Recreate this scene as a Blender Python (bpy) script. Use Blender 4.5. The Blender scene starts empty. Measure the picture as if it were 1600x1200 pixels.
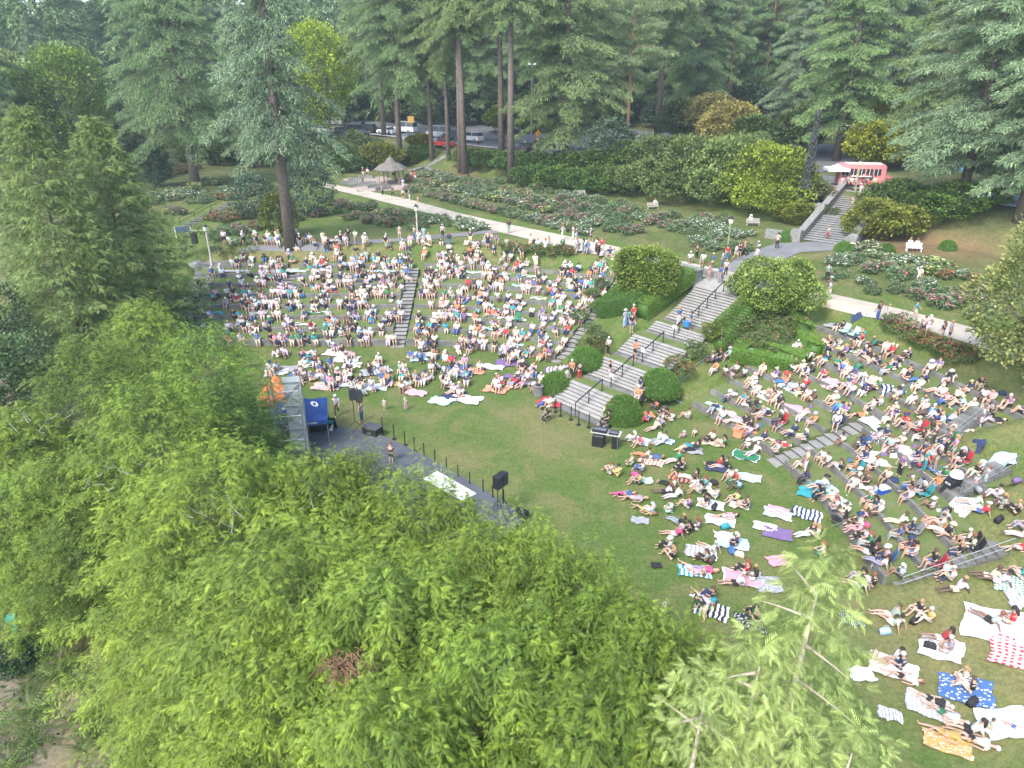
import bpy, bmesh, math, random
import numpy as np
from mathutils import Vector, Matrix

# ------------------------------------------------------------------ camera, world, sun, exposure
scene = bpy.context.scene
COL = scene.collection
PITCH = math.radians(24.5); CAM_H = 22.5; FPX = 1100.0
cam_d = bpy.data.cameras.new('camera'); cam_d.sensor_width = 36; cam_d.lens = 36 * FPX / 1600
cam_d.clip_end = 6000; cam_d.clip_start = .1
cam = bpy.data.objects.new('camera', cam_d); COL.objects.link(cam)
cam.location = (0, 0, CAM_H); cam.rotation_euler = (math.pi / 2 - PITCH, 0, 0)
scene.camera = cam

SUN_EL, SUN_AZ = math.radians(48), math.radians(215)     # azimuth of the sun, clockwise from +Y
world = bpy.data.worlds.new('World'); scene.world = world; world.use_nodes = True
wn = world.node_tree; bg = wn.nodes['Background']
sky = wn.nodes.new('ShaderNodeTexSky'); sky.sky_type = 'NISHITA'; sky.sun_disc = False
sky.sun_elevation = SUN_EL; sky.sun_rotation = SUN_AZ; sky.air_density = 1.0; sky.dust_density = 2.0; sky.ozone_density = .6
wn.links.new(sky.outputs[0], bg.inputs[0]); bg.inputs[1].default_value = .15
sun_d = bpy.data.lights.new('sun', 'SUN'); sun_d.energy = 1.5; sun_d.angle = math.radians(18); sun_d.color = (1, .975, .93)
sun = bpy.data.objects.new('sun', sun_d); COL.objects.link(sun)
sv = Vector((math.sin(SUN_AZ) * math.cos(SUN_EL), math.cos(SUN_AZ) * math.cos(SUN_EL), math.sin(SUN_EL)))
sun.rotation_euler = sv.to_track_quat('Z', 'Y').to_euler(); sun.location = sv * 200
scene.view_settings.view_transform = 'Standard'; scene.view_settings.look = 'None'
scene.view_settings.exposure = 1.88; scene.view_settings.gamma = 1; scene.view_settings.use_curve_mapping = False
scene.cycles.max_bounces = 5; scene.cycles.diffuse_bounces = 3; scene.cycles.transmission_bounces = 3
scene.cycles.transparent_max_bounces = 6; scene.cycles.volume_bounces = 0

rng = np.random.default_rng(7); random.seed(7)
R_ = math.radians

# ------------------------------------------------------------------ terrain
CX, CY = -10.0, 30.0                    # the middle of the amphitheatre's arc
R0, DR, DZ, NT = 27.5, 1.75, .5, 8      # seating tiers
GZ = 5.2                                # height of the rose garden
SX, SY = 4.7, 44.6; AX, AY = .731, .682 # foot and direction of the great staircase

def radius(x, y):
    dx, dy = x - CX, y - CY
    return np.where(dx <= 0, dy, np.where(dy <= 0, dx, np.hypot(np.maximum(dx, 0), np.maximum(dy, 0))))
def sst(a, b, v):
    t = np.clip((v - a) / (b - a), 0, 1); return t * t * (3 - 2 * t)
def theta(x, y):
    dx, dy = x - CX, y - CY
    return np.degrees(np.arctan2(dy, dx))
def tier_of(x, y):
    """index of the seating tier at a point, -1 on the lawn or outside the seating"""
    r = radius(x, y); k = np.floor((r - R0) / DR)
    th = theta(x, y)
    wedge = (th > 34.5) & (th < 59) & (x > CX)
    yend = np.where(k <= 2, 26.4, np.where(k <= 4, 31.0, 35.6))
    bad = (r < R0) | wedge | (x < -31.5) | ((y < yend) & (x > 0)) | (k > NT - 1)
    return np.where(bad, -1, k).astype(int)
def zt(x, y):
    x = np.asarray(x, float); y = np.asarray(y, float)
    r = radius(x, y); n = (x + y) / 1.41421356
    fade = np.where(x > 0, np.clip((y - 10) / 16, 0, 1), 1.0)
    smooth = np.clip((r - 27.0) / 15.3, 0, 1) * GZ
    smooth = smooth * np.where(r > 42.3, np.clip((y + 10) / 36, 0, 1), fade)
    th = theta(x, y)
    wz = np.clip((r - 21.5) / 16.3, 0, 1) * GZ
    w = np.where(x > CX, sst(37.6, 39.6, th) * (1 - sst(52, 59, th)), 0)
    s = smooth * (1 - w) + wz * w
    k = tier_of(x, y)
    top = np.where(k == NT - 1, DZ * NT + np.clip((r - 40) / 2.3, 0, 1) * .0, DZ * (k + 1))
    s = np.where(k >= 0, top, s)
    s = np.where((r > R0 + NT * DR) & (r < 42.6) & (w <= 0) & ~((y < 35.6) & (x > 0)) & (x > -31.5), DZ * NT + np.clip((r - 41.5) / 1.1, 0, 1) * (GZ - DZ * NT), s)
    g = .8 * np.clip((n - 60) / 17, 0, 1) + 3.0 * sst(79, 87, n) + .05 * np.clip(n - 100, 0, 400)
    return s + np.where(r > 30, g, 0)
def zg(x, y): return float(zt(x, y))

def at(u, v, lift=0.0):
    """where the line of sight through a point of the photograph meets the terrain: used to survey positions"""
    a = (u - 800) / FPX; b = (v - 600) / FPX
    d = np.array([a, math.cos(PITCH) - b * math.sin(PITCH), -math.sin(PITCH) - b * math.cos(PITCH)])
    t = np.arange(8, 420, .25)
    px, py, pz = d[0] * t, d[1] * t, CAM_H + d[2] * t
    h = zt(px, py) + lift
    i = int(np.argmax(pz <= h)); 
    if i == 0: i = len(t) - 1
    lo, hi = t[i - 1] if i else t[0], t[i]
    for _ in range(12):
        m = (lo + hi) / 2
        if CAM_H + d[2] * m <= zg(d[0] * m, d[1] * m) + lift: hi = m
        else: lo = m
    return Vector((d[0] * hi, d[1] * hi, zg(d[0] * hi, d[1] * hi)))

# ------------------------------------------------------------------ tagging helpers
def tag(o, label=None, cat=None, group=None, kind=None):
    if label: o['label'] = label
    if cat: o['category'] = cat
    if group: o['group'] = group
    if kind: o['kind'] = kind
    return o
def empty(name, loc=(0, 0, 0), rz=0.0, label=None, cat=None, group=None):
    o = bpy.data.objects.new(name, None); COL.objects.link(o); o.empty_display_size = .3
    o.location = loc; o.rotation_euler = (0, 0, rz)
    return tag(o, label, cat, group)
def link(name, me, parent=None, loc=None, rz=None):
    o = bpy.data.objects.new(name, me); COL.objects.link(o)
    if parent is not None: o.parent = parent
    if loc is not None: o.location = loc
    if rz is not None: o.rotation_euler = (0, 0, rz)
    return o
def copy_tree(o, parent=None):
    c = o.copy(); COL.objects.link(c); c.parent = parent
    for ch in list(o.children): copy_tree(ch, c)
    return c

# ------------------------------------------------------------------ materials
MATS = {}
def new_mat(name):
    m = bpy.data.materials.new(name); m.use_nodes = True
    nt = m.node_tree; b = nt.nodes['Principled BSDF']
    return m, nt, b
def mixrgb(nt, fac, a, b, mode='MIX'):
    n = nt.nodes.new('ShaderNodeMix'); n.data_type = 'RGBA'; n.blend_type = mode
    for s, v in ((n.inputs[0], fac), (n.inputs[6], a), (n.inputs[7], b)):
        if hasattr(v, 'is_output'): nt.links.new(v, s)
        else: s.default_value = v if not isinstance(v, tuple) or len(v) == 4 else (*v, 1)
    return n.outputs[2]
def noise(nt, scale, detail=4, rough=.6, coord='Object', dist=0):
    tc = nt.nodes.new('ShaderNodeTexCoord'); n = nt.nodes.new('ShaderNodeTexNoise')
    n.inputs['Scale'].default_value = scale; n.inputs['Detail'].default_value = detail
    n.inputs['Roughness'].default_value = rough; n.inputs['Distortion'].default_value = dist
    nt.links.new(tc.outputs[coord], n.inputs['Vector']); return n.outputs['Fac']
def ramp(nt, fac, p0, p1):
    n = nt.nodes.new('ShaderNodeMapRange'); nt.links.new(fac, n.inputs[0])
    n.inputs[1].default_value = p0; n.inputs[2].default_value = p1; return n.outputs[0]
def plain(name, col, rough=.6, metal=0.0, var=.25, scale=3.0, bump=0.0):
    """a surface of one colour with a little mottling"""
    if name in MATS: return MATS[name]
    m, nt, b = new_mat(name)
    f = ramp(nt, noise(nt, scale), .3, .7)
    dark = tuple(c * (1 - var) for c in col); lite = tuple(min(.95, c * (1 + var * .6)) for c in col)
    nt.links.new(mixrgb(nt, f, dark, lite), b.inputs['Base Color'])
    b.inputs['Roughness'].default_value = rough; b.inputs['Metallic'].default_value = metal
    if bump:
        bn = nt.nodes.new('ShaderNodeBump'); bn.inputs['Strength'].default_value = bump; bn.inputs['Distance'].default_value = .03
        nt.links.new(noise(nt, scale * 6), bn.inputs['Height']); nt.links.new(bn.outputs[0], b.inputs['Normal'])
    MATS[name] = m; return m
def object_colour(name, rough=.8, pattern=None, second=(.6, .6, .58), scale=6.0):
    """base colour comes from each object's own colour, with woven patterns where asked"""
    if name in MATS: return MATS[name]
    m, nt, b = new_mat(name)
    oi = nt.nodes.new('ShaderNodeObjectInfo'); c = oi.outputs['Color']
    if pattern:
        tc = nt.nodes.new('ShaderNodeTexCoord'); sep = nt.nodes.new('ShaderNodeSeparateXYZ'); nt.links.new(tc.outputs['UV'], sep.inputs[0])
        def wave(out, sc, thr):
            mu = nt.nodes.new('ShaderNodeMath'); mu.operation = 'MULTIPLY'; nt.links.new(out, mu.inputs[0]); mu.inputs[1].default_value = sc
            fr = nt.nodes.new('ShaderNodeMath'); fr.operation = 'FRACT'; nt.links.new(mu.outputs[0], fr.inputs[0])
            g = nt.nodes.new('ShaderNodeMath'); g.operation = 'GREATER_THAN'; nt.links.new(fr.outputs[0], g.inputs[0]); g.inputs[1].default_value = thr
            return g.outputs[0]
        if pattern == 'stripe': c = mixrgb(nt, wave(sep.outputs[0], scale, .5), c, second)
        elif pattern == 'check':
            a = wave(sep.outputs[0], scale, .5); d = wave(sep.outputs[1], scale, .5)
            c = mixrgb(nt, a, c, mixrgb(nt, .55, c, second)); c = mixrgb(nt, d, c, mixrgb(nt, .6, c, second))
        elif pattern == 'dots':
            v = nt.nodes.new('ShaderNodeTexVoronoi'); v.inputs['Scale'].default_value = scale; nt.links.new(tc.outputs['UV'], v.inputs['Vector'])
            c = mixrgb(nt, ramp(nt, v.outputs['Distance'], .35, .3), c, second)
        elif pattern == 'border':
            def edge(out):
                s = nt.nodes.new('ShaderNodeMath'); s.operation = 'SUBTRACT'; nt.links.new(out, s.inputs[0]); s.inputs[1].default_value = .5
                ab = nt.nodes.new('ShaderNodeMath'); ab.operation = 'ABSOLUTE'; nt.links.new(s.outputs[0], ab.inputs[0])
                g = nt.nodes.new('ShaderNodeMath'); g.operation = 'GREATER_THAN'; nt.links.new(ab.outputs[0], g.inputs[0]); g.inputs[1].default_value = .46
                return g.outputs[0]
            c = mixrgb(nt, edge(sep.outputs[0]), c, second); c = mixrgb(nt, edge(sep.outputs[1]), c, second)
    f = ramp(nt, noise(nt, 5), .25, .75)
    c = mixrgb(nt, f, mixrgb(nt, 1.0, c, (.78, .78, .8, 1), 'MULTIPLY'), c)
    nt.links.new(c, b.inputs['Base Color']); b.inputs['Roughness'].default_value = rough
    MATS[name] = m; return m
def leafy(name, trans=.25, rough=.55, vary=.22):
    """leaves: colour from the mesh attribute, shifted a little for each plant, partly translucent"""
    if name in MATS: return MATS[name]
    m, nt, b = new_mat(name)
    a = nt.nodes.new('ShaderNodeAttribute'); a.attribute_name = 'col'
    oi = nt.nodes.new('ShaderNodeObjectInfo')
    hs = nt.nodes.new('ShaderNodeHueSaturation')
    tint = mixrgb(nt, 1.0, a.outputs['Color'], oi.outputs['Color'], 'MULTIPLY')
    nt.links.new(tint, hs.inputs['Color'])
    mr = ramp(nt, oi.outputs['Random'], 0, 1); mr.node.inputs[3].default_value = 1 - vary; mr.node.inputs[4].default_value = 1 + vary
    nt.links.new(mr, hs.inputs['Value'])
    nt.links.new(hs.outputs[0], b.inputs['Base Color']); b.inputs['Roughness'].default_value = rough
    b.inputs['Specular IOR Level'].default_value = .3
    t = nt.nodes.new('ShaderNodeBsdfTranslucent'); nt.links.new(hs.outputs[0], t.inputs[0])
    mx = nt.nodes.new('ShaderNodeMixShader'); mx.inputs[0].default_value = trans
    nt.links.new(b.outputs[0], mx.inputs[1]); nt.links.new(t.outputs[0], mx.inputs[2])
    nt.links.new(mx.outputs[0], nt.nodes['Material Output'].inputs[0])
    MATS[name] = m; return m

LEAF = leafy('leaf', .3); NEEDLE = leafy('needle', .12, vary=.12)
BARK = plain('bark', (.13, .105, .085), .9, var=.4, scale=2.5, bump=.6)
BARK_PALE = plain('bark_pale', (.42, .36, .28), .9, var=.35, scale=3, bump=.4)
BARK_ORANGE = plain('bark_orange', (.26, .15, .085), .9, var=.35, scale=2)
CONCRETE = plain('concrete', (.15, .148, .135), .9, var=.45, scale=1.4, bump=.3)
STONE = plain('stone', (.2, .195, .18), .9, var=.45, scale=5, bump=.5)
METAL_G = plain('grey_metal', (.3, .32, .32), .45, .6)
METAL_B = plain('black_metal', (.02, .02, .022), .45, .3)
WHITE = plain('white_paint', (.75, .75, .73), .5, var=.08)
BLACK = plain('black_case', (.016, .016, .018), .5)

# ------------------------------------------------------------------ mesh building
class MB:
    def __init__(s): s.v = []; s.f = []
    def add(s, vs, fs):
        k = len(s.v); s.v += [tuple(v) for v in vs]; s.f += [tuple(i + k for i in f) for f in fs]; return s
    def box(s, c, d, rz=0, m=None):
        x, y, z = (a / 2 for a in d); cs, sn = math.cos(rz), math.sin(rz)
        vs = []
        for sx, sy, sz in ((-1,-1,-1),(1,-1,-1),(1,1,-1),(-1,1,-1),(-1,-1,1),(1,-1,1),(1,1,1),(-1,1,1)):
            px, py, pz = sx * x, sy * y, sz * z
            q = Vector((px * cs - py * sn, px * sn + py * cs, pz))
            if m is not None: q = m @ q
            vs.append((q[0] + c[0], q[1] + c[1], q[2] + c[2]))
        return s.add(vs, [(0,3,2,1),(4,5,6,7),(0,1,5,4),(1,2,6,5),(2,3,7,6),(3,0,4,7)])
    def tube(s, pts, rad, seg=7, caps=True):
        pts = [Vector(p) for p in pts]; n = len(pts)
        if not hasattr(rad, '__len__'): rad = [rad] * n
        vs = []; fs = []
        ref = Vector((.31, .2, .93))
        for i, p in enumerate(pts):
            t = (pts[min(i + 1, n - 1)] - pts[max(i - 1, 0)]).normalized()
            a = t.cross(ref if abs(t.dot(ref)) < .95 else Vector((1, 0, 0))).normalized(); b = t.cross(a)
            for k in range(seg):
                w = 2 * math.pi * k / seg
                vs.append(p + (a * math.cos(w) + b * math.sin(w)) * rad[i])
        for i in range(n - 1):
            for k in range(seg):
                k2 = (k + 1) % seg
                fs.append((i * seg + k, i * seg + k2, (i + 1) * seg + k2, (i + 1) * seg + k))
        if caps:
            fs.append(tuple(range(seg))[::-1]); fs.append(tuple((n - 1) * seg + k for k in range(seg)))
        return s.add(vs, fs)
    def lathe(s, c, prof, seg=14):
        vs = []; fs = []
        for r, z in prof:
            for k in range(seg):
                w = 2 * math.pi * k / seg; vs.append((c[0] + r * math.cos(w), c[1] + r * math.sin(w), c[2] + z))
        for i in range(len(prof) - 1):
            for k in range(seg):
                k2 = (k + 1) % seg; fs.append((i * seg + k, i * seg + k2, (i + 1) * seg + k2, (i + 1) * seg + k))
        fs.append(tuple(range(seg))[::-1]); fs.append(tuple((len(prof) - 1) * seg + k for k in range(seg)))
        return s.add(vs, fs)
    def prism(s, poly, z0, z1):
        n = len(poly)
        vs = [(p[0], p[1], z0) for p in poly] + [(p[0], p[1], z1) for p in poly]
        return s.add(vs, [tuple(range(n))[::-1], tuple(range(n, 2 * n))] + [(i, (i + 1) % n, n + (i + 1) % n, n + i) for i in range(n)])
    def mesh(s, name, m, smooth=False):
        me = bpy.data.meshes.new(name); me.from_pydata(s.v, [], s.f); me.materials.append(m)
        if smooth: me.polygons.foreach_set('use_smooth', [True] * len(me.polygons))
        me.update(); return me
    def build(s, name, m, parent=None, loc=None, rz=None, smooth=False):
        return link(name, s.mesh(name, m, smooth), parent, loc, rz)

def np_mesh(name, V, F, m, col=None, smooth=False, uv=None):
    """a triangle or quad mesh from arrays, colours per vertex"""
    me = bpy.data.meshes.new(name); k = F.shape[1]
    me.vertices.add(len(V)); me.vertices.foreach_set('co', np.ascontiguousarray(V, dtype=np.float32).ravel())
    me.loops.add(F.size); me.loops.foreach_set('vertex_index', np.ascontiguousarray(F, dtype=np.int32).ravel())
    me.polygons.add(len(F)); me.polygons.foreach_set('loop_start', np.arange(0, F.size, k, dtype=np.int32))
    me.polygons.foreach_set('loop_total', np.full(len(F), k, dtype=np.int32))
    if smooth: me.polygons.foreach_set('use_smooth', np.ones(len(F), dtype=bool))
    me.materials.append(m)
    if col is not None:
        at_ = me.color_attributes.new('col', 'FLOAT_COLOR', 'POINT')
        c4 = np.ones((len(V), 4), dtype=np.float32); c4[:, :3] = col; at_.data.foreach_set('color', c4.ravel())
    me.update(calc_edges=True); return me

def stamp(pos, dirv, size, T, TF, col, roll=None, droop_ref=(0, 0, 1), jit=.12):
    """place the template T (x along dirv, z up) at each position; returns verts, faces, colours"""
    N = len(pos); M = len(T)
    d = dirv / (np.linalg.norm(dirv, axis=1, keepdims=True) + 1e-9)
    up = np.tile(np.array(droop_ref, float), (N, 1)) + rng.normal(0, .25, (N, 3))
    s = np.cross(up, d); s /= np.linalg.norm(s, axis=1, keepdims=True) + 1e-9
    n = np.cross(d, s)
    if roll is not None:
        c, sn = np.cos(roll)[:, None], np.sin(roll)[:, None]; s, n = s * c + n * sn, n * c - s * sn
    sz = np.asarray(size).reshape(N, 1, 1)
    P = pos[:, None, :] + sz * (T[None, :, 0:1] * d[:, None, :] + T[None, :, 1:2] * s[:, None, :] + T[None, :, 2:3] * n[:, None, :])
    V = P.reshape(-1, 3); F = (TF[None] + (np.arange(N) * M)[:, None, None]).reshape(-1, TF.shape[1])
    C = np.repeat(col, M, axis=0) * (1 + rng.uniform(-jit, jit, (N * M, 1)))
    return V, F, C

def frond_template(pairs=6, w=.058, side=.46, ang=40, droop=.35):
    v = []; f = []
    def tri(a, b, c): k = len(v); v.extend((a, b, c)); f.append((k, k + 1, k + 2))
    dz = lambda x: -droop * x * x
    for i in range(pairs):
        x = .08 + .8 * i / pairs; L = side * (1 - .62 * i / pairs)
        for sg in (-1, 1):
            ca, sa = math.cos(R_(ang)), math.sin(R_(ang))
            tx, ty = x + L * ca, sg * L * sa
            tri((x, 0, dz(x)), (x + w * 1.2, 0, dz(x + w)), (tx, ty, dz(tx) - .12 * L))
    tri((.55, -w * .45, dz(.55)), (.55, w * .45, dz(.55)), (1.08, 0, dz(1.08)))
    return np.array(v), np.array(f)
FROND, FROND_F = frond_template()
TUFT = np.array([(-.1,-.12,0),(-.1,.12,0),(1,.02,-.25), (.05,0,.05),(.25,.1,.1),(.7,.5,-.2), (.05,0,.05),(.25,-.1,.1),(.7,-.5,-.2), (.3,-.1,-.05),(.3,.1,-.05),(.55,0,-.6)], float)
TUFT_F = np.array([(0,1,2),(3,4,5),(6,7,8),(9,10,11)])
LEAFQ = np.array([(0,0,0),(.5,.32,.06),(1,0,-.12),(.5,-.32,.06)], float); LEAFQ_F = np.array([(0,1,2),(0,2,3)])

def curve_pts(P0, az, L, rise, droop, n):
    """points of a bough: leaves the trunk at P0, rises then droops, n stations"""
    t = np.linspace(0, 1, n)[:, None]
    h = np.stack([np.cos(az), np.sin(az)]).T if np.ndim(az) else np.array([[math.cos(az), math.sin(az)]])
    xy = P0[None, :2] + h * (L * t)
    z = P0[2] + L * (rise * t - droop * t * t)
    return np.hstack([xy, z])

def cedar_meshes(seed, h, rmax, nb, base_col, tip_col, profile=1.4, fs=.3, tw=.24, bare=.03, dens=1.0, twl=.85, lift=.5, wood_r=.018, droop_k=1.0, top_wood=.8, twig_w=1.0, spikes=0):
    """cedar: boughs that sag and lift at the end, set with flat feathery fans"""
    g = np.random.default_rng(seed)
    pos = []; dr = []; sz = []; cl = []; wood = MB()
    ht = top_wood; wood.tube([(0, 0, -.3), (.05, .02, h * .35 * ht), (-.04, .05, h * .7 * ht), (0, 0, h * .95 * ht)], [h * wood_r, h * wood_r * .75, h * wood_r * .38, .012], 8)
    base_col = np.array(base_col); tip_col = np.array(tip_col)
    for i in range(nb):
        q = (i + g.random()) / nb; z = h * (bare + (1 - bare) * q ** .92)
        az = i * 2.39996 + g.uniform(-.3, .3)
        L = rmax * (1 - (z / h) ** profile) ** .8 * g.uniform(.66, 1.12) + .3
        rise, droop = g.uniform(.05, .3) + .5 * (z / h) ** 2, g.uniform(.25, .5)
        n = max(4, int(L / tw)); c = curve_pts(np.array([0, 0, z]), az, L, rise, droop, n)
        tt = np.linspace(0, 1, n); c[:, 2] += L * .22 * lift * tt ** 4
        if L > 1.2 and g.random() < .6:
            m = max(3, n * 3 // 5)
            wood.tube([c[j] for j in range(0, m, 2)], [max(.006, .028 * twig_w * L / 4 * (1 - j / n)) for j in range(0, m, 2)], 5, False)
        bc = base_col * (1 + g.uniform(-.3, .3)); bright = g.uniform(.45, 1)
        for j in range(1, n):
            t = j / (n - 1)
            if t < .3 and L > 1.5: continue
            for sg in (-1, 1, 0):
                if g.random() > (.9 if sg else .45) * dens: continue
                a2 = az + (sg * R_(g.uniform(25, 80)) * (1 - .3 * t) if sg else g.uniform(-.6, .6))
                el = g.uniform(-.25, .35) if sg else g.uniform(.3, 1.0) * lift
                tl = twl * g.uniform(.4, 1) * (1.15 - .5 * t) * min(1, L / 2 + .3) * (1 if sg else .6)
                m = max(2, int(tl / (fs * .34))); s = (np.arange(m) + .6) / m
                p = c[j] + np.stack([np.cos(a2) * tl * s, np.sin(a2) * tl * s, tl * (el * s - .5 * droop_k * s * s)], 1)
                spread = np.where(np.arange(m) % 2 == 0, 1, -1) * g.uniform(.2, 1.0, m)
                dd = np.stack([np.cos(a2 + spread), np.sin(a2 + spread), el * .6 - .12 - .38 * s * droop_k + g.uniform(-.4, .4, m)], 1)
                pos.append(p); dr.append(dd); sz.append(fs * (1.15 - .35 * s) * g.uniform(.7, 1.2, m))
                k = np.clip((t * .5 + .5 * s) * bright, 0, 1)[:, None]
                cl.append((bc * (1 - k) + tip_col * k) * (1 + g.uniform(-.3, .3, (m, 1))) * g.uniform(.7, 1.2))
        m = 4
        pos.append(np.tile(c[-1], (m, 1))); dr.append(np.stack([np.cos(az + g.uniform(-.7, .7, m)), np.sin(az + g.uniform(-.7, .7, m)), g.uniform(-.3, .6, m)], 1))
        sz.append(fs * g.uniform(.8, 1.2, m)); cl.append(np.tile(tip_col * bright, (m, 1)))
        if spikes and g.random() < spikes and L > .8:      # small upright leader hung with whorls of sprays
            hh = g.uniform(.6, 1.25); rr = hh * g.uniform(.38, .55); base = c[max(1, n - 1 - g.integers(0, max(1, n // 2)))] + np.array([0, 0, -.1])
            for lv in range(8):
                f_ = lv / 8; m = 6 if lv < 6 else 4; aa = g.uniform(0, 6.28, m); r0 = rr * (1 - f_) * g.uniform(.3, .6, m)
                pos.append(base + np.stack([np.cos(aa) * r0, np.sin(aa) * r0, np.full(m, hh * f_)], 1)); dr.append(np.stack([np.cos(aa), np.sin(aa), -.75 + 1.1 * f_ + g.uniform(-.2, .2, m)], 1))
                sz.append(fs * (1.2 - .45 * f_) * g.uniform(.7, 1.25, m)); kk = g.uniform(.35, .95, (m, 1)) * bright; cl.append((bc * (1 - kk) + tip_col * kk) * g.uniform(.85, 1.2))
    for k in range(26):
        a = g.uniform(0, 6.28); pos.append(np.array([[0, 0, h * (.9 + .1 * k / 26)]])); dr.append(np.array([[math.cos(a), math.sin(a), g.uniform(.3, 1.3)]])); sz.append(np.array([fs * 1.2])); cl.append(tip_col[None] * g.uniform(.6, 1))
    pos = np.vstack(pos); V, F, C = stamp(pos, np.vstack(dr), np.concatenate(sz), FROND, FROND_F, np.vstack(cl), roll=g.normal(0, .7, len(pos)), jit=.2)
    return np_mesh('crown', V, F, NEEDLE, C), wood

def fir_meshes(seed, h, rmax, bare, nb, col, tip, step=.42, ts=.7, shape=.8, gap=.15, clump=5, bark=None, sag=.35, trunk_r=.0125):
    """tall conifer with layered sagging boughs hung with tufts"""
    g = np.random.default_rng(seed)
    pos = []; dr = []; sz = []; cl = []; wood = MB()
    lean = g.uniform(-.01, .01, 2) * h
    wood.tube([(0, 0, -.6), (lean[0] * .3, lean[1] * .3, h * .3), (lean[0] * .7, lean[1] * .7, h * .7), (lean[0], lean[1], h)], [h * trunk_r * 1.15, h * trunk_r * .8, h * trunk_r * .45, .03], 9)
    col = np.array(col); tip = np.array(tip)
    for i in range(nb):
        q = (i + g.random()) / nb; z = h * (bare + (1 - bare) * q)
        az = i * 2.39996 + g.uniform(-.5, .5)
        rel = (z / h - bare) / (1 - bare)
        L = rmax * min(1, .55 + rel * 3) * (1 - rel ** 1.5) ** shape * g.uniform(.55, 1.15) + .35
        if g.random() < gap * (1 - rel): L *= .4
        c0 = np.array([lean[0] * z / h, lean[1] * z / h, z])
        n = max(4, int(L / step)); c = curve_pts(c0, az, L, g.uniform(-.1, .2) + .35 * rel, g.uniform(.6, 1.3) * sag, n)
        wood.tube([c[j] for j in range(0, n, 2)], [max(.02, .075 * L / 6 * (1 - j / n)) for j in range(0, n, 2)], 4, False)
        bc = col * (1 + g.uniform(-.28, .28))
        for j in range(1, n):
            t = j / (n - 1)
            if t < .18: continue
            w = L * .30 * (1 - .55 * t) * g.uniform(.7, 1.2); m = clump
            lat = g.uniform(-1, 1, m) * w
            ox = -math.sin(az) * lat; oy = math.cos(az) * lat
            p = c[j] + np.stack([ox + math.cos(az) * np.abs(lat) * .4, oy + math.sin(az) * np.abs(lat) * .4, -.28 * np.abs(lat) - g.random(m) * .7 * ts], 1) + g.normal(0, .16, (m, 3))
            a2 = az + np.clip(lat / (w + .01), -1, 1) * .9
            dd = np.stack([np.cos(a2), np.sin(a2), -.45 + g.uniform(-.5, .5, m)], 1) + g.normal(0, .42, (m, 3))
            pos.append(p); dr.append(dd); sz.append(ts * g.uniform(.5, 1.1, m))
            k = (np.abs(lat) / (w + .01) * .5 + t * .5)[:, None] * g.uniform(.4, 1)
            cl.append((bc * (1 - k) + tip * k) * (1 + g.uniform(-.15, .15, (m, 1))))
    pos = np.vstack(pos); V, F, C = stamp(pos, np.vstack(dr), np.concatenate(sz), TUFT, TUFT_F, np.vstack(cl), roll=g.normal(0, .5, len(pos)))
    return (V, F, C), wood

def clump_cloud(seed, lobes, n, ls, col, tip, up=.5):
    """leaves over the skins of overlapping lobes (x, y, z, rx, ry, rz); light tips outside"""
    g = np.random.default_rng(seed)
    lobes = np.array(lobes, float); area = lobes[:, 3] * lobes[:, 4] + lobes[:, 4] * lobes[:, 5] + lobes[:, 3] * lobes[:, 5]
    idx = g.choice(len(lobes), n, p=area / area.sum())
    d = g.normal(0, 1, (n, 3)); d /= np.linalg.norm(d, axis=1, keepdims=True)
    bump = 1 + .16 * np.sin(d[:, 0] * 9 + idx) * np.sin(d[:, 1] * 8 + 2 * idx) * np.sin(d[:, 2] * 9 + idx)
    rr = g.uniform(.72, 1.03, n) * bump
    L = lobes[idx]; p = L[:, :3] + d * L[:, 3:] * rr[:, None]
    keep = p[:, 2] > .02
    for k in range(len(lobes)):                     # drop leaves deep inside another lobe
        q = (p - lobes[k, :3]) / lobes[k, 3:]
        keep &= ~((np.linalg.norm(q, axis=1) < .68) & (idx != k))
    p, d, idx, rr = p[keep], d[keep], idx[keep], rr[keep]; n = len(p)
    dd = d + g.normal(0, .55, (n, 3)) + np.array([0, 0, up - .5])
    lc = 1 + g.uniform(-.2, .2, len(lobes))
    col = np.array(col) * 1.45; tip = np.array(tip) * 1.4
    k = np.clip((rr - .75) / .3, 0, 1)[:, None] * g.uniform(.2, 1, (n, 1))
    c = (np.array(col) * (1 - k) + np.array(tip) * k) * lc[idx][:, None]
    return stamp(p, dd, ls * g.uniform(.6, 1.25, n), LEAFQ, LEAFQ_F, c, roll=g.uniform(-1.2, 1.2, n))

def dome_lobes(seed, r, h, n, base=.25):
    g = np.random.default_rng(seed); L = [(g.uniform(-.1, .1) * r, g.uniform(-.1, .1) * r, h * .45, r * .66, r * .62, h * .42)]
    for i in range(n):
        a = i * 2.4 + g.uniform(-.3, .3); q = g.uniform(.15, .8); rr = r * g.uniform(.4, .8) * (1 - q * .5)
        L.append((math.cos(a) * rr, math.sin(a) * rr, h * (base + q * (1 - base)) * .86, r * g.uniform(.2, .46), r * g.uniform(.2, .46), h * g.uniform(.12, .26)))
    return L

# ================================================================== SETTING
def in_poly_mask(x, y, cx, cy, r): return np.clip(1.6 - np.hypot(x - cx, y - cy) / r, 0, 1)

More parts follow.
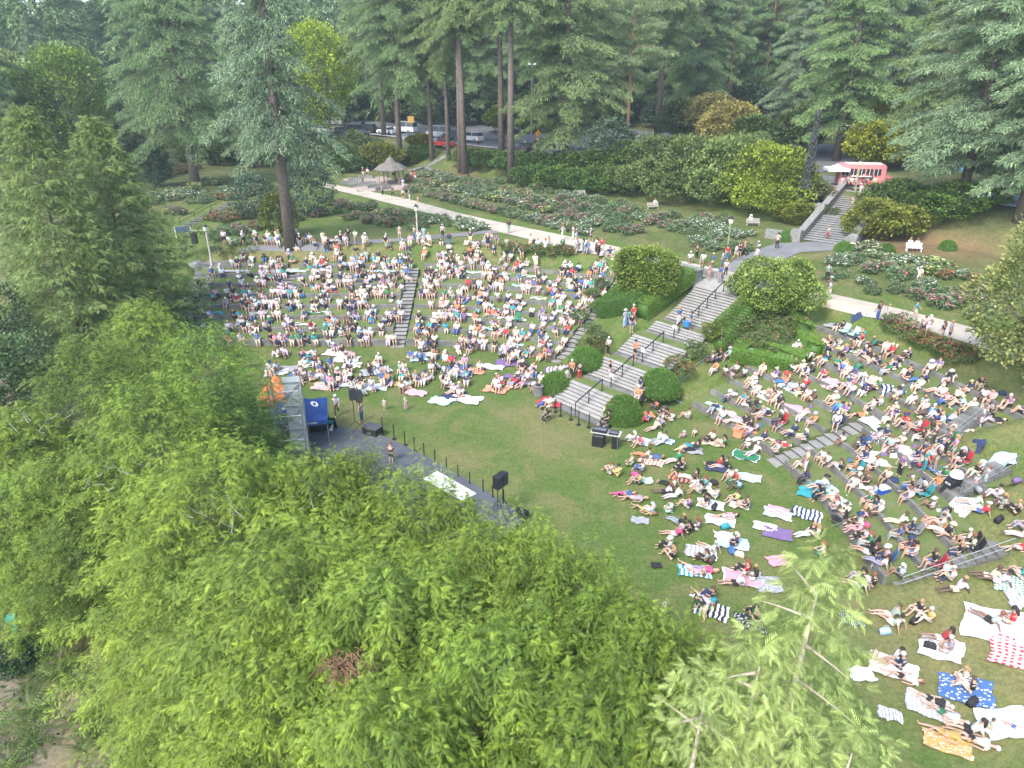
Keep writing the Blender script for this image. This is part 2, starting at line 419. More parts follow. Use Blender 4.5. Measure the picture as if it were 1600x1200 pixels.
def build_ground():
    def axis(a, b, far):
        fine = np.arange(a, b + .01, .5); out = []
        s, p = .8, 0
        while p < far: p += s; s *= 1.22; out.append(p)
        return np.concatenate([a - np.array(out)[::-1], fine, b + np.array(out)])
    xs = axis(-56, 56, 1500); ys = axis(2, 118, 1500)
    X, Y = np.meshgrid(xs, ys); x, y = X.ravel(), Y.ravel()
    k = tier_of(x, y); r = radius(x, y); z = zt(x, y)
    z = np.where(k >= 0, np.where(r > 40.3, z - .06, z - .53), z)
    # under the great staircase the ground stays below the steps
    al = (x - SX) * AX + (y - SY) * AY; ac = -(x - SX) * AY + (y - SY) * AX
    z = np.where((np.abs(ac) < 2.9) & (al > -.3) & (al < 20), z - .7, z)
    n = (x + y) / 1.4142; nx, ny = len(xs), len(ys)
    grass = np.array([.084, .128, .036]); dry = np.array([.18, .16, .08]); soil = np.array([.175, .15, .12]); floor_ = np.array([.075, .09, .04]); bed = np.array([.075, .06, .04])
    C = np.tile(grass, (len(x), 1))
    def blend(mask, c):
        nonlocal C; m = np.clip(mask, 0, 1)[:, None]; C = C * (1 - m) + np.array(c) * m
    blend(sst(13, 11, n) * (x < 14), soil)
    # worn turf, surveyed
    for u, v, rr, s in ((430, 420, 5, .8), (530, 395, 5, .7), (860, 660, 3, .5), (880, 700, 2.4, .4), (560, 650, 1.6, .6), (620, 740, 4, .3), (980, 1010, 3, .35), (1550, 1080, 3, .5), (1440, 980, 2.5, .45), (1530, 840, 4, .45), (1480, 690, 2.5, .5), (1560, 590, 3, .3), (700, 790, 4, .25), (1500, 1000, 4, .35), (750, 395, 2.5, .5), (1180, 900, 2, .4)):
        p = at(u, v); blend(in_poly_mask(x, y, p.x, p.y, rr) * s * (.95 + .4 * np.sin(x * 2.1 + y * .7) * np.sin(y * 1.7 - x * .5)), dry)
    p = at(1420, 385); blend(in_poly_mask(x, y, p.x + 2, p.y + 3, 7) * 1.2, (.19, .125, .075))
    p = at(1340, 255); blend(in_poly_mask(x, y, p.x, p.y, 5) * .8, (.16, .11, .07))
    p = at(690, 275); blend(in_poly_mask(x, y, p.x, p.y, 5) * .9, (.14, .1, .07))
    blend(sst(79, 84, n), floor_); blend(sst(-40, -46, x) * .8, floor_); blend((n > 61) * (n < 79) * .35, bed)
    ii = np.arange((ny - 1) * (nx - 1)); j, i = ii // (nx - 1), ii % (nx - 1); a = j * nx + i
    F = np.stack([a, a + 1, a + nx + 1, a + nx], 1)
    m, nt, b = new_mat('turf')
    at_ = nt.nodes.new('ShaderNodeAttribute'); at_.attribute_name = 'col'
    f1 = ramp(nt, noise(nt, .35, 8, .72, dist=.6), .47, .62); f2 = ramp(nt, noise(nt, 2.2, 6, .7), .35, .7); f3 = ramp(nt, noise(nt, 6, 6, .85), .36, .64)
    c = mixrgb(nt, f2, mixrgb(nt, 1, at_.outputs['Color'], (.78, .84, .8), 'MULTIPLY'), mixrgb(nt, 1, at_.outputs['Color'], (1.12, 1.06, .95), 'MULTIPLY'))
    mm = nt.nodes.new('ShaderNodeMath'); mm.operation = 'MULTIPLY'; nt.links.new(f1, mm.inputs[0]); mm.inputs[1] .default_value = .62
    c = mixrgb(nt, mm.outputs[0], c, (.17, .15, .07))
    c = mixrgb(nt, 1, c, mixrgb(nt, f3, (.62, .66, .64), (1.36, 1.3, 1.25)), 'MULTIPLY')
    nt.links.new(c, b.inputs['Base Color']); b.inputs['Roughness'].default_value = .95; b.inputs['Specular IOR Level'].default_value = .1
    bn = nt.nodes.new('ShaderNodeBump'); bn.inputs['Strength'].default_value = .5; bn.inputs['Distance'].default_value = .06
    nt.links.new(noise(nt, 9, 5, .8), bn.inputs['Height']); nt.links.new(bn.outputs[0], b.inputs['Normal'])
    MATS['turf'] = m
    tag(link('ground', np_mesh('ground', np.stack([x, y, z], 1), F, m, C, smooth=True)), kind='structure')
build_ground()

def pt(R, th):
    """a point of the amphitheatre: radius and angle; straight past 90 and below 0 (half a metre a degree)"""
    if th > 90: return (CX - (th - 90) * .5, CY + R)
    if th < 0: return (CX + R, CY + th * .5)
    return (CX + R * math.cos(R_(th)), CY + R * math.sin(R_(th)))
def arc(R, a, b):
    n = max(2, int(abs(b - a) / 1.5) + 1); return [pt(R, a + (b - a) * i / (n - 1)) for i in range(n)]
def ring(mb, r0, r1, a, b, z0, z1, back=0.0):
    A, B = arc(r0, a, b), arc(r1, a, b); n = len(A)
    vs = [(p[0], p[1], z) for z in (z0, z1) for P in (A, B) for p in P]; fs = []
    vs[3 * n:] = [(p[0], p[1], z1 + back) for p in B]
    i0, i1, j0, j1 = 0, n, 2 * n, 3 * n
    for i in range(n - 1):
        fs += [(j0 + i, j0 + i + 1, j1 + i + 1, j1 + i), (i0 + i, i0 + i + 1, j0 + i + 1, j0 + i), (i1 + i + 1, i1 + i, j1 + i, j1 + i + 1)]
    fs += [(i0, j0, j1, i1), (i0 + n - 1, i1 + n - 1, j1 + n - 1, j0 + n - 1)]
    mb.add(vs, fs)
# seating walls and the turf behind each
ORD = ['lowest', 'second', 'third', 'fourth', 'fifth', 'sixth', 'seventh', 'topmost']
turf = MB(); stair_list = []
TH_E = lambda k: -7.2 if k <= 2 else (math.degrees(math.asin(1.0 / (R0 + k * DR))) if k <= 4 else math.degrees(math.asin(5.6 / (R0 + k * DR))))
RSTAIR = 16.0
for k in range(NT):
    ra = R0 + k * DR; rb = ra + DR if k < NT - 1 else 41.75; z = DZ * (k + 1); hw = R_(0)
    d = math.degrees(.6 / ra)
    # left-bank sections from the west end to the edge stairs beside the planting
    secs = [('left', 133, 91.2, 'west of the middle radial steps'), ('left', 88.8 - .3, 60.5, 'east of the middle radial steps')]
    if k >= 5: secs = [('left', 133, 115.4, 'west of the small upper steps'), ('left', 113, 91.2, 'between the small upper steps and the middle radial steps'), secs[1]]
    secs += [('right', 33.6, RSTAIR + d, 'between the railed edge steps and the radial steps'), ('right', RSTAIR - d, TH_E(k), 'past the radial steps')] if k < 4 else [('right', 33.6, TH_E(k), 'running to the far end')]
    for bank, a, b, where in secs:
        w = MB(); ring(w, ra, ra + .2, a, b, z - 1.1, z + .03)
        tag(w.build('seating_wall', CONCRETE), f'{ORD[k]} low grey seating wall of the {"broad" if bank == "left" else "steep side"} bank, {where}', 'wall', 'seating walls of the amphitheatre')
        ring(turf, ra + .2, rb, a, b, z - 1.1, z, .19 if k < NT - 1 else 0)
def turf_mat():
    m, nt, b = new_mat('terrace_turf')
    f = ramp(nt, noise(nt, 1.1, 6, .7), .35, .7); f3 = ramp(nt, noise(nt, 13, 5, .75), .3, .72)
    c = mixrgb(nt, f, (.084, .128, .037), (.14, .15, .068)); c = mixrgb(nt, 1, c, mixrgb(nt, f3, (.72, .74, .72), (1.25, 1.22, 1.2)), 'MULTIPLY')
    nt.links.new(c, b.inputs['Base Color']); b.inputs['Roughness'].default_value = .95; b.inputs['Specular IOR Level'].default_value = .1
    return m
TURF2 = turf_mat()
tag(turf.build('terrace_lawn', TURF2), kind='structure')

def radial_steps(name, th, r0, r1, width, label, n_per=3, rail=None, z_off=0):
    mb = MB(); rb = MB(); ns = int(round((r1 - r0) / DR * n_per))
    p_in = pt(r0, th); q = pt(r1, th); L = math.hypot(q[0] - p_in[0], q[1] - p_in[1]); ux, uy = (q[0] - p_in[0]) / L, (q[1] - p_in[1]) / L
    zb = (r0 - R0) / DR * DZ
    tr = L / ns
    for i in range(ns):
        z1 = zb + DZ / n_per * (i + 1)
        c = (p_in[0] + ux * tr * (i + .5), p_in[1] + uy * tr * (i + .5), z1 - .45 + z_off)
        c = (c[0], c[1], c[2] - .05); rb.box(c, (tr, width - .004 * (i % 2), .9), math.atan2(uy, ux)); mb.box((c[0] - ux * .03, c[1] - uy * .03, c[2] + .47), (tr + .05, width + .02, .055), math.atan2(uy, ux))
    st = empty(name, (0, 0, 0)); tag(st, label, 'steps', 'radial steps of the amphitheatre')
    q_ = rb.build('flight', plain('dark_riser', (.075, .07, .062), .95, var=.4, scale=3), st); mb.build('treads', plain('tread', (.22, .215, .2), .9, var=.25, scale=1.2), q_)  # riser boxes darker than the treads
    return st, (ux, uy)
radial_steps('steps', 90, R0 - .45, 40.1, 1.15, 'long straight concrete steps up the middle of the broad left bank', z_off=.01)
radial_steps('steps', 114.2, R0 + 5 * DR - .4, 40.1, 1.1, 'short grey steps beside the dry upper turf of the left bank', z_off=.01)
radial_steps('steps', 132, R0 + 2 * DR, 40.1, 1.3, 'narrow grey steps at the cedar end of the left bank', z_off=.01)
radial_steps('steps', 59.7, R0 - .3, 41.4, 1.2, 'weathered edge steps of the left bank beside the planted wedge', z_off=.01)
radial_steps('steps', RSTAIR, R0 - .4, R0 + 4 * DR, 1.1, 'grey steps through the lower seating of the right bank', z_off=.01)
def railing(name, pts, h, label, bars=2, every=1, m=METAL_G, rad=.03, top_rad=None, cat='railing', group=None):
    root = empty(name, pts[0]); tag(root, label, cat, group); o = Vector(pts[0]); P = [Vector(p) - o for p in pts]
    for i in range(bars):
        zz = h * (1 - .45 * i); MB().tube([p + Vector((0, 0, zz)) for p in P], top_rad if (top_rad and i == 0) else rad, 6).build('rail', m, root)
    for p in P[::every]: MB().tube([p - Vector((0, 0, .2)), p + Vector((0, 0, h))], rad, 6).build('post', m, root)
    return root
for th, r0, r1, lab, n in ((36.7, R0 - .8, R0 + 3 * DR, 'steps with a thin grey railing between the clipped hedge and the right bank', 9), (35.1, R0 + 4.2 * DR, 41.6, 'railed steps at the top of the right bank beside rose shrubs', 8)):
    st, (ux, uy) = radial_steps('steps', th, r0, r1, 1.4, lab, z_off=.04)
    P = []
    for i in range(n):
        R = r0 + .2 + (r1 - r0 - .4) * i / (n - 1); x, y = pt(R, th); zb = (R - R0) / DR * DZ
        P.append((x - uy * .8, y + ux * .8, max(zb, 0) + .12))
    railing('railing', P, .95, 'two-bar grey railing beside the ' + ('clipped hedge and red-leaved shrub' if th > 36 else 'rose shrubs at the top of the right bank'), m=METAL_G)
# end flights of the right bank
def end_flight(u0, v0, u1, v1, z0, z1, wid, lab, raillab):
    A, B = Vector(at(u0, v0)), Vector(at(u1, v1)); A.z, B.z = z0, z1
    n = int((z1 - z0) / .165); d = (B - A); L = math.hypot(d.x, d.y); ang = math.atan2(d.y, d.x); mb = MB()
    for i in range(n):
        c = A + d * ((i + .5) / n); mb.box((c.x, c.y, z0 + (z1 - z0) * (i + 1) / n - .3), (L / n + .03, wid * .85 - .004 * (i % 2), .6), ang)
    st = empty('steps', (0, 0, 0)); tag(st, lab, 'steps', 'end steps of the right bank'); mb.build('flight', CONCRETE, st)
    sx, sy = d.y / L, -d.x / L
    railing('railing', [(A.x + d.x * t + sx * wid * .52, A.y + d.y * t + sy * wid * .52, z0 + (z1 - z0) * t + .05) for t in (0, .33, .66, 1)], .9, raillab, rad=.018)
end_flight(1395, 903, 1560, 862, .05, 2.0, 1.2, 'wide concrete steps closing the lowest tiers of the right bank', 'grey railing on the lowest end steps of the right bank')
end_flight(1480, 772, 1565, 735, 1.9, 3.0, 1.2, 'middle concrete end steps of the right bank beside the pram', 'grey railing on the end steps near the pram')
end_flight(1475, 688, 1530, 650, 2.8, 4.0, 1.1, 'topmost concrete end steps of the right bank by the maple', 'grey railing on the upper end steps near the woman in white')

# ---- paths
def strip(name, Lp, Rp, m, lift=.05, kind='structure'):
    def res(P):
        P = [Vector((p[0], p[1], 0)) for p in P]; out = []; D = [0]
        for a, b in zip(P, P[1:]): D.append(D[-1] + (b - a).length)
        N = 90
        for i in range(N + 1):
            t = D[-1] * i / N; j = max(0, min(len(P) - 2, int(np.searchsorted(D, t)) - 1)); f = (t - D[j]) / (D[j + 1] - D[j] + 1e-9)
            out.append(P[j].lerp(P[j + 1], f))
        return out
    A, B = res(Lp), res(Rp); mb = MB(); W = 6; vs = []; fs = []
    for a, b in zip(A, B):
        for w in range(W + 1):
            p = a.lerp(b, w / W); vs.append((p.x, p.y, zg(p.x, p.y) + lift))
    for i in range(len(A) - 1):
        for w in range(W): q = i * (W + 1) + w; fs.append((q, q + 1, q + W + 2, q + W + 1))
    mb.add(vs, fs); o = mb.build(name, m); tag(o, kind=kind); return o
def centred(P, w):
    L, R = [], []
    for i, p in enumerate(P):
        a, b = P[max(0, i - 1)], P[min(len(P) - 1, i + 1)]; d = Vector((b[0] - a[0], b[1] - a[1])).normalized()
        L.append((p[0] - d.y * w / 2, p[1] + d.x * w / 2)); R.append((p[0] + d.y * w / 2, p[1] - d.x * w / 2))
    return L, R
PALE = plain('pale_path', (.38, .335, .265), .9, var=.22, scale=.5); ASPH = plain('asphalt', (.15, .15, .15), .9, var=.2, scale=.7); ASPH2 = plain('road_asphalt', (.10, .105, .11), .9, var=.2, scale=.5)
far = [at(*p) for p in ((505, 286), (560, 296), (640, 312), (720, 334), (800, 352), (900, 372))]; near = [at(*p) for p in ((505, 293), (560, 306), (640, 326), (720, 347), (800, 368), (900, 392))]
f2 = [at(*p) for p in ((1290, 458), (1400, 482), (1510, 510), (1600, 540))]; n2 = [at(*p) for p in ((1285, 480), (1382, 500), (1500, 533), (1600, 566))]
strip('promenade_path', far + f2, near + n2, PALE)
L, R = centred([at(*p) for p in ((300, 419), (350, 408), (400, 398), (480, 386), (560, 379), (640, 374), (700, 369), (760, 363), (800, 360))], 1.7)
strip('back_path', L, R, ASPH, .04)
G0 = at(1118, 436); L, R = centred([at(*p) for p in ((1150, 428), (1185, 405), (1230, 388), (1300, 384), (1345, 392))], 3.6)
strip('garden_path', L, R, ASPH, .04)
# road along the top of the shrub bank
def nt_(n, t): return ((n - t) / 1.4142, (n + t) / 1.4142)      # n outward, t towards the north-west
strip('road', [nt_(97, t) for t in (-70, -40, 0, 40, 80, 150, 220)], [nt_(89.5, t) for t in (-70, -40, 0, 40, 80, 150, 220)], ASPH2, .06)
strip('pavement', [nt_(89.3, t) for t in (-70, -40, 0, 40, 80, 150)], [nt_(88, t) for t in (-70, -40, 0, 40, 80, 150)], plain('pavement', (.28, .27, .25), .9), .14)
strip('car_park', [nt_(124, t) for t in (40, 70, 110, 160)], [nt_(99, t) for t in (40, 70, 110, 160)], ASPH2, .07)
cw = MB()
for i in range(7):
    p = nt_(93.3, 66 + i * .95); cw.box((p[0], p[1], zg(*p) + .075), (6.2, .5, .01), math.pi / 4)
tag(cw.build('road_marking', WHITE), kind='structure')

# ---- great staircase
ST = empty('great_staircase', (SX, SY, 0), math.atan2(AY, AX)); tag(ST, 'broad weathered stone staircase of five flights with centre handrails between clipped hedges', 'staircase')
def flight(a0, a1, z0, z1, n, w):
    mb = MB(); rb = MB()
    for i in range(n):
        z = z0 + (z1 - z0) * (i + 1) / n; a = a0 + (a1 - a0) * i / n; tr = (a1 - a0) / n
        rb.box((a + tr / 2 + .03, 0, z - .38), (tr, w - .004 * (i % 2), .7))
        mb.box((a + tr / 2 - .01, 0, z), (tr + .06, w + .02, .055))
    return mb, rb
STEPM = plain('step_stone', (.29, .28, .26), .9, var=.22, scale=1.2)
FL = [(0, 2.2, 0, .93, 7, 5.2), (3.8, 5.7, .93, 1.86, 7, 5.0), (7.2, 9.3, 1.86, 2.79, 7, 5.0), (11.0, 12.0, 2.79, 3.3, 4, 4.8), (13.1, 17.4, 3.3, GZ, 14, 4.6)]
RISER = plain('dark_riser', (.075, .07, .062), .95, var=.4, scale=3)  # darker stone for the risers than for the tread slabs
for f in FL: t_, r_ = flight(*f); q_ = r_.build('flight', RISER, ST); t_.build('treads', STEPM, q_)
apron = MB()
for (a0, z, w) in ((-.55, .03, 5.6), (3.25, .96, 5.2), (6.65, 1.89, 5.2), (10.5, 2.82, 5.0), (12.65, 3.33, 4.8)):
    apron.box((a0 + .28, 0, z - .2), (.56, w, .4))
apron.build('kerb', CONCRETE, ST)
gl = MB()
for a0, a1, z in ((2.24, 3.25, .93), (5.74, 6.65, 1.86), (9.34, 10.5, 2.79), (12.04, 12.65, 3.3)):
    c = Vector((SX + AX * (a0 + a1) / 2, SY + AY * (a0 + a1) / 2)); gl.box((c.x, c.y, z - .3), (a1 - a0, 5.6, .62), math.atan2(AY, AX))
tag(gl.build('landing_lawn', TURF2), kind='structure')
c = (SX + AX * 19.4, SY + AY * 19.4); ld = MB(); ld.box((c[0], c[1], GZ - .28), (4.0, 6.4, .6), math.atan2(AY, AX)); tag(ld.build('upper_landing', plain('landing', (.3, .29, .26), .9, var=.25)), kind='structure')
for (a0, a1, z0, z1) in ((-.5, 2.3, 0, .93), (3.3, 5.8, .93, 1.86), (6.9, 9.4, 1.86, 2.79), (10.8, 12.1, 2.79, 3.3), (12.9, 17.4, 3.3, GZ)):
    n = 3 if z1 - z0 < 1.2 else 5
    P = [Vector((a0 + (a1 - a0) * i / (n - 1), -.15, z0 + (z1 - z0) * max(0, i / (n - 1)))) for i in range(n)]
    hr = MB().tube([p + Vector((0, 0, .95)) for p in P], .045, 7).build('handrail', METAL_B, ST)
    for p in P: MB().tube([p - Vector((0, 0, .3)), p + Vector((0, 0, .95))], .035, 6).build('post', METAL_B, hr)
for lo in (3.3, 6.9, 10.8): MB().box((lo, -.15, (.93 if lo < 4 else 1.86 if lo < 8 else 2.79) + .98), (.05, .34, .26)).build('notice_plate', WHITE, ST)
for sgn in (-1, 1):
    pier = MB(); x, y = SX + AX * 18.2 - AY * 3.5 * sgn, SY + AY * 18.2 + AX * 3.5 * sgn
    pier.box((x, y, GZ + .25), (1.4, 1.1, 1.5), math.atan2(AY, AX)); pier.box((x, y, GZ + 1.05), (1.6, 1.3, .14), math.atan2(AY, AX))
    tag(pier.build('stone_pier', STONE), f'squat grey stone pier at the head of the great staircase, on the {"speaker-lawn" if sgn > 0 else "rose-shrub"} side', 'pier', 'stone piers at the staircase head')
low = MB(); x, y = SX + AX * 20.6 - AY * 5.2, SY + AY * 20.6 + AX * 5.2; low.box((x, y, GZ + .15), (.5, 6.5, .9), math.atan2(AY, AX)); tag(low.build('garden_wall', STONE), 'low pale wall above the clipped hedge behind the domed shrub', 'wall')

# ---- upper garden stairs with stone parapets
a, b = at(1288, 380), at(1352, 300); d = b - a; L = math.hypot(d.x, d.y); ang = math.atan2(d.y, d.x); ux, uy = d.x / L, d.y / L
ST2 = empty('garden_staircase', a, ang); tag(ST2, 'grey stone staircase climbing to the pink food truck between stone parapets', 'staircase')
zr = b.z - a.z
fa, fb = L * .46, L * .55
for (s0, s1, z0, z1) in ((0, fa, 0, zr * .48), (fb, L, zr * .48, zr)):
    n = 12; mb = MB(); rb = MB()
    for i in range(n):
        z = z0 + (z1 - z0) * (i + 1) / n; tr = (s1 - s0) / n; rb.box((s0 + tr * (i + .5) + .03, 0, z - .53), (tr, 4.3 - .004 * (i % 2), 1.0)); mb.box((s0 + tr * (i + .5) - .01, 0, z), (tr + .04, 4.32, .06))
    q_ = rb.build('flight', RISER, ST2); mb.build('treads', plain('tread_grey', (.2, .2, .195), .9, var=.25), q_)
mb = MB(); mb.box(((fa + fb) / 2, 0, zr * .48 - .4), (fb - fa, 4.3, .8)); mb.build('landing', CONCRETE, ST2)
for sg in (1, -1):
    y0 = sg * 2.5
    for (s0, s1, z0, z1) in ((-.2, fa, 0, zr * .48), (fa + .6, L, zr * .5, zr)):
        mb = MB(); w = .28
        for z_lo, z_hi, ww in ((-1.0, .75, w), (.76, .9, w + .08)):
            vs = [(s0, y0 - ww, z0 + z_lo), (s1, y0 - ww, z1 + z_lo), (s1, y0 + ww, z1 + z_lo), (s0, y0 + ww, z0 + z_lo), (s0, y0 - ww, z0 + z_hi), (s1, y0 - ww, z1 + z_hi), (s1, y0 + ww, z1 + z_hi), (s0, y0 + ww, z0 + z_hi)]
            mb.add(vs, [(0,3,2,1),(4,5,6,7),(0,1,5,4),(1,2,6,5),(2,3,7,6),(3,0,4,7)])
        mb.build('parapet', STONE, ST2)
    for s, z in ((-.7, 0), (fa + .2, zr * .48)): MB().box((s, y0 + sg * .15, z + .3), (1.0, 1.0, 1.7)).build('pier', STONE, ST2)
mb = MB(); mb.box((-.7, 4.4, .2), (.5, 2.8, 1.3)); mb.build('wing_wall', STONE, ST2)
# low steps west of the gazebo lawn: timber ramp climbing the bank
a, b = at(668, 272), at(692, 250)
P = [at(u, v) for u, v in ((642, 268), (660, 262), (680, 254), (697, 245))]; L, R = centred(P, 1.2); strip('bank_path', L, R, CONCRETE, .15)
P = [at(u, v) for u, v in ((664, 262), (680, 270), (700, 276), (722, 279))]; L, R = centred(P, 1.2); strip('bank_walk', L, R, CONCRETE, .15)

# ================================================================== STAGE AND EQUIPMENT
c0 = at(588, 681); c1 = at(822, 815); dx_ = Vector((c1.x - c0.x, c1.y - c0.y, 0)); SL = dx_.length; sa = math.atan2(dx_.y, dx_.x)
STG = empty('stage', (c0.x, c0.y, 0), sa); tag(STG, 'low dark grey stage deck curving along the edge of the lawn behind black posts', 'stage')
mb = MB(); W = 4.6
n = 10
for i in range(n + 1): pass
pts = [(-.2, 0)] + [(SL * i / n, .35 * math.sin(math.pi * i / n)) for i in range(n + 1)] + [(SL + .6, -W)] + [(-2.8, -W), (-3.2, -1.8)]
mb.prism(pts, .0, .28); mb.build('deck', plain('stage_deck', (.075, .08, .09), .75, var=.18, scale=1.2), STG)
mb = MB()
for i in range(1, 6): mb.box((i * 2.4, -2.2, .283), (.025, 4.2, .006))
mb.box((SL / 2, -1.2, .284), (SL, .025, .004)); mb.build('seam', BLACK, STG)
STG_M = Matrix.Translation((c0.x, c0.y, 0)) @ Matrix.Rotation(sa, 4, 'Z')
def onstage(x, y, z=.28): return STG_M @ Vector((x, y, z))
mat_ = MB(); p = onstage(8.0 * SL / 13, -.9, .30)
mat_.box((0, 0, 0), (3.4, 1.1, .05)); tag(mat_.build('white_panel', WHITE, None, p, sa), 'long white sheet lying on the grey deck at the edge of the cedars', 'sheet')
def stanchion():
    root = empty('barrier_post'); tag(root, 'x', 'post')
    MB().tube([(0, 0, .03), (0, 0, 1.0)], .035, 8).build('post', METAL_B, root)
    MB().lathe((0, 0, 0), [(.17, 0), (.17, .02), (.05, .05)], 12).build('base', METAL_B, root)
    MB().lathe((0, 0, 1.0), [(.045, 0), (.045, .05), (.02, .07)], 8).build('cap', METAL_B, root); return root
S0 = stanchion(); first = True
SP = [(598, 674), (616, 686), (633, 696), (648, 706), (663, 715), (680, 726), (698, 738), (716, 751), (734, 762), (755, 774), (770, 784), (787, 790)]
for i, (u, v) in enumerate(SP + [(868, 644), (876, 650), (892, 656), (904, 664), (920, 668)]):
    o = S0 if first else copy_tree(S0); first = False; o.location = at(u, v)
    if i < 12: tag(o, 'slim black barrier post in the row along the stage edge', 'post', 'barrier posts along the stage')
    else: tag(o, 'slim black barrier post on the turf at the foot of the great staircase', 'post', 'barrier posts at the staircase foot')
def speaker_pair(root_label, p, rz, col=BLACK, ph=2.5):
    s = empty('speaker_stand', p, rz); tag(s, root_label[0], 'speaker stand')
    MB().tube([(0, 0, .5), (0, 0, ph)], .025, 6).build('pole', METAL_B, s)
    for k in range(3): a = k * 2.094 + .4; MB().tube([(0, 0, .95), (.75 * math.cos(a), .75 * math.sin(a), .02)], .018, 5).build('leg', METAL_B, s)
    sp = empty('loudspeaker', Vector(p) + Vector((0, 0, ph)), rz); tag(sp, root_label[1], 'loudspeaker')
    m = MB(); m.prism([(-.22, -.2), (.22, -.2), (.17, .2), (-.17, .2)], 0, .72); m.build('cabinet', col, sp)
    MB().box((0, -.205, .36), (.38, .012, .64)).build('grille', plain('grille', (.035, .035, .04), .8), sp)
for u, v, nm in ((557, 683, 'left'), (567, 686, 'right')):
    w = 'nearer the tent' if nm == 'left' else 'beside the flight case'
    speaker_pair((f'black tripod stand at the tent end of the stage, {w}', f'black loudspeaker on a tall stand at the tent end, {w}'), at(u, v) + Vector((0, 0, .28)), R_(20))
for u, v, w in ((778, 812, 'nearer the lawn posts'), (786, 806, 'behind its twin')):
    speaker_pair((f'black tripod stand at the cedar end of the stage, {w}', f'black loudspeaker raised at the stage end away from the tent, {w}'), at(u, v) + Vector((0, 0, .28)), R_(50), ph=1.75)
p = at(583, 682); fc = empty('flight_case', (p.x, p.y, .0), R_(-28)); tag(fc, 'black flight case at the corner of the stage beside the speaker stands', 'case')
MB().box((0, 0, .38), (1.15, .8, .7)).build('case_body', BLACK, fc); MB().box((0, 0, .76), (1.2, .84, .06)).build('lid', plain('case_lid', (.06, .06, .07), .6), fc); MB().box((0, -.41, .42), (.25, .02, .08)).build('latch', METAL_G, fc)
p = at(815, 812); fc = empty('monitor_wedge', (p.x, p.y, .28), R_(-40)); tag(fc, 'black wedge monitor at the cedar end of the stage', 'monitor')
m = MB(); m.add([(-.3, -.25, 0), (.3, -.25, 0), (.3, .25, 0), (-.3, .25, 0), (-.3, -.1, .38), (.3, -.1, .38), (.3, .25, .3), (-.3, .25, .3)], [(0,3,2,1),(4,5,6,7),(0,1,5,4),(1,2,6,5),(2,3,7,6),(3,0,4,7)]); m.build('wedge_body', BLACK, fc)

# ---- blue canopy, orange canopy, scaffold tower
def textobj(body, size, m, parent, loc, rot, name='lettering', ext=.004):
    c = bpy.data.curves.new(name, 'FONT'); c.body = body; c.size = size; c.align_x = 'CENTER'; c.align_y = 'CENTER'; c.extrude = ext; c.materials.append(m)
    t = link(name, c); me = bpy.data.meshes.new_from_object(t.evaluated_get(bpy.context.evaluated_depsgraph_get())); bpy.data.objects.remove(t); me.materials.clear(); me.materials.append(m)
    o = link(name, me, parent, loc); o.rotation_euler = rot; return o
def canopy(p, rz, w, top_h, m, label, text=False):
    root = empty('canopy_tent', p, rz); tag(root, label, 'canopy'); h = 2.2; r = w / 2
    cv = MB(); N = 9; vs = []; fs = []
    for j in range(N):
        for i in range(N):
            x, y = -r + w * i / (N - 1), -r + w * j / (N - 1); q = 1 - max(abs(x), abs(y)) / r
            vs.append((x, y, h + top_h * q - .12 * math.sin(math.pi * q)))
    for j in range(N - 1):
        for i in range(N - 1): a = j * N + i; fs.append((a, a + 1, a + N + 1, a + N))
    cv.add(vs, fs); cv.build('canopy', m, root)
    for k in range(4):
        mb = MB(); x, y = math.cos(k * math.pi / 2), math.sin(k * math.pi / 2)
        mb.box((x * r, y * r, h - .13), (.02 if abs(x) > .5 else w + .02, .02 if abs(y) > .5 else w + .02, .3)); mb.build('valance', m, root)
    for sx in (-1, 1):
        for sy in (-1, 1): MB().tube([(sx * r * .98, sy * r * .98, 0), (sx * r * .98, sy * r * .98, h)], .025, 6).build('leg', METAL_G, root)
    if text:
        sl = math.atan2(top_h, r)
        for k in range(4):
            a = k * math.pi / 2; x, y = math.sin(a), -math.cos(a)
            textobj('PARKS & RECREATION', .2, WHITE, root, (x * (r + .02), y * (r + .02), h - .13), (math.pi / 2, 0, a))
            em = MB(); q = .55                     # emblem: a ring of rounded strokes on each slope
            base = Matrix.Translation((x * r * q, y * r * q, h + top_h * (1 - q) - .12 * math.sin(math.pi * (1 - q)) + .05)) @ Matrix.Rotation(a, 4, 'Z') @ Matrix.Rotation(sl, 4, 'X')
            for t in range(9):
                w0 = t / 9 * 6.283; c_ = base @ Vector((math.cos(w0) * .33, math.sin(w0) * .24, 0)); e_ = base @ Vector((math.cos(w0 + .9) * .30, math.sin(w0 + .5) * .12, 0)); em.tube([c_, (c_ + e_) / 2 + Vector((0, 0, .02)), e_], [.04, .06, .03], 5)
            em.build('emblem', WHITE, root)
    return root
BLUE = plain('blue_canvas', (.012, .05, .19), .7, var=.12); ORANGE = plain('orange_canvas', (.75, .22, .06), .7, var=.1)
pt_ = at(476, 694); canopy((pt_.x - .1, pt_.y + .4, 0), R_(14), 3.3, 1.0, BLUE, 'blue canopy tent with white lettering beside the stage', True)
po = at(434, 668); canopy((po.x + .1, po.y + .6, 0), R_(4), 2.4, 1.5, ORANGE, 'orange canopy tent partly hidden by the dark cedars', False)
tw = at(462, 722); TW = empty('scaffold_tower', (tw.x, tw.y, 0), R_(10)); tag(TW, 'metal lattice tower with a tall translucent panel in front of the blue canopy', 'scaffold')
hw, hd, hh = .85, .65, 5.5
for sx in (-1, 1):
    for sy in (-1, 1): MB().tube([(sx * hw, sy * hd, 0), (sx * hw, sy * hd, hh)], .035, 6).build('leg', METAL_G, TW)
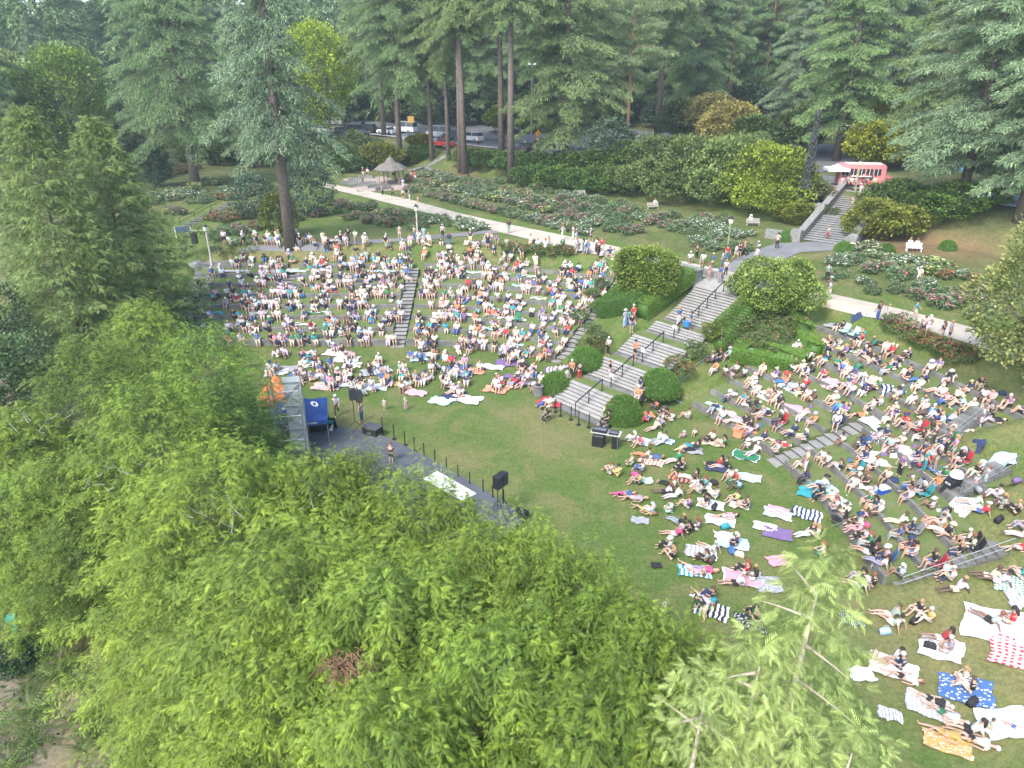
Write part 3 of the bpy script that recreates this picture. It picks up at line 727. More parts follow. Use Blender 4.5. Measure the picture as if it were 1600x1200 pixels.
for z in (0.3, 1.9, 3.5, 5.1):
    m = MB()
    for a_, b_ in (((-hw, -hd), (hw, -hd)), ((hw, -hd), (hw, hd)), ((hw, hd), (-hw, hd)), ((-hw, hd), (-hw, -hd))): m.tube([(a_[0], a_[1], z), (b_[0], b_[1], z)], .028, 5)
    m.build('crossbar', METAL_G, TW)
for z in (.3, 1.9, 3.5):
    for s in (-1, 1):
        m = MB(); m.tube([(-hw, s * hd, z), (hw, s * hd, z + 1.6)], .026, 5); m.tube([(hw, s * hd, z), (-hw, s * hd, z + 1.6)], .026, 5)
        m.tube([(s * hw, -hd, z), (s * hw, hd, z + 1.6)], .026, 5); m.build('brace', METAL_G, TW)
MB().box((0.3, hd + .08, 2.85), (1.05, .03, 5.2)).build('panel', plain('frosted_panel', (.42, .47, .47), .35, var=.08), TW)
MB().box((0, 0, .25), (1.7, 1.4, .06)).build('platform', plain('ply', (.2, .2, .2), .8), TW)
p = at(519, 676); AF = empty('sandwich_board', p, R_(-15)); tag(AF, 'black sandwich board with a teal and white poster beside the blue canopy', 'sign')
for sg in (-1, 1):
    m = MB(); m.box((0, 0, 0), (.62, .03, 1.15), m=Matrix.Rotation(sg * R_(16), 4, 'X')); b_ = m.build('board', BLACK, AF, (0, sg * .17, .56))
    MB().box((0, 0, .3), (.46, .012, .28), m=None).build('poster_head', plain('teal_print', (.03, .3, .35), .6), b_, (0, sg * -.0, 0)) if False else None
    po_ = MB(); po_.box((0, -.022 if sg < 0 else .022, -.12), (.46, .008, .55)); q = po_.build('poster', WHITE, b_); q.rotation_euler = (sg * R_(16), 0, 0)
    po_ = MB(); po_.box((0, -.022 if sg < 0 else .022, .32), (.46, .008, .26)); q = po_.build('heading', plain('teal_print', (.03, .3, .35), .6), b_); q.rotation_euler = (sg * R_(16), 0, 0)
p = at(503, 676); TB = empty('merchandise_table', p, R_(12)); tag(TB, 'table under a black cloth in the mouth of the blue canopy', 'table')
MB().box((0, 0, .74), (1.4, .7, .04)).build('table_top', BLACK, TB); MB().box((0, -.34, .38), (1.42, .03, .72)).build('cloth', BLACK, TB); MB().box((.72, 0, .38), (.03, .7, .72)).build('cloth', BLACK, TB); MB().box((-.72, 0, .38), (.03, .7, .72)).build('cloth', BLACK, TB)

# ---- sound desk at the staircase foot
p = at(946, 696); DK = empty('sound_desk', p, R_(-20)); tag(DK, 'grey folding table carrying mixing gear on the lawn below the staircase', 'table')
MB().box((0, 0, .98), (1.9, .75, .05)).build('table_top', plain('table_top', (.4, .4, .38), .6), DK)
for sx in (-1, 1):
    for sy in (-1, 1): MB().tube([(sx * .85, sy * .3, 0), (sx * .8, sy * .3, .96)], .022, 6).build('leg', METAL_G, DK)
def gear(name, q, d, lab, cat, extra=None):
    r = empty(name, p + Matrix.Rotation(R_(-20), 3, 'Z') @ Vector(q), R_(-20)); tag(r, lab, cat); MB().box((0, 0, d[2] / 2), d).build('case_body', BLACK, r)
    MB().box((0, -d[1] * .1, d[2] + .006), (d[0] * .85, d[1] * .6, .012)).build('control_face', plain('control_face', (.12, .12, .13), .4), r)
gear('mixing_console', (-.4, 0, 1.005), (.95, .6, .16), 'long black mixing console at the left of the sound table', 'mixer'); gear('mixing_console', (.5, -.05, 1.005), (.6, .5, .1), 'small black controller at the right of the sound table', 'mixer')
gear('equipment_rack', (-.45, -.1, .0), (.75, .6, .72), 'square black equipment rack under the sound table', 'rack'); gear('equipment_rack', (.62, -.05, .0), (.35, .5, .8), 'tall narrow black rack under the right end of the sound table', 'rack')
# ---- tripod beside the seated photographer, litter barrel
p = at(847, 664); TP = empty('camera_tripod', p); tag(TP, 'light camera tripod in front of the seated photographer', 'tripod')
for k in range(3): a = k * 2.09; MB().tube([(0, 0, 1.15), (.4 * math.cos(a), .4 * math.sin(a), 0)], .016, 5).build('leg', METAL_G, TP)
MB().box((0, 0, 1.24), (.2, .12, .14)).build('camera', BLACK, TP)
p = at(841, 618); m = MB(); m.lathe((0, 0, 0), [(.36, 0), (.4, .1), (.38, .75), (.42, .8), (.3, .86)], 16); BR = empty('litter_bin', p); tag(BR, 'round grey concrete litter bin at the end of the left bank', 'bin'); m.build('drum', CONCRETE, BR); MB().lathe((0, 0, .86), [(.22, 0), (.2, .03)], 12).build('opening', BLACK, BR)

# ---- lamp posts and poles
GLASSY = plain('lamp_glass', (.6, .62, .45), .3, var=.05)
def lamp(p, h, lab, m=CONCRETE, head='lantern'):
    r = empty('street_lamp', p); tag(r, lab, 'street lamp')
    MB().lathe((0, 0, 0), [(.16, -.1), (.15, .4), (.085, .6), (.07, h)], 10).build('post', m, r)
    if head == 'lantern':
        MB().lathe((0, 0, h), [(.08, 0), (.2, .12), (.24, .5), (.1, .52)], 10).build('lantern', GLASSY, r); MB().lathe((0, 0, h + .52), [(.28, 0), (.12, .16), (.03, .3)], 10).build('cap', METAL_B, r)
    return r
LP = plain('lamp_concrete', (.42, .40, .36), .8)
lamp(at(653, 378), 3.2, 'pale concrete lamp post on the path behind the left bank', LP)
lamp(at(1135, 402), 3.2, 'lamp post with a green lantern above the great staircase', plain('lamp_green', (.2, .25, .12), .6))
lamp(at(1336, 300), 2.9, 'lamp post at the head of the stairs in front of the food truck', plain('lamp_green', (.2, .25, .12), .6))
lamp(at(331, 413), 3.3, 'grey lamp post by the vine arch at the left path', LP)
p = at(309, 402); r = empty('hanging_speaker', p); tag(r, 'black loudspeaker on a thin pole on the grass by the vine arch', 'loudspeaker'); MB().tube([(0, 0, 0), (0, 0, 1.4)], .02, 5).build('pole', METAL_B, r); MB().box((0, 0, 1.9), (.5, .4, 1.0)).build('cabinet', BLACK, r)
p = at(830, 215); r = empty('flood_light', p); tag(r, 'tall slim floodlight mast rising behind the firs by the road', 'light mast'); MB().tube([(0, 0, 0), (0, 0, 13)], [.12, .06], 7).build('mast', METAL_G, r); MB().box((0, 0, 13), (1.2, .2, .15)).build('crossarm', METAL_G, r)
for sx in (-.5, .5): MB().box((sx, -.1, 13.1), (.35, .3, .3)).build('lamp_head', WHITE, r)
p = at(840, 238); r = empty('road_sign', p, R_(20)); tag(r, 'yellow diamond warning sign beside the road', 'sign'); MB().tube([(0, 0, 0), (0, 0, 3)], .04, 6).build('post', METAL_G, r)
YEL = plain('sign_yellow', (.75, .38, .02), .5, var=.03)
m = MB(); m.box((0, -.05, 2.9), (.8, .03, .8), m=None); d_ = MB(); d_.box((0, 0, 0), (.75, .03, .75), m=Matrix.Rotation(math.pi / 4, 4, 'Y')); d_.build('diamond', YEL, r, (0, -.06, 3.0)); MB().box((0, -.06, 2.1), (.5, .03, .3)).build('plate', YEL, r)
mk = MB(); mk.lathe((0, -.09, 3.2), [(.06, -.06), (.07, 0), (.05, .06)], 8); mk.tube([(0, -.09, 3.1), (0, -.09, 2.85)], .05, 5); mk.tube([(0, -.09, 2.87), (.12, -.09, 2.68)], .035, 5); mk.tube([(0, -.09, 2.87), (-.1, -.09, 2.68)], .035, 5); mk.build('walker_symbol', BLACK, r)
p = at(870, 240); r = empty('road_sign', p, R_(15)); tag(r, 'brown notice board on a post by the road, near the yellow warning sign', 'sign'); MB().tube([(0, 0, 0), (0, 0, 2.6)], .04, 6).build('post', METAL_G, r); MB().box((0, -.06, 2.7), (1.0, .04, 1.0)).build('plate', plain('sign_brown', (.3, .2, .07), .6), r)
p = at(643, 210); r = empty('road_sign', p, R_(5)); tag(r, 'orange-brown board on posts beyond the white van', 'sign'); MB().tube([(0, 0, 0), (0, 0, 2.6)], .05, 6).build('post', METAL_G, r); MB().box((0, -.06, 2.9), (1.3, .05, 1.3)).build('plate', plain('sign_tan', (.45, .27, .06), .6), r)
# left garden furniture
p = at(288, 372); r = empty('notice_frame', p, R_(8)); tag(r, 'dark blue notice panel on two white posts in the left garden', 'notice board')
for sx in (-.8, .8): MB().tube([(sx, 0, 0), (sx, 0, 1.2)], .04, 6).build('post', WHITE, r)
MB().box((0, 0, .9), (1.5, .05, .6)).build('panel', plain('navy_panel', (.03, .06, .12), .6), r)
P = [at(282, 354), at(305, 342), at(330, 328), at(352, 318)]
railing('handrail', P, .95, 'dark handrail descending garden steps through the left rose beds', m=METAL_B, cat='handrail')
m = MB()
for i in range(11):
    q = P[0].lerp(P[3], i / 10); m.box((q.x + .8, q.y - .5, zg(q.x, q.y) + .05), (1.3, .4, .3), R_(35))
r = empty('steps'); tag(r, 'shallow steps beside the dark handrail in the left rose garden', 'steps'); m.build('flight', CONCRETE, r)
# green marker post at the bare slope, with green tarpaulin corner
p = at(32, 1003); r = empty('marker_post', p, .4); tag(r, 'square green utility post standing in a bush on the bare slope', 'post'); GRN = plain('green_paint', (.03, .28, .2), .5, var=.1)
MB().box((0, 0, .55), (.16, .16, 1.3)).build('post', GRN, r); MB().box((0, 0, 1.3), (.34, .34, .26)).build('cap', plain('green_cap', (.1, .42, .32), .5, var=.1), r)
p = at(-25, 868); m = MB(); vs = []; fs = []
for j in range(9):
    for i in range(9): x, y = i * .35, j * .3; vs.append((x, y, .25 + .1 * math.sin(i * 1.7 + j) + .35 * math.exp(-((i - 4) ** 2 + (j - 4) ** 2) / 10)))
for j in range(8):
    for i in range(8): a = j * 9 + i; fs.append((a, a + 1, a + 10, a + 9))
m.add(vs, fs); tag(m.build('green_tarpaulin', plain('tarp', (.0, .30, .09), .5, var=.1), None, (p.x - 1, p.y - 1.2, 0)), 'bright green tarpaulin beyond the cedars at the bare slope', 'tarpaulin')

# ---- gazebo
p = at(612, 287); GZB = empty('gazebo', p, .3); tag(GZB, 'six-sided gazebo with a weathered shingle roof in the rose garden', 'gazebo'); GZB.scale = (.74, .74, .85)
SH = plain('shingle', (.14, .125, .11), .9, var=.4, scale=4, bump=.5); WD = plain('weathered_wood', (.24, .17, .12), .9, var=.3)
rf = MB().lathe((0, 0, 2.6), [(3.5, -.1), (3.55, .0), (2.4, .75), (1.2, 1.15), (1.1, 1.3), (.5, 1.9), (.1, 2.1)], 8).build('roof', SH, GZB)
MB().lathe((0, 0, 4.65), [(.12, 0), (.16, .15), (.03, .4)], 8).build('finial', WD, rf)
for k in range(6): a = k * math.pi / 3; MB().box((2.5 * math.cos(a), 2.5 * math.sin(a), 1.3), (.18, .18, 2.6), a).build('post', WD, GZB)
MB().lathe((0, 0, -.1), [(3.1, 0), (3.1, .18)], 6).build('floor_slab', CONCRETE, GZB)
mb = MB()
tag(strip('gazebo_terrace', [at(535, 280), at(600, 276)], [at(560, 300), at(660, 296)], plain('paving', (.3, .25, .21), .9, var=.3, scale=1.5), .05), kind='structure')
for i, (u, v) in enumerate(((556, 283), (572, 279), (546, 288), (575, 289), (560, 292), (588, 293), (600, 297))):
    q = at(u, v); m = MB(); m.box((0, 0, .25), (2.6, .45, .55)); w = m.build('stone_bench', CONCRETE, None, q, R_(-20 + 8 * i)); tag(w, 'low stone bench wall on the paved terrace before the gazebo', 'bench', 'low stone benches before the gazebo')
# ---- benches
def bench(p, rz, lab, m):
    r = empty('park_bench', p, rz); tag(r, lab, 'bench'); r.scale = (.8, .8, .85)
    b = MB()
    for i in range(4): b.box((0, -.2 + .13 * i, .45), (1.8, .1, .04))
    b.build('seat', m, r); b = MB()
    for i in range(3): b.box((0, .27 + .03 * i, .6 + .14 * i), (1.8, .03, .1))
    b.build('backrest', m, r)
    for sx in (-.8, .8): b = MB(); b.box((sx, -.18, .22), (.07, .07, .44)); b.box((sx, .25, .45), (.07, .07, .9)); b.build('leg', m, r)
BW = plain('bench_grey', (.34, .32, .29), .8)
for (u, v, a, lab, m) in ((907, 307, 8, 'grey slatted bench below the shrub bank, next to a standing visitor', BW), (1020, 327, 5, 'pale bench with one seated reader before the big shrubs', BW), (1176, 353, -8, 'grey bench beside the bed of white roses', BW), (1427, 393, -12, 'white bench holding two people on the brown mulch slope', WHITE)):
    bench(at(u, v), R_(a), lab, m)

# ================================================================== VEGETATION
def tree_thing(name, crown_me, wood_mb_or_me, bark, loc, label, cat, group=None, rz=0.0, sc=1.0, tint=(1, 1, 1), sz=None, crown='crown'):
    r = empty(name, loc, rz, label, cat, group)
    r.scale = (sc, sc, sz or sc)
    wm = wood_mb_or_me if isinstance(wood_mb_or_me, bpy.types.Mesh) else wood_mb_or_me.mesh('trunk', bark, True)
    link('trunk', wm, r); c = link(crown, crown_me, r); c.color = (*tint, 1)
    return r
# ---- bright cedars behind the stage
CED = []
for s in range(5):
    me, wood = cedar_meshes(100 + s, 11.0, 3.7 + .3 * (s % 3), 240, (.03, .072, .014), (.285, .385, .045), profile=1.9 + .35 * (s % 3), fs=.205, tw=.21, dens=1.05, twl=.8, top_wood=.7, twig_w=.6, spikes=.8)  # base colour darkened to paint the shaded gaps inside the crowns
    CED.append((me, wood.mesh('trunk', BARK, True)))
def place_cedar(i, x, y, h, lab, var=0, sr=1.0, tint=(1, 1, 1), rz=None):
    me, w = CED[var % 5]; s = h / 11.0; k_ = (1.0, .84, 1.08, .78, .95, 1.1, .88)[i % 7]; tint = tuple(c * k_ for c in tint)
    r = tree_thing('cedar_tree', me, w, None, (x, y, zg(x, y) - .1), lab, 'cedar tree', 'bright cedars screening the stage', rz if rz is not None else i * 1.3, s, tint)
    r.scale = (s * sr, s * sr, s); return r
CL = [  # u, v of the crown tip, its height above ground, width factor, tint, label
 (212, 462, 9.6, 1.35, (1, 1, 1), 'yellow-green cedar at the far end of the row, beside the seating steps'),
 (130, 520, 9.6, 1.3, (.9, .95, 1), 'yellow-green cedar behind the end tree, against the dark gap'),
 (315, 505, 9.2, 1.25, (.8, .9, .95), 'mid green cedar overlapping the end of the seating walls'),
 (350, 580, 8.8, 1.2, (.55, .72, .8), 'dark shaded cedar standing over the orange canopy'),  # tint darkens this crown to stand for shade
 (225, 585, 10.2, 1.35, (.95, 1, .9), 'broad bright cedar with bare grey twigs in its crown'),
 (25, 625, 7.4, 1.6, (1, 1, 1), 'bright cedar at the outer end of the rear row'),
 (85, 705, 6.9, 1.6, (1, 1, 1), 'bright cedar with a patch of dead twigs near its top'),
 (315, 700, 10.4, 1.35, (1.05, 1.02, .9), 'cedar with dead grey branches behind the lattice tower'),
 (500, 712, 9.6, 1.2, (1.05, 1.05, .9), 'lime-green cedar directly behind the tent end of the stage'),
 (640, 745, 9.8, 1.15, (1, 1, .9), 'lime-green cedar behind the white sheet on the stage'),
 (100, 800, 5.6, 1.6, (.95, 1, 1), 'cedar over the green tarpaulin at the slope'),
 (-25, 650, 7.2, 1.6, (1, 1, 1), 'cedar cut off at the outermost end of the rear row'),
 (-5, 745, 6.2, 1.7, (.95, 1, 1), 'low cedar beside the green tarpaulin'),
 (270, 830, 8.4, 1.35, (1, 1, 1), 'wide cedar in the middle of the rear row'),
 (430, 830, 11.0, 1.3, (1.0, 1, 1), 'wide cedar above the brown dead patch'),
 (760, 830, 10.2, 1.05, (1, 1, .95), 'slender-tipped cedar behind the far stage end'),
 (600, 890, 11.0, 1.2, (.97, 1, 1), 'rounded cedar in the middle of the front row'),
 (860, 870, 10.4, .95, (.97, 1, .95), 'narrow cedar beyond the stage, at the lawn edge'),
 (300, 975, 6.6, 1.35, (1, 1, .95), 'cedar reaching down to the ferns on the bare slope'),
 (420, 1000, 9.6, 1.1, (1.05, 1.02, .9), 'glowing green cedar nearest the bare slope'),
 (960, 935, 10.8, .9, (.9, 1, .95), 'cedar with thin bare shoots rising from its top'),
 (770, 990, 11.4, 1.0, (.95, 1, 1), 'dense cedar low in the front row'),
 (1040, 1010, 11.2, .85, (.95, 1, 1), 'cedar at the lawn end of the row beside two small teal bags'),
 (590, 1085, 11.6, .9, (.95, .98, 1), 'cedar standing over the grey tarpaulin, below the brown patch'),
 (555, 708, 9.4, .9, (1.05, 1.05, .9), 'small lime-green cedar pushing up against the tent end of the stage'),
 (700, 768, 9.8, .85, (1, 1, .9), 'cedar tip hiding the near edge of the white sheet'),
 (820, 822, 10, .8, (1, 1, .95), 'cedar tip just past the far pair of speakers'),
 (900, 880, 10.4, .8, (.95, 1, .95), 'thin-topped cedar at the inner lawn edge'),
 (1005, 950, 10.8, .75, (.95, 1, .95), 'loose cedar top against the open lawn'),
 (1080, 1005, 11, .75, (1, 1, .95), 'cedar top nearest the zebra-striped blanket'),
 (405, 700, 9.2, 1.0, (.8, .9, .9), 'dusky cedar below the lattice tower'),
 (940, 1090, 11.8, .9, (.95, 1, 1), 'leafy cedar next to the pale cedars'),
]
def crown_tip(u, v, hgt):
    """survey: where a crown tip of the given height stands"""
    a = (u - 800) / FPX; b = (v - 600) / FPX
    d = np.array([a, math.cos(PITCH) - b * math.sin(PITCH), -math.sin(PITCH) - b * math.cos(PITCH)])
    t = np.arange(3, 200, .1); x, y, z = d[0] * t, d[1] * t, CAM_H + d[2] * t
    i = int(np.argmax(z - zt(x, y) <= hgt)); return float(x[i]), float(y[i])
for i, (u, v, h, sr, tint, lab) in enumerate(CL):
    v -= (8 if 480 < u < 900 and v < 900 else 0 if u < 480 else 10)
    x, y = crown_tip(u, v + 10, h); place_cedar(i, x, y, h, lab, i, sr, tint)
# brown dead foliage patch held in the cedar crown
x, y = crown_tip(547, 1045, 9.3)
m = MB(); g = np.random.default_rng(3)
for i in range(170):
    a, b_ = g.uniform(0, 6.28), g.uniform(0, .6); q = Vector((math.cos(a) * b_, math.sin(a) * b_ * .8, g.uniform(0, .25))); e = q + Vector((g.uniform(-.35, .35), g.uniform(-.4, .1), g.uniform(-.3, .05)))
    m.tube([q, (q + e) / 2 + Vector((0, 0, .05)), e], [.018, .014, .004], 3, False)
tag(m.build('dead_foliage', plain('dead_brown', (.15, .085, .045), .9, var=.3), None, (x, y - .2, 9.5)), 'clump of russet dead foliage caught in the cedar crown', 'dead foliage')
# bare twig tangles
TW_M = plain('twig', (.26, .24, .21), .9)
for i, (u, v, h, lab) in enumerate(((165, 730, 9.9, 'tangle of bare grey twigs in the crown of the dead-topped cedar'), (340, 790, 9.8, 'bare grey twigs poking from the cedar behind the tower'), (490, 760, 9.2, 'pale bare shoots in the cedar behind the tent end of the stage'), (955, 945, 10.2, 'fan of thin bare shoots above the lawn-edge cedar'), (50, 650, 9.4, 'few bare twigs on the outermost rear cedar'))):
    x, y = crown_tip(u, v, h); m = MB()
    for k in range(9):
        a = g.uniform(0, 6.28); l = g.uniform(.3, .8); q = Vector((g.uniform(-.9, .9), g.uniform(-.9, .9), -.45)); e = q + Vector((math.cos(a) * l * .7, math.sin(a) * l * .7, l * g.uniform(.5, 1)))
        m.tube([q, q.lerp(e, .5) + Vector((0, 0, -.08)), e], [.016, .011, .003], 4, False)
    tag(m.build('bare_branches', TW_M, None, (x, y, h)), lab, 'dead branches', 'dead twigs in the cedar crowns')
# ---- pale loose cedars at the near end, trunks showing
def pale_cedar(seed, u, v, h, rmax, lab, nb=70):
    x, y = crown_tip(u, v, h)
    me, wood = cedar_meshes(seed, h, rmax, nb, (.14, .2, .05), (.4, .49, .15), profile=1.1, fs=.25, tw=.16, dens=1, twl=.7, wood_r=.016, droop_k=1.5, spikes=.25, top_wood=1.0)
    for k in range(12):
        gg = np.random.default_rng(seed * 10 + k); z = h * gg.uniform(.5, .95); a = gg.uniform(0, 6.28); L = (1 - z / h) * rmax * 1.5 + .5
        c = curve_pts(np.array([0, 0, z]), a, L, .35, .1, 5); wood.tube([tuple(q) for q in c], [.04, .03, .02, .012, .004], 5, False)
    return tree_thing('cedar_tree', me, wood, BARK_PALE, (x, y, zg(x, y) - .1), lab, 'cedar tree', 'pale loose cedars at the near end', 0)
pale_cedar(61, 1292, 862, 15.4, 2.7, 'tall pale cedar with a bare leaning trunk in front of the picnic lawn', 200)
pale_cedar(62, 1198, 985, 14.0, 2.2, 'pale cedar with a short bare stem between two taller pale crowns', 160)
pale_cedar(63, 1108, 1045, 13.4, 2.2, 'lower pale cedar where the bright row ends', 170)
pale_cedar(64, 1345, 1130, 13.2, 2.0, 'pale cedar crown spreading over the nearest picnic blankets', 110)

# ---- grey-green pyramids and the bush at the other side of the seating
for s, (u, v, h, rm, lab) in enumerate(((32, 168, 19.5, 6.0, 'tall grey-green cypress with a pointed crown, outermost beside the bright cedars'), (142, 184, 18.5, 6.2, 'grey-green cypress nearer the left rose garden'))):
    d = (52, 58)[s]; a = (u - 800) / FPX; b_ = (v - 600) / FPX; q = d / (math.cos(PITCH) - b_ * math.sin(PITCH)); x = a * q; y = d
    ztop = CAM_H + (-math.sin(PITCH) - b_ * math.cos(PITCH)) * q
    me, wood = cedar_meshes(70 + s, ztop - zg(x, y), rm * 1.07, 700, (.085, .14, .035), (.235, .31, .085), profile=1.0, fs=.46, tw=.32, dens=1.0, twl=1.0, top_wood=.8, twig_w=.6)
    tree_thing('cypress_tree', me, wood, BARK, (x, y, zg(x, y)), lab, 'cypress tree')

# ---- leaf plants from lobes
def bush_mesh(seed, lobes, n, ls, col, tip, name='foliage', up=.6): 
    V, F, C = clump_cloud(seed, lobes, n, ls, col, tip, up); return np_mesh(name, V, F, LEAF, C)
def stems(n, h, r, seed, rad=.04):
    g = np.random.default_rng(seed); m = MB()
    for i in range(n):
        a = i * 6.28 / n + g.uniform(-.4, .4); m.tube([(0.1 * math.cos(a), .1 * math.sin(a), -.2), (r * .35 * math.cos(a), r * .35 * math.sin(a), h * .4), (r * .7 * math.cos(a), r * .7 * math.sin(a), h * .8)], [rad * 1.5, rad, rad * .4], 6, False)
    return m
def bush(name, p, r, h, n, ls, col, tip, lab, cat, seed, lobes=None, group=None, sy=1.0, rz=0, bark=BARK, nl=11):
    me = bush_mesh(seed, lobes or dome_lobes(seed, r, h, nl), n, ls, col, tip)
    o = tree_thing(name, me, stems(5, h * .8, r, seed), bark, p, lab, cat, group, rz, 1, crown='foliage'); o.scale = (1, sy, 1); return o
# domed laurels beside the great staircase
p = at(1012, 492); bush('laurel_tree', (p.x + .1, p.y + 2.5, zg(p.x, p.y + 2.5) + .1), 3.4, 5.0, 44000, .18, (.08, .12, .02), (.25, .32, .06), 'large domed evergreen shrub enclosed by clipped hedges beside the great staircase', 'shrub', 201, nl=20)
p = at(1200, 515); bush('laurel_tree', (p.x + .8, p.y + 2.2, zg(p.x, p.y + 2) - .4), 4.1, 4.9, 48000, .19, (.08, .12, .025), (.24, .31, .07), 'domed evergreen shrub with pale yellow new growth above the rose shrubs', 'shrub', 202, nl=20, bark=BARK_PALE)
# hedges
def hedge(pts, w, h, lab, col=(.085, .175, .03), tip=(.19, .32, .055), dens=900, seed=1, ls=.07, top_flat=True, zoff=0):
    g = np.random.default_rng(seed); P = [Vector((p[0], p[1], 0)) for p in pts]; pos = []; nor = []; core = MB()
    for a, b in zip(P, P[1:]):
        d = b - a; L = d.length; d.normalize(); s = Vector((-d.y, d.x, 0)); n = int(dens * L * (w + 2 * h))
        t = g.uniform(-.02, 1.02, n); q = g.uniform(-h, w + h, n)
        for tt, qq in zip(t, q):
            if qq < 0: o, z, nn = -w / 2, h + qq, -s
            elif qq > w: o, z, nn = w / 2, h - (qq - w), s
            else: o, z, nn = qq - w / 2, h, Vector((0, 0, 1))
            c = a + d * L * tt + s * o; pos.append((c.x, c.y, zg(c.x, c.y) + z + g.uniform(-.02, .03) + zoff)); nor.append(nn)
        k = max(1, int(L / .3))
        for i in range(k):
            c0, c1 = a + d * L * i / k, a + d * L * (i + 1) / k; ww = w / 2 - .14
            vs = [(c.x + s.x * o, c.y + s.y * o, zg(c.x, c.y) + z + zoff) for z in (-.3, h - .2) for c, o in ((c0, -ww), (c1, -ww), (c1, ww), (c0, ww))]
            core.add(vs, [(0,3,2,1),(4,5,6,7),(0,1,5,4),(1,2,6,5),(2,3,7,6),(3,0,4,7)])
    pos = np.array(pos); nor = np.array([tuple(v) for v in nor]); n = len(pos)
    k = g.uniform(0, 1, (n, 1)); C = np.array(col) * (1 - k) + np.array(tip) * k
    V, F, C = stamp(pos, nor + g.normal(0, .7, (n, 3)), ls * g.uniform(.7, 1.3, n), LEAFQ, LEAFQ_F, C, roll=g.uniform(-2, 2, n))
    cv = np.array(core.v); cf = np.array([(f[0], f[1], f[2]) for f in core.f] + [(f[0], f[2], f[3]) for f in core.f]); 
    F = np.vstack([F, cf + len(V)]); V = np.vstack([V, cv]); C = np.vstack([C, np.tile(np.array(col) * .8, (len(cv), 1))])
    o = empty('hedge', (0, 0, 0), 0, lab, 'hedge'); link('foliage', np_mesh('foliage', V, F, LEAF, C), o); return o
def sw(a, c, dz=0): return (SX + AX * a - AY * c, SY + AY * a + AX * c)      # staircase frame: along, across (positive to the left bank)
hedge([sw(11.3, 3.5), sw(17.4, 3.3)], 1.3, 1.35, 'long clipped hedge running up the left edge of the great staircase', seed=11)
hedge([sw(11.6, 4.2), sw(12.3, 8.4)], 1.5, 1.5, 'clipped hedge across the slope below the domed shrub', seed=12, col=(.07, .165, .035), tip=(.15, .28, .055))
hedge([sw(13.0, 8.5), sw(18.0, 9.0)], 1.0, 1.0, 'clipped hedge at the back of the domed shrub, next to the left bank edge steps', seed=13)
hedge([sw(18.6, 4.2), sw(18.9, 9.0)], 1.0, .7, 'low hedge along the path behind the domed shrub', seed=14)
hedge([sw(11.8, -3.3), sw(17.5, -3.3)], 1.2, 1.0, 'sloping clipped hedge on the rose-shrub side of the great staircase', seed=15, tip=(.16, .25, .04))
hedge([sw(12.4, -4.6), sw(13.6, -9.5)], 1.6, 1.0, 'low clipped hedge in front of the second domed shrub', seed=16)
p0 = pt(40.6, 37.8); hedge([sw(14.5, -9.8), (p0[0] + .5, p0[1] + 1)], 1.0, 1.1, 'short hedge at the corner of the pale promenade', seed=17)
def ball(p, r, h, lab, seed, col=(.065, .145, .028), tip=(.14, .25, .045), name='clipped_shrub'):
    g = np.random.default_rng(seed); n = int(4200 * r * h); d = g.normal(0, 1, (n, 3)); d[:, 2] = np.abs(d[:, 2]) * 1.0; d /= np.linalg.norm(d, axis=1, keepdims=True)
    P = d * np.array([r, r, h]) * g.uniform(.93, 1.03, (n, 1)); k = g.uniform(0, 1, (n, 1)); C = np.array(col) * (1 - k) + np.array(tip) * k
    V, F, C = stamp(P, d + g.normal(0, .6, (n, 3)), .09 * g.uniform(.7, 1.3, n), LEAFQ, LEAFQ_F, C, roll=g.uniform(-2, 2, n))
    u_ = np.linspace(0, 6.283, 17)[:-1]; rows = [(math.cos(w) * r * .93, math.sin(w) * h * .93) for w in np.linspace(0, 1.5, 6)]
    cv = np.array([(rr * math.cos(a), rr * math.sin(a), z) for rr, z in rows for a in u_]); cf = []
    for i in range(5):
        for j in range(16): a, b = i * 16 + j, i * 16 + (j + 1) % 16; cf += [(a, b, b + 16), (a, b + 16, a + 16)]
    F = np.vstack([F, np.array(cf) + len(V)]); V = np.vstack([V, cv]); C = np.vstack([C, np.tile(np.array(col), (len(cv), 1))])
    o = empty(name, p, 0, lab, 'shrub'); link('foliage', np_mesh('foliage', V, F, LEAF, C), o); return o
ball(at(973, 655), 1.35, 1.75, 'big clipped ball shrub at the lower right foot of the great staircase', 21)
ball(at(868, 608), 1.15, 1.35, 'clipped ball shrub at the lower left foot of the great staircase', 22)
ball(at(915, 570), 1.35, 1.4, 'oval clipped shrub beside the second flight, under the red-leaved bush', 23)
ball(at(1030, 612), 1.5, 1.7, 'oval clipped shrub between the second flight and the thin grey railing', 24)
ball(at(1480, 390), .8, .9, 'small round shrub by the mulch slope', 25); ball(at(1318, 392), .9, .9, 'small clipped shrub at the foot of the garden staircase', 26)
ball(at(1228, 375), .9, 1.0, 'small round shrub against the wing wall of the garden staircase', 27)
ball(at(1384, 395), .8, .9, 'little green mound shrub beside the pale rose bed', 28)
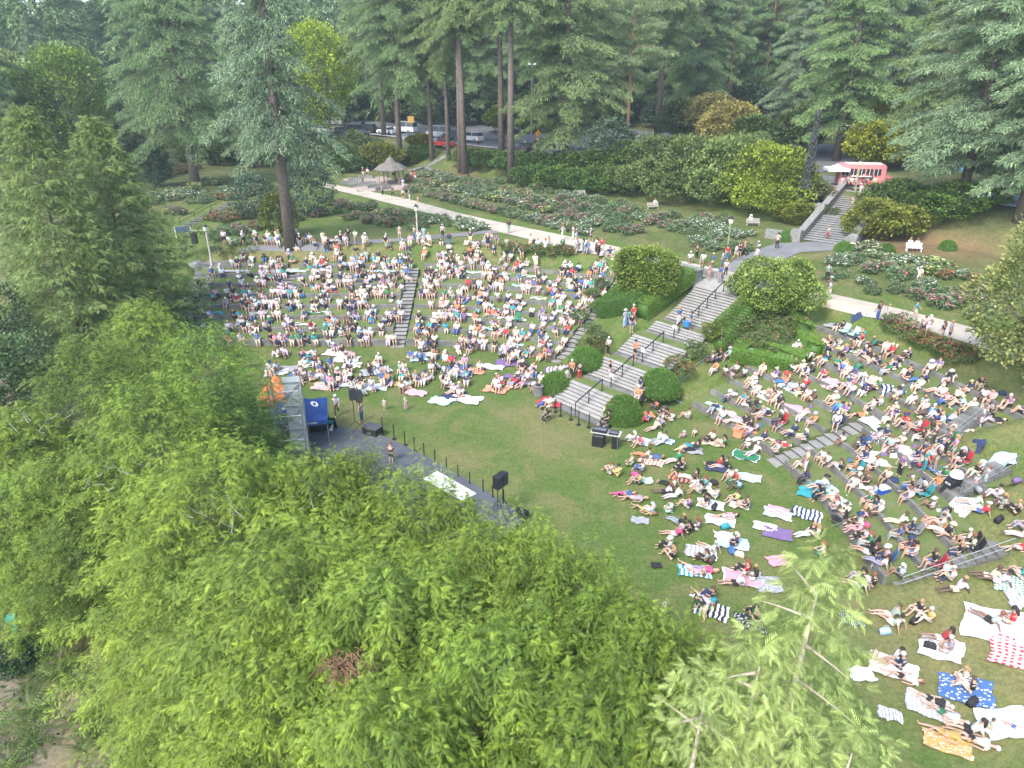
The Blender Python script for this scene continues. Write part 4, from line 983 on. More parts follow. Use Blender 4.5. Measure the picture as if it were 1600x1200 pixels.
def flowery(name, p, r, h, nleaf, nfl, fcol, lab, cat, seed, leaf=((.055, .09, .028), (.13, .19, .06)), ls=.12, fs=.11, nl=7, group=None):
    g = np.random.default_rng(seed); lobes = dome_lobes(seed, r, h, nl, .3); V, F, C = clump_cloud(seed, lobes, nleaf, ls, leaf[0], leaf[1])
    root = empty(name, p, 0, lab, cat, group); link('foliage', np_mesh('foliage', V, F, LEAF, C), root)
    i = g.integers(0, len(F), nfl); c = V[F[i, 0]]; c = c[c[:, 2] > h * .25]; n = len(c); d = g.normal(0, 1, (n, 3)) + np.array([0, -.2, 1.4])
    cc = np.array(fcol)[g.integers(0, len(fcol), n)] if isinstance(fcol[0], (tuple, list)) else np.tile(np.array(fcol), (n, 1))
    k = np.concatenate([np.tile([[0, 0, 0]], (1, 1)), [[math.cos(a), math.sin(a), .25] for a in np.linspace(0, 6.283, 6)[:-1]]]) * .5
    fv, ff, fc = stamp(c + d / np.linalg.norm(d, axis=1, keepdims=True) * .06, np.tile([[1, 0, 0]], (n, 1)) + g.normal(0, .3, (n, 3)), fs * g.uniform(.6, 1.3, n), k, np.array([(0, j, j % 5 + 1) for j in range(1, 6)]), cc, jit=.06)
    link('blossoms', np_mesh('blossoms', fv, ff, LEAF, fc), root); return root
RED, PINK, WHT, YLW, ORG, PCH = (.34, .05, .06), (.52, .22, .28), (.68, .66, .6), (.6, .54, .2), (.48, .16, .09), (.6, .36, .26)
flowery('red_leaved_shrub', at(922, 552), 1.3, 1.6, 2600, 200, [(.32, .05, .03), (.3, .12, .03)], 'shrub turning red and rust above the left foot hedge', 'shrub', 31)
flowery('red_leaved_shrub', at(1057, 588), 1.4, 1.7, 2600, 220, [(.45, .02, .02), (.3, .12, .03)], 'shrub with a scarlet patch beside the thin grey railing', 'shrub', 32)
flowery('rose_shrub', at(1000, 548) + Vector((0, 0, 0)) if False else at(935, 540), 1.2, 1.5, 2000, 30, PINK, 'loose green shrub between the red-leaved bush and the standing group', 'shrub', 33)
flowery('rose_shrub', at(1085, 558), 1.1, 1.4, 2000, 20, WHT, 'loose pale-leaved shrub at the top of the thin grey railing', 'shrub', 34, leaf=((.06, .09, .03), (.14, .18, .06)))
flowery('yellow_shrub', at(1112, 528), 1.2, 1.3, 2600, 10, YLW, 'low shrub with yellowish foliage at the foot of the longest flight', 'shrub', 35, leaf=((.07, .1, .015), (.2, .24, .03)))
for i, (u, v) in enumerate(((1140, 545), (1175, 548), (1210, 535), (1240, 520), (1150, 520), (1190, 515))):
    flowery('rose_shrub', at(u, v), 1.5, 1.5, 2400, 60, (.6, .2, .16), 'rose shrub with sparse salmon flowers in the planted wedge above the right bank', 'rose bush', 40 + i, group='salmon rose shrubs in the planted wedge')
for i, (u, v) in enumerate(((925, 470), (932, 490), (905, 505), (925, 520), (940, 455))):
    flowery('edge_shrub', at(u, v), 1.0, 1.0, 1500, 8, YLW, 'small mixed shrub between the edge steps and the clipped hedges', 'shrub', 50 + i, group='mixed shrubs beside the edge steps')
for i, (u, v, c, lab) in enumerate(((1395, 515, PINK, 'big pink rose bush at the top of the right bank'), (1420, 530, PINK, 'big pink rose bush beside the promenade walkers'), (1445, 543, RED, 'dark red rose bush on the promenade verge'), (1475, 556, PINK, 'rose bush with pink-red flowers, third along the verge'), (1502, 566, RED, 'rose bush under the edge of the maple'))):
    flowery('rose_bush', at(u, v), 1.3, 1.35, 2600, 200, [c, (.5, .06, .08)], lab, 'rose bush', 60 + i, fs=.14)
for i in range(5): flowery('rose_bush', at(795 + i * 22, 392 + i * 2 - (i == 4) * 3), 1.2, 1.0, 2400, 170, [RED, (.5, .06, .08)], 'low red rose bush in the oval bed above the left bank', 'rose bush', 70 + i, group='red roses in the oval bed above the left bank', fs=.13)

# ---- rose garden beds: variants copied along the beds
ROSES = {}
for nm, c, s in (('white', WHT, 1), ('pink', PINK, 2), ('red', RED, 3), ('yellow', YLW, 4), ('orange', ORG, 5), ('peach', PCH, 6), ('cream', (.72, .66, .45), 7), ('few', PINK, 8)):
    r = flowery('rose_bush', (0, 0, 0), .95, 1.05, 620, 20 if nm == 'few' else 95, [c, tuple(min(.8, q * 1.15) for q in c)], 'x', 'rose bush', 80 + s, leaf=((.06, .105, .045), (.155, .22, .1)), ls=.17, fs=.2, nl=5)
    ROSES[nm] = [r, False]
ROSE_FAR = []
def rose(nm, x, y, s, lab, grp, g):
    if any(w in lab for w in ('left garden', 'middle', 'second bed', 'gazebo', 'dark bed', 'open fir', 'dark handrail', 'grey-leaved')): ROSE_FAR.append((nm, x, y, s, g.uniform(0, 6.28))); return
    r, used = ROSES[nm]
    if used: r = copy_tree(r)
    else: ROSES[nm][1] = True
    r.location = (x, y, zg(x, y) - .05); r.rotation_euler = (0, 0, g.uniform(0, 6.28)); r.scale = (s, s, s * g.uniform(.8, 1.1)); tag(r, lab, 'rose bush', grp)
def bed(u0, v0, u1, v1, rows, names, lab, seed, step=1.75):
    """a strip of rose bushes between two surveyed points; rows go outward"""
    g = np.random.default_rng(seed); a, b = at(u0, v0), at(u1, v1); d = b - a; L = math.hypot(d.x, d.y); ux, uy = d.x / L, d.y / L
    for r in range(rows):
        n = int(L / step)
        for i in range(n + 1):
            if g.random() < .06: continue
            t = (i + .3 * g.normal()) * step; q = uy, -ux
            sgn = 1 if (q[0] + q[1]) > 0 else -1
            x, y = a.x + ux * t + sgn * q[0] * r * 1.5, a.y + uy * t + sgn * q[1] * r * 1.5
            rose(names[(i * len(names) // (n + 1)) if g.random() < .8 else g.integers(len(names))], x, y, g.uniform(.8, 1.25), lab, lab.replace('rose bush in', 'roses in'), g)
bed(520, 322, 742, 362, 2, ['pink', 'few', 'peach', 'few', 'few', 'white'], 'rose bush in the triangular bed between the back path and the promenade', 301)
bed(545, 345, 660, 362, 2, ['pink', 'peach', 'red', 'few'], 'rose bush in the bed along the back path', 302)
bed(640, 300, 905, 366, 2, ['few', 'pink', 'few', 'peach', 'few', 'pink', 'white'], 'rose bush in the bed lining the far edge of the promenade', 303)
bed(640, 283, 930, 352, 1, ['few', 'cream', 'white', 'yellow', 'cream', 'pink'], 'rose bush in the bright mixed bed behind the promenade roses', 304)
bed(660, 276, 960, 340, 2, ['white', 'few', 'few', 'peach', 'pink', 'few'], 'rose bush in the middle beds of the garden', 305)
bed(770, 285, 1010, 332, 1, ['few', 'few', 'white', 'few'], 'rose bush in the dark bed below the shrub bank', 306)
bed(690, 312, 930, 372, 1, ['white', 'pink', 'few', 'white', 'peach'], 'rose bush in the second bed from the promenade', 320)
bed(720, 300, 980, 356, 2, ['few', 'white', 'pink', 'few', 'few'], 'rose bush in the grey-leaved bed of the middle garden', 321)
bed(680, 290, 900, 330, 1, ['yellow', 'white', 'few', 'cream'], 'rose bush in the yellow middle bed', 322)
bed(930, 332, 1040, 350, 2, ['few', 'pink', 'white', 'few'], 'rose bush in the mixed bed under the seated reader', 330)
bed(1040, 338, 1150, 352, 1, ['few', 'pink', 'few'], 'rose bush in the bed between the two benches', 331)
bed(915, 352, 1000, 372, 2, ['white', 'few', 'pink'], 'rose bush in the bed meeting the domed shrub', 332)
bed(1010, 350, 1110, 375, 2, ['pink', 'pink', 'few', 'white'], 'rose bush in the pink bed behind the domed shrub', 307)
bed(1075, 352, 1170, 376, 2, ['white', 'white'], 'rose bush in the long white bed', 308, 1.5)
bed(1080, 385, 1180, 402, 2, ['white', 'few', 'few'], 'rose bush in the greyish bed beside the green lamp post', 309)
bed(1335, 392, 1435, 425, 2, ['cream', 'cream', 'white'], 'rose bush in the cream bed below the mulch slope', 310, 1.5)
bed(1300, 412, 1400, 438, 2, ['white', 'pink', 'pink', 'few'], 'rose bush in the pink and white bed beside the second domed shrub', 311, 1.5)
bed(1300, 440, 1370, 462, 2, ['few', 'white', 'few'], 'rose bush in the sparse bed along the promenade corner', 312, 1.5)
bed(1440, 425, 1530, 452, 2, ['yellow', 'white', 'orange'], 'rose bush in the yellow and orange bed before the maple', 313, 1.5)
bed(1405, 458, 1510, 495, 3, ['few', 'pink', 'pink', 'white'], 'rose bush in the bed along the far edge of the near promenade', 314, 1.5)
bed(215, 318, 300, 300, 3, ['yellow', 'cream', 'white'], 'rose bush in the yellow bed of the left garden', 315)
bed(320, 345, 420, 322, 3, ['red', 'orange', 'pink'], 'rose bush in the red bed of the left garden', 316)
bed(340, 392, 400, 380, 1, ['pink', 'white', 'few'], 'rose bush in the bed at the vine arch path', 317)
bed(215, 345, 285, 330, 2, ['few', 'yellow', 'pink'], 'rose bush in the near corner of the left garden', 323)
bed(330, 372, 420, 350, 2, ['few', 'pink', 'red', 'few'], 'rose bush in the sloping pink bed of the left garden', 324)
bed(300, 318, 360, 300, 2, ['few', 'few', 'white'], 'rose bush beside the dark handrail', 325, 1.6)
bed(235, 312, 330, 288, 2, ['few', 'yellow', 'few'], 'rose bush in the upper yellow bed of the left garden', 326)
bed(225, 268, 290, 250, 2, ['red', 'few', 'pink'], 'rose bush at the wooded edge of the left garden', 327)
bed(345, 312, 420, 296, 2, ['orange', 'pink', 'few'], 'rose bush in the shade left of the open fir', 328)
bed(440, 345, 520, 330, 2, ['few', 'pink', 'few'], 'rose bush in the shade right of the open fir', 329)
bed(225, 285, 300, 262, 2, ['few', 'orange', 'red'], 'rose bush in the far beds of the left garden', 318)
bed(500, 275, 590, 262, 2, ['yellow', 'cream', 'few'], 'rose bush in the bed behind the gazebo terrace', 319)
def arr(me):
    n = len(me.vertices); v = np.empty(n * 3); me.vertices.foreach_get('co', v); c = np.empty(n * 4); me.color_attributes['col'].data.foreach_get('color', c); k = len(me.polygons[0].vertices); f = np.empty(len(me.loops), dtype=np.int32); me.loops.foreach_get('vertex_index', f); return v.reshape(-1, 3), f.reshape(-1, k), c.reshape(-1, 4)[:, :3]
RA = {k: [arr(ch.data) for ch in v[0].children] for k, v in ROSES.items()}; VV, FF, CC_ = [], [], []; off_ = 0
for nm, x, y, s, rz in ROSE_FAR:
    c_, s_ = math.cos(rz), math.sin(rz)
    for v, f, c in RA[nm]: VV.append(v @ np.array([[c_, s_, 0], [-s_, c_, 0], [0, 0, 1]]) * s + [x, y, zg(x, y) - .05]); FF.append(f + off_); CC_.append(c); off_ += len(v)
tag(link('rose_beds', np_mesh('rose_beds', np.vstack(VV), np.vstack(FF), LEAF, np.vstack(CC_))), 'far rose beds running together across the garden', 'flower beds', kind='stuff')
for k, v in ROSES.items():
    if not v[1]:
        for ch in list(v[0].children): bpy.data.objects.remove(ch)
        bpy.data.objects.remove(v[0])
# vine arch
p = at(318, 408); A = empty('vine_arch', p, .2, 'green vine trained over an arch beside the left path', 'arch'); m = MB(); L_ = []
for k in range(2):
    P = [(-1.7 + k * 0, 0, 0), (-1.7, 0, 1.8), (-.8, 0, 2.6), (.8, 0, 2.6), (1.7, 0, 1.8), (1.7, 0, 0)]
m.tube(P, .05, 6, False); m.build('frame', METAL_G, A); lob = [(q[0], q[1], q[2], .38, .38, .5) for q in [(-1.7, 0, .4), (-1.7, 0, 1.1), (-1.6, 0, 1.8), (-1.1, 0, 2.4), (-.4, 0, 2.7), (.4, 0, 2.7), (1.1, 0, 2.4), (1.6, 0, 1.8), (1.7, 0, 1.1), (1.7, 0, .4), (3, 0, .5), (4, 0, .7), (5, 0, .6)]]
link('vine', bush_mesh(90, lob, 1800, .15, (.05, .08, .02), (.1, .16, .04), 'vine'), A)

# ---- shrub bank below the road
BANK = [(830, 290, 4, 3.2, 0), (870, 293, 4, 3.4, 1), (910, 297, 4, 3.2, 0), (950, 300, 4.2, 3.8, 1), (985, 302, 4.4, 4.2, 2), (800, 268, 4, 3.4, 0), (845, 268, 4, 3.2, 1), (890, 268, 4, 3.2, 0), (935, 275, 4.6, 4.2, 1), (760, 262, 3.6, 3, 0), (730, 256, 3.4, 2.8, 1),
 (1020, 300, 5, 5.2, 2), (1060, 312, 5.2, 5.6, 2), (1030, 270, 5, 5.5, 2), (1080, 285, 5.6, 6.6, 2), (1110, 318, 5, 5.2, 2), (1135, 290, 5.6, 6.8, 2), (1165, 325, 4.8, 5.0, 3), (1195, 300, 5.4, 6.4, 3), (1215, 335, 4.6, 4.2, 3), (1228, 312, 4.6, 5.2, 3), (1245, 350, 3, 2.6, 4), (985, 272, 5, 4.8, 1), (1160, 265, 5, 5.5, 2), (640, 255, 3.6, 2.6, 1), (600, 262, 4.6, 4.6, 4), (575, 258, 4, 3.4, 1), (550, 268, 3.4, 2.6, 0), (530, 262, 3.6, 3, 1), (655, 245, 3.4, 2.2, 0),
 (1365, 372, 4.2, 4.4, 4), (1395, 368, 4.2, 3.8, 4), (1400, 335, 4.5, 3.8, 1), (1440, 345, 4.5, 3.4, 1), (1500, 330, 4.5, 3.2, 1)]
BKIND = [((.03, .065, .014), (.09, .15, .03), 'dark glossy shrub', 'dark glossy shrubs on the bank below the road'), ((.035, .07, .014), (.11, .17, .03), 'fresh green shrub', 'fresh green shrubs on the bank below the road'), ((.06, .09, .025), (.15, .19, .06), 'tall olive-green shrub', 'tall olive shrubs in the big mound'), ((.075, .11, .012), (.22, .25, .03), 'tall yellow-green shrub', 'yellow-green shrubs at the end of the mound'), ((.07, .09, .012), (.2, .2, .035), 'olive-gold shrub', 'olive-gold shrubs beside the garden staircase')]
BM = {}
for i, (u, v, r, h, k) in enumerate(BANK):
    key = (k, i % 2)
    if key not in BM: BM[key] = (bush_mesh(400 + i, dome_lobes(400 + i, 4, 4, 16), 11000, .26, BKIND[k][0], BKIND[k][1]), stems(5, 3.2, 4, i).mesh('stems', BARK, True))
    p = at(u, v); o = empty('bank_shrub', p, i * 1.1, BKIND[k][2] + {0: ' on the bank between the firs and the rose beds', 1: ' on the bank above the rose beds', 2: ' in the big mound above the benches', 3: ' at the end of the mound by the garden staircase', 4: ' near the garden paths'}[k], 'shrub', BKIND[k][3])
    o.scale = (r / 4, r / 4, h / 4); link('stems', BM[key][1], o); link('foliage', BM[key][0], o)
p = at(1346, 366); bush('dwarf_conifer', p, 1.0, 2.7, 2600, .13, (.02, .045, .03), (.05, .085, .055), 'small blue-green conifer against the olive-gold shrub by the garden stairs', 'conifer', 501, lobes=[(0, 0, 1.3, .75, .75, 1.3), (.2, .1, .8, .8, .8, .9), (-.2, 0, .8, .8, .8, .9)])
flowery('oleander', at(1268, 318), 2.6, 3.2, 4200, 260, [(.55, .14, .22), PINK], 'tall pink-flowering bush beside the dark tents by the food truck', 'shrub', 502, fs=.28, ls=.24)
flowery('rose_shrub', at(1290, 345), 2.0, 1.8, 3000, 90, [PCH, PINK], 'flowering shrub outside the left parapet of the garden staircase', 'shrub', 503, fs=.2, ls=.2)
flowery('rose_shrub', at(1385, 330), 1.6, 1.5, 2600, 60, [PCH, PINK], 'pinkish shrub to the right of the garden staircase top', 'shrub', 504, fs=.2, ls=.2)
# weeping dead-looking conifer by the mound
p = at(1253, 330); g = np.random.default_rng(5); m = MB(); m.tube([(0, 0, 0), (.1, 0, 5), (-.1, 0, 11.5)], [.22, .15, .03], 7)
pos, dr = [], []
for i in range(900):
    z = 11 * g.random() ** 1.3; a = g.uniform(0, 6.28); r = g.uniform(.1, 1) * (1.6 if z < 3.5 else .7) * (1 - z / 13); pos.append((math.cos(a) * r, math.sin(a) * r, z)); dr.append((math.cos(a) * .3, math.sin(a) * .3, -1))
V, F, C = stamp(np.array(pos), np.array(dr), g.uniform(.4, .9, 900), TUFT, TUFT_F, np.tile([[.075, .085, .08]], (900, 1)))
tree_thing('weeping_conifer', np_mesh('crown', V, F, NEEDLE, C), m, BARK, p, 'narrow grey weeping conifer between the yellow-green mound and the pink bush', 'conifer')

# ---- right-hand maple, broadleaf trees
def broad(name, p, h, r, n, ls, col, tip, lab, cat, seed, trunk=.3, base=.25, nl=22, bark=BARK, sx=1, group=None):
    lobes = dome_lobes(seed, r, h * (1 - base * .8), nl); lobes = [(a, b, c + h * base * .8, d, e, f) for a, b, c, d, e, f in lobes]
    me = bush_mesh(seed, lobes, n, ls, col, tip, 'crown', .9); w = MB(); w.tube([(0, 0, -.4), (.1, .1, h * .3), (0, 0, h * .7)], [trunk, trunk * .8, trunk * .3], 9, False)
    g = np.random.default_rng(seed)
    for i in range(9):
        a = i * 2.4; z = h * g.uniform(.25, .5); w.tube([(0, 0, z), (math.cos(a) * r * .4, math.sin(a) * r * .4, z + h * .15), (math.cos(a) * r * .75, math.sin(a) * r * .75, z + h * .28)], [trunk * .4, trunk * .25, trunk * .08], 6, False)
    return tree_thing(name, me, w, bark, p, lab, cat, group)
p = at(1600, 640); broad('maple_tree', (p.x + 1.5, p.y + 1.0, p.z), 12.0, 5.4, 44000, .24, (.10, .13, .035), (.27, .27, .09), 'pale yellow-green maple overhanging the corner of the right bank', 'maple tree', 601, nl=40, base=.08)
D = [(130, 285, 22, 8, (.09, .15, .025), (.28, .38, .06), 'rounded lime-green tree beyond the two cypresses'), (75, 285, 20, 4, (.13, .18, .06), (.3, .36, .14), 'paler feathery tree beside the rounded lime-green tree'), (205, 268, 8, 4.5, (.09, .1, .05), (.16, .17, .07), 'brownish-green low tree behind the slim dark column'),
 (518, 222, 24, 8.5, (.12, .18, .012), (.36, .44, .03), 'brilliant yellow-green maple between the dark firs'), (545, 190, 13, 6, (.04, .085, .01), (.12, .2, .02), 'green maple under the brilliant yellow-green one'),
 (1100, 225, 9, 6, (.09, .085, .025), (.15, .125, .04), 'tree with rusty orange leaves above the big mound'), (1140, 245, 9, 5.5, (.11, .10, .03), (.2, .17, .045), 'small golden-orange tree rising out of the mound'), (1180, 250, 7, 5, (.03, .06, .015), (.07, .11, .025), 'dark green layered tree behind the mound'), (1060, 225, 8, 5, (.04, .065, .02), (.1, .13, .035), 'dusky green tree next to the tall dark fir'),
 (1360, 265, 7, 4.5, (.10, .12, .01), (.27, .28, .025), 'golden-green maple behind the food truck'), (1385, 230, 9, 4.5, (.09, .11, .012), (.24, .25, .03), 'upright golden maple by the hillside road'), (1250, 240, 8, 5, (.04, .07, .02), (.12, .14, .03), 'low green tree by the slope lawn'),
 (790, 208, 6, 5, (.06, .1, .01), (.17, .22, .025), 'bright low trees beyond the crossing'), (830, 208, 5, 4, (.07, .11, .01), (.2, .26, .03), 'light green bush tree beside the floodlight mast'), (655, 235, 3, 2.5, (.06, .09, .01), (.2, .14, .02), 'small gold-tinged bush by the parked cars')]
for i, (u, v, h, r, c, t, lab) in enumerate(D):
    p = at(u, v); broad('broadleaf_tree', p, h, r, 30000 if h > 18 else 14000, .42, c, t, lab, 'tree', 620 + i, nl=18, base=.12)
p = at(-30, 640); broad('broadleaf_tree', (p.x + 1, p.y, p.z), 9.5, 4.6, 16000, .24, (.03, .06, .02), (.09, .14, .06), 'blue-green leafy tree between the cypresses and the bright cedars', 'tree', 650, nl=24)
p = at(200, 285); bush('column_conifer', p, .9, 8.5, 2200, .3, (.015, .035, .02), (.035, .07, .04), 'slim dark columnar conifer in the left rose garden', 'conifer', 651, lobes=[(0, 0, 1.8, .8, .8, 1.9), (0, 0, 4.4, .75, .75, 2.2), (0, 0, 6.8, .5, .5, 1.8)])
p = at(25, 705); broad('broadleaf_tree', (p.x, p.y, p.z), 8.0, 4.4, 16000, .24, (.03, .06, .02), (.09, .14, .05), 'dark leafy tree filling the gap behind the outermost bright cedar', 'tree', 652, nl=24)
# bare-slope plants
for i, (u, v, r, h) in enumerate(((25, 1040, 1.1, 1.0), (60, 1020, .9, .8))): bush('slope_bush', at(u, v), r, h, 2600, .12, (.02, .06, .02), (.05, .12, .05), ('dark leafy bush around the green utility post', 'dark bush next to the utility post, cedar side')[i], 'bush', 660 + i)
g = np.random.default_rng(9); FM = []
for s in range(3):
    n = 13; pos = []; dr = []; V0, F0 = frond_template(9, .05, .16, 60, .45)
    a = np.arange(n) * 2 * math.pi / n; V, F, C = stamp(np.zeros((n, 3)) + [0, 0, .05], np.stack([np.cos(a), np.sin(a), .55 + g.uniform(-.2, .3, n)], 1), g.uniform(.7, 1.1, n), V0, F0, np.tile([[.09, .14, .03]], (n, 1)) * g.uniform(.7, 1.3, (n, 1))); FM.append(np_mesh('fronds', V, F, LEAF, C))
k = 0
for (u, v, n, sp) in ((115, 1080, 9, 1.6), (150, 1120, 7, 1.4), (30, 1130, 5, 1.0), (215, 1160, 5, 1.0), (30, 1180, 3, .8), (95, 1045, 3, .8)):
    c = at(u, v)
    for i in range(n):
        x, y = c.x + g.normal() * sp * .6, c.y + g.normal() * sp * .6; o = empty('fern', (x, y, zg(x, y)), g.uniform(0, 6), 'yellowish sword fern on the bare slope below the cedars', 'fern', 'sword ferns on the bare slope'); s = g.uniform(.7, 1.3); o.scale = (s, s, s); link('fronds', FM[k % 3], o); k += 1
n = 9000; P = np.stack([g.uniform(-30, 4, n), g.uniform(8, 34, n)], 1); cl = np.sin(P[:, 0] * 1.3 + np.sin(P[:, 1] * .9) * 2) * np.sin(P[:, 1] * 1.1 + 1) + g.normal(0, .5, n); P = P[(P.sum(1) / 1.414 < 11.5) & (cl > .15)]
n = len(P); z = zt(P[:, 0], P[:, 1]); V, F, C = stamp(np.column_stack([P, z + .02]), g.normal(0, 1, (n, 3)) + [0, 0, .8], g.uniform(.1, .3, n), LEAFQ, LEAFQ_F, np.array([[.05, .085, .03]]) * g.uniform(.6, 1.9, (n, 1)) + g.uniform(0, .03, (n, 3)))
tag(link('ground_cover', np_mesh('ground_cover', V, F, LEAF, C)), 'sparse weeds and ivy over the dry bare slope', 'ground cover', kind='stuff')

# ---- big conifers
def fir_variant(seed, h, rmax, bare, nb, kind='fir', **kw):
    c, t = {'fir': ((.085, .15, .06), (.25, .36, .14)), 'blue': ((.10, .16, .09), (.27, .37, .20)), 'pine': ((.095, .15, .065), (.28, .37, .16)), 'dusk': ((.09, .145, .055), (.26, .34, .12))}[kind]
    (V, F, C), w = fir_meshes(seed, h, rmax, bare, nb, c, t, **kw)
    return np_mesh('crown', V, F, NEEDLE, C), w
# the open fir at the corner of the left bank and its neighbour
def own_fir(seed, u, v, h, r, bare, nb, lab, kind='fir', bark=BARK, cat='fir tree', **kw):
    me, w = fir_variant(seed, h, r, bare, nb, kind, **kw); return tree_thing('fir_tree', me, w, bark, at(u, v), lab, cat)
own_fir(701, 455, 388, 31, 6.2, .30, 110, 'tall open fir with a thick bare trunk at the back of the left bank', 'blue', clump=22, step=.35, ts=.45, sag=.6, gap=.5, trunk_r=.019)
bush('low_growth', at(432, 372) + Vector((0, 1, 0)), 2.3, 5.5, 5200, .24, (.06, .08, .015), (.15, .17, .035), 'yellow-green suckering growth around the foot of the open fir', 'shrub', 702, nl=9)
bush('low_growth', at(478, 340) + Vector((0, 1, 0)), 4.2, 7.0, 9000, .28, (.035, .06, .035), (.10, .14, .09), 'drooping grey-green lower boughs beside the open fir trunk', 'shrub', 703, nl=14)
bush('low_growth', at(395, 345) + Vector((0, 1, 0)), 3.2, 6.0, 6000, .28, (.035, .06, .035), (.10, .14, .09), 'hanging grey-green growth at the rose-garden side of the open fir', 'shrub', 704, nl=12)
own_fir(711, 307, 292, 34, 10, .22, 120, 'broad layered fir with a stout trunk in the left rose garden', 'fir', clump=26, step=.4, ts=.5, sag=.5, gap=.2, trunk_r=.02)
bush('low_growth', at(247, 292), 2.6, 7, 5000, .3, (.02, .045, .025), (.06, .1, .05), 'dark drooping growth under the layered fir', 'shrub', 705, nl=9)
VAR = {}
for nm, args in {'tall0': (721, 40, 7.5, .30, 105, 'fir'), 'tall1': (722, 40, 7.0, .36, 100, 'dusk'), 'full0': (724, 36, 8.0, .14, 120, 'fir'), 'full1': (725, 36, 7.2, .10, 120, 'dusk'), 'blue': (727, 36, 8, .12, 115, 'blue'), 'high': (728, 40, 5.8, .5, 75, 'dusk'), 'pine0': (729, 26, 6.5, .5, 60, 'pine'), 'pine1': (730, 30, 5.5, .55, 55, 'pine')}.items():
    kw = dict(clump=30, ts=.52, step=.4, sag=.42, gap=.1)
    if nm.startswith('pine'): kw = dict(clump=22, ts=.5, step=.5, sag=.15, gap=.3, shape=.5)
    me, w = fir_variant(*args, **kw); VAR[nm] = (me, w.mesh('trunk', BARK_ORANGE if nm.startswith('pine') else BARK, True), args[1])
def fir(nm, u, v, h, lab, group=None, rz=0, wr=1.0, tint=(1, 1, 1), p=None, cat='fir tree'):
    me, w, h0 = VAR[nm]; s = h / h0; o = tree_thing('pine_tree' if nm.startswith('pine') else 'fir_tree', me, w, None, p or at(u, v), lab, 'pine tree' if nm.startswith('pine') else cat, group, rz, s, tint); o.scale = (s * wr, s * wr, s); return o
fir('tall0', 626, 257, 40, 'tall fir with a thick trunk right behind the gazebo', rz=.5)
fir('tall1', 675, 250, 40, 'fir whose trunk meets the sloping bank path', rz=1.2, wr=.8)
fir('tall1', 701, 250, 38, 'fir between the bank path and the twin bare trunks', rz=2.1, wr=.8)
fir('high', 720, 270, 42, 'left of the twin slim firs with long bare trunks', rz=.2)
fir('high', 726, 272, 41, 'right of the twin slim firs with long bare trunks', rz=2.8)
fir('high', 784, 250, 42, 'slim bare-trunked fir nearer the road crossing', rz=1.8)
fir('high', 798, 286, 44, 'slim bare-trunked fir rooted beside the rose bed', rz=4.0)
fir('full1', 882, 250, 38, 'dense fir at the edge of the turning circle', rz=3.1, wr=1.15)
fir('tall0', 835, 205, 36, 'fir standing beyond the turning circle', rz=5.1)
fir('pine0', 978, 242, 23, 'wind-shaped pine with an orange bent trunk above the shrub bank', rz=1.0, wr=1.1)
bush('low_growth', at(955, 262), 4.5, 7.5, 6500, .4, (.04, .065, .04), (.11, .155, .085), 'lower blue-green boughs of a pine on the shrub bank', 'shrub', 706, nl=12)
fir('tall1', 1026, 222, 44, 'dark straight fir rising behind the big mound', rz=1.7)
fir('pine1', 1132, 195, 34, 'orange-barked pine beyond the orange-leaved tree', rz=2.2)
fir('pine1', 1188, 180, 30, 'thin leaning pine beyond the hillside road', rz=4.4)
fir('full0', 1306, 252, 33, 'great fir with a stout pale trunk above the food truck', rz=4.9, wr=1.2, tint=(1.1, 1.1, 1))
fir('pine1', 1422, 200, 38, 'slender orange-barked pine behind the right-hand firs', rz=5.2)
fir('blue', 1500, 318, 30, 'massive blue-green fir with boughs to the ground beside the tent stall', rz=.7, wr=1.25, tint=(1.1, 1.1, 1.05))
fir('blue', 1590, 345, 30, 'blue-green fir standing behind the maple', rz=3.7, wr=1.15, tint=(1.1, 1.1, 1.05))
fir('full1', 1440, 262, 30, 'fir overlapping the tops of the golden maples', rz=2.7, wr=1.1)
fir('full1', 1560, 262, 36, 'tall fir deep behind the massive blue-green fir', rz=1.1)
fir('blue', 1230, 225, 26, 'mid-height conifer leaning toward the great fir', rz=4.2)
fir('full0', 15, 300, 30, 'fir behind the outer cypress', rz=2.6); fir('full1', 60, 215, 34, 'dark fir behind the rounded lime-green tree', rz=.3, wr=1.2)
fir('tall0', 215, 225, 36, 'fir with drooping boughs behind the brownish tree', rz=5.9); fir('full0', 160, 205, 38, 'conifer rising over the rounded lime-green tree', rz=3.3)
fir('blue', 365, 225, 36, 'fir glimpsed between the layered fir and the open fir', rz=2.0); fir('full1', 430, 200, 38, 'fir behind the dead top of the open fir', rz=1.3); fir('tall1', 600, 212, 40, 'fir beside the brilliant yellow-green maple', rz=.9)
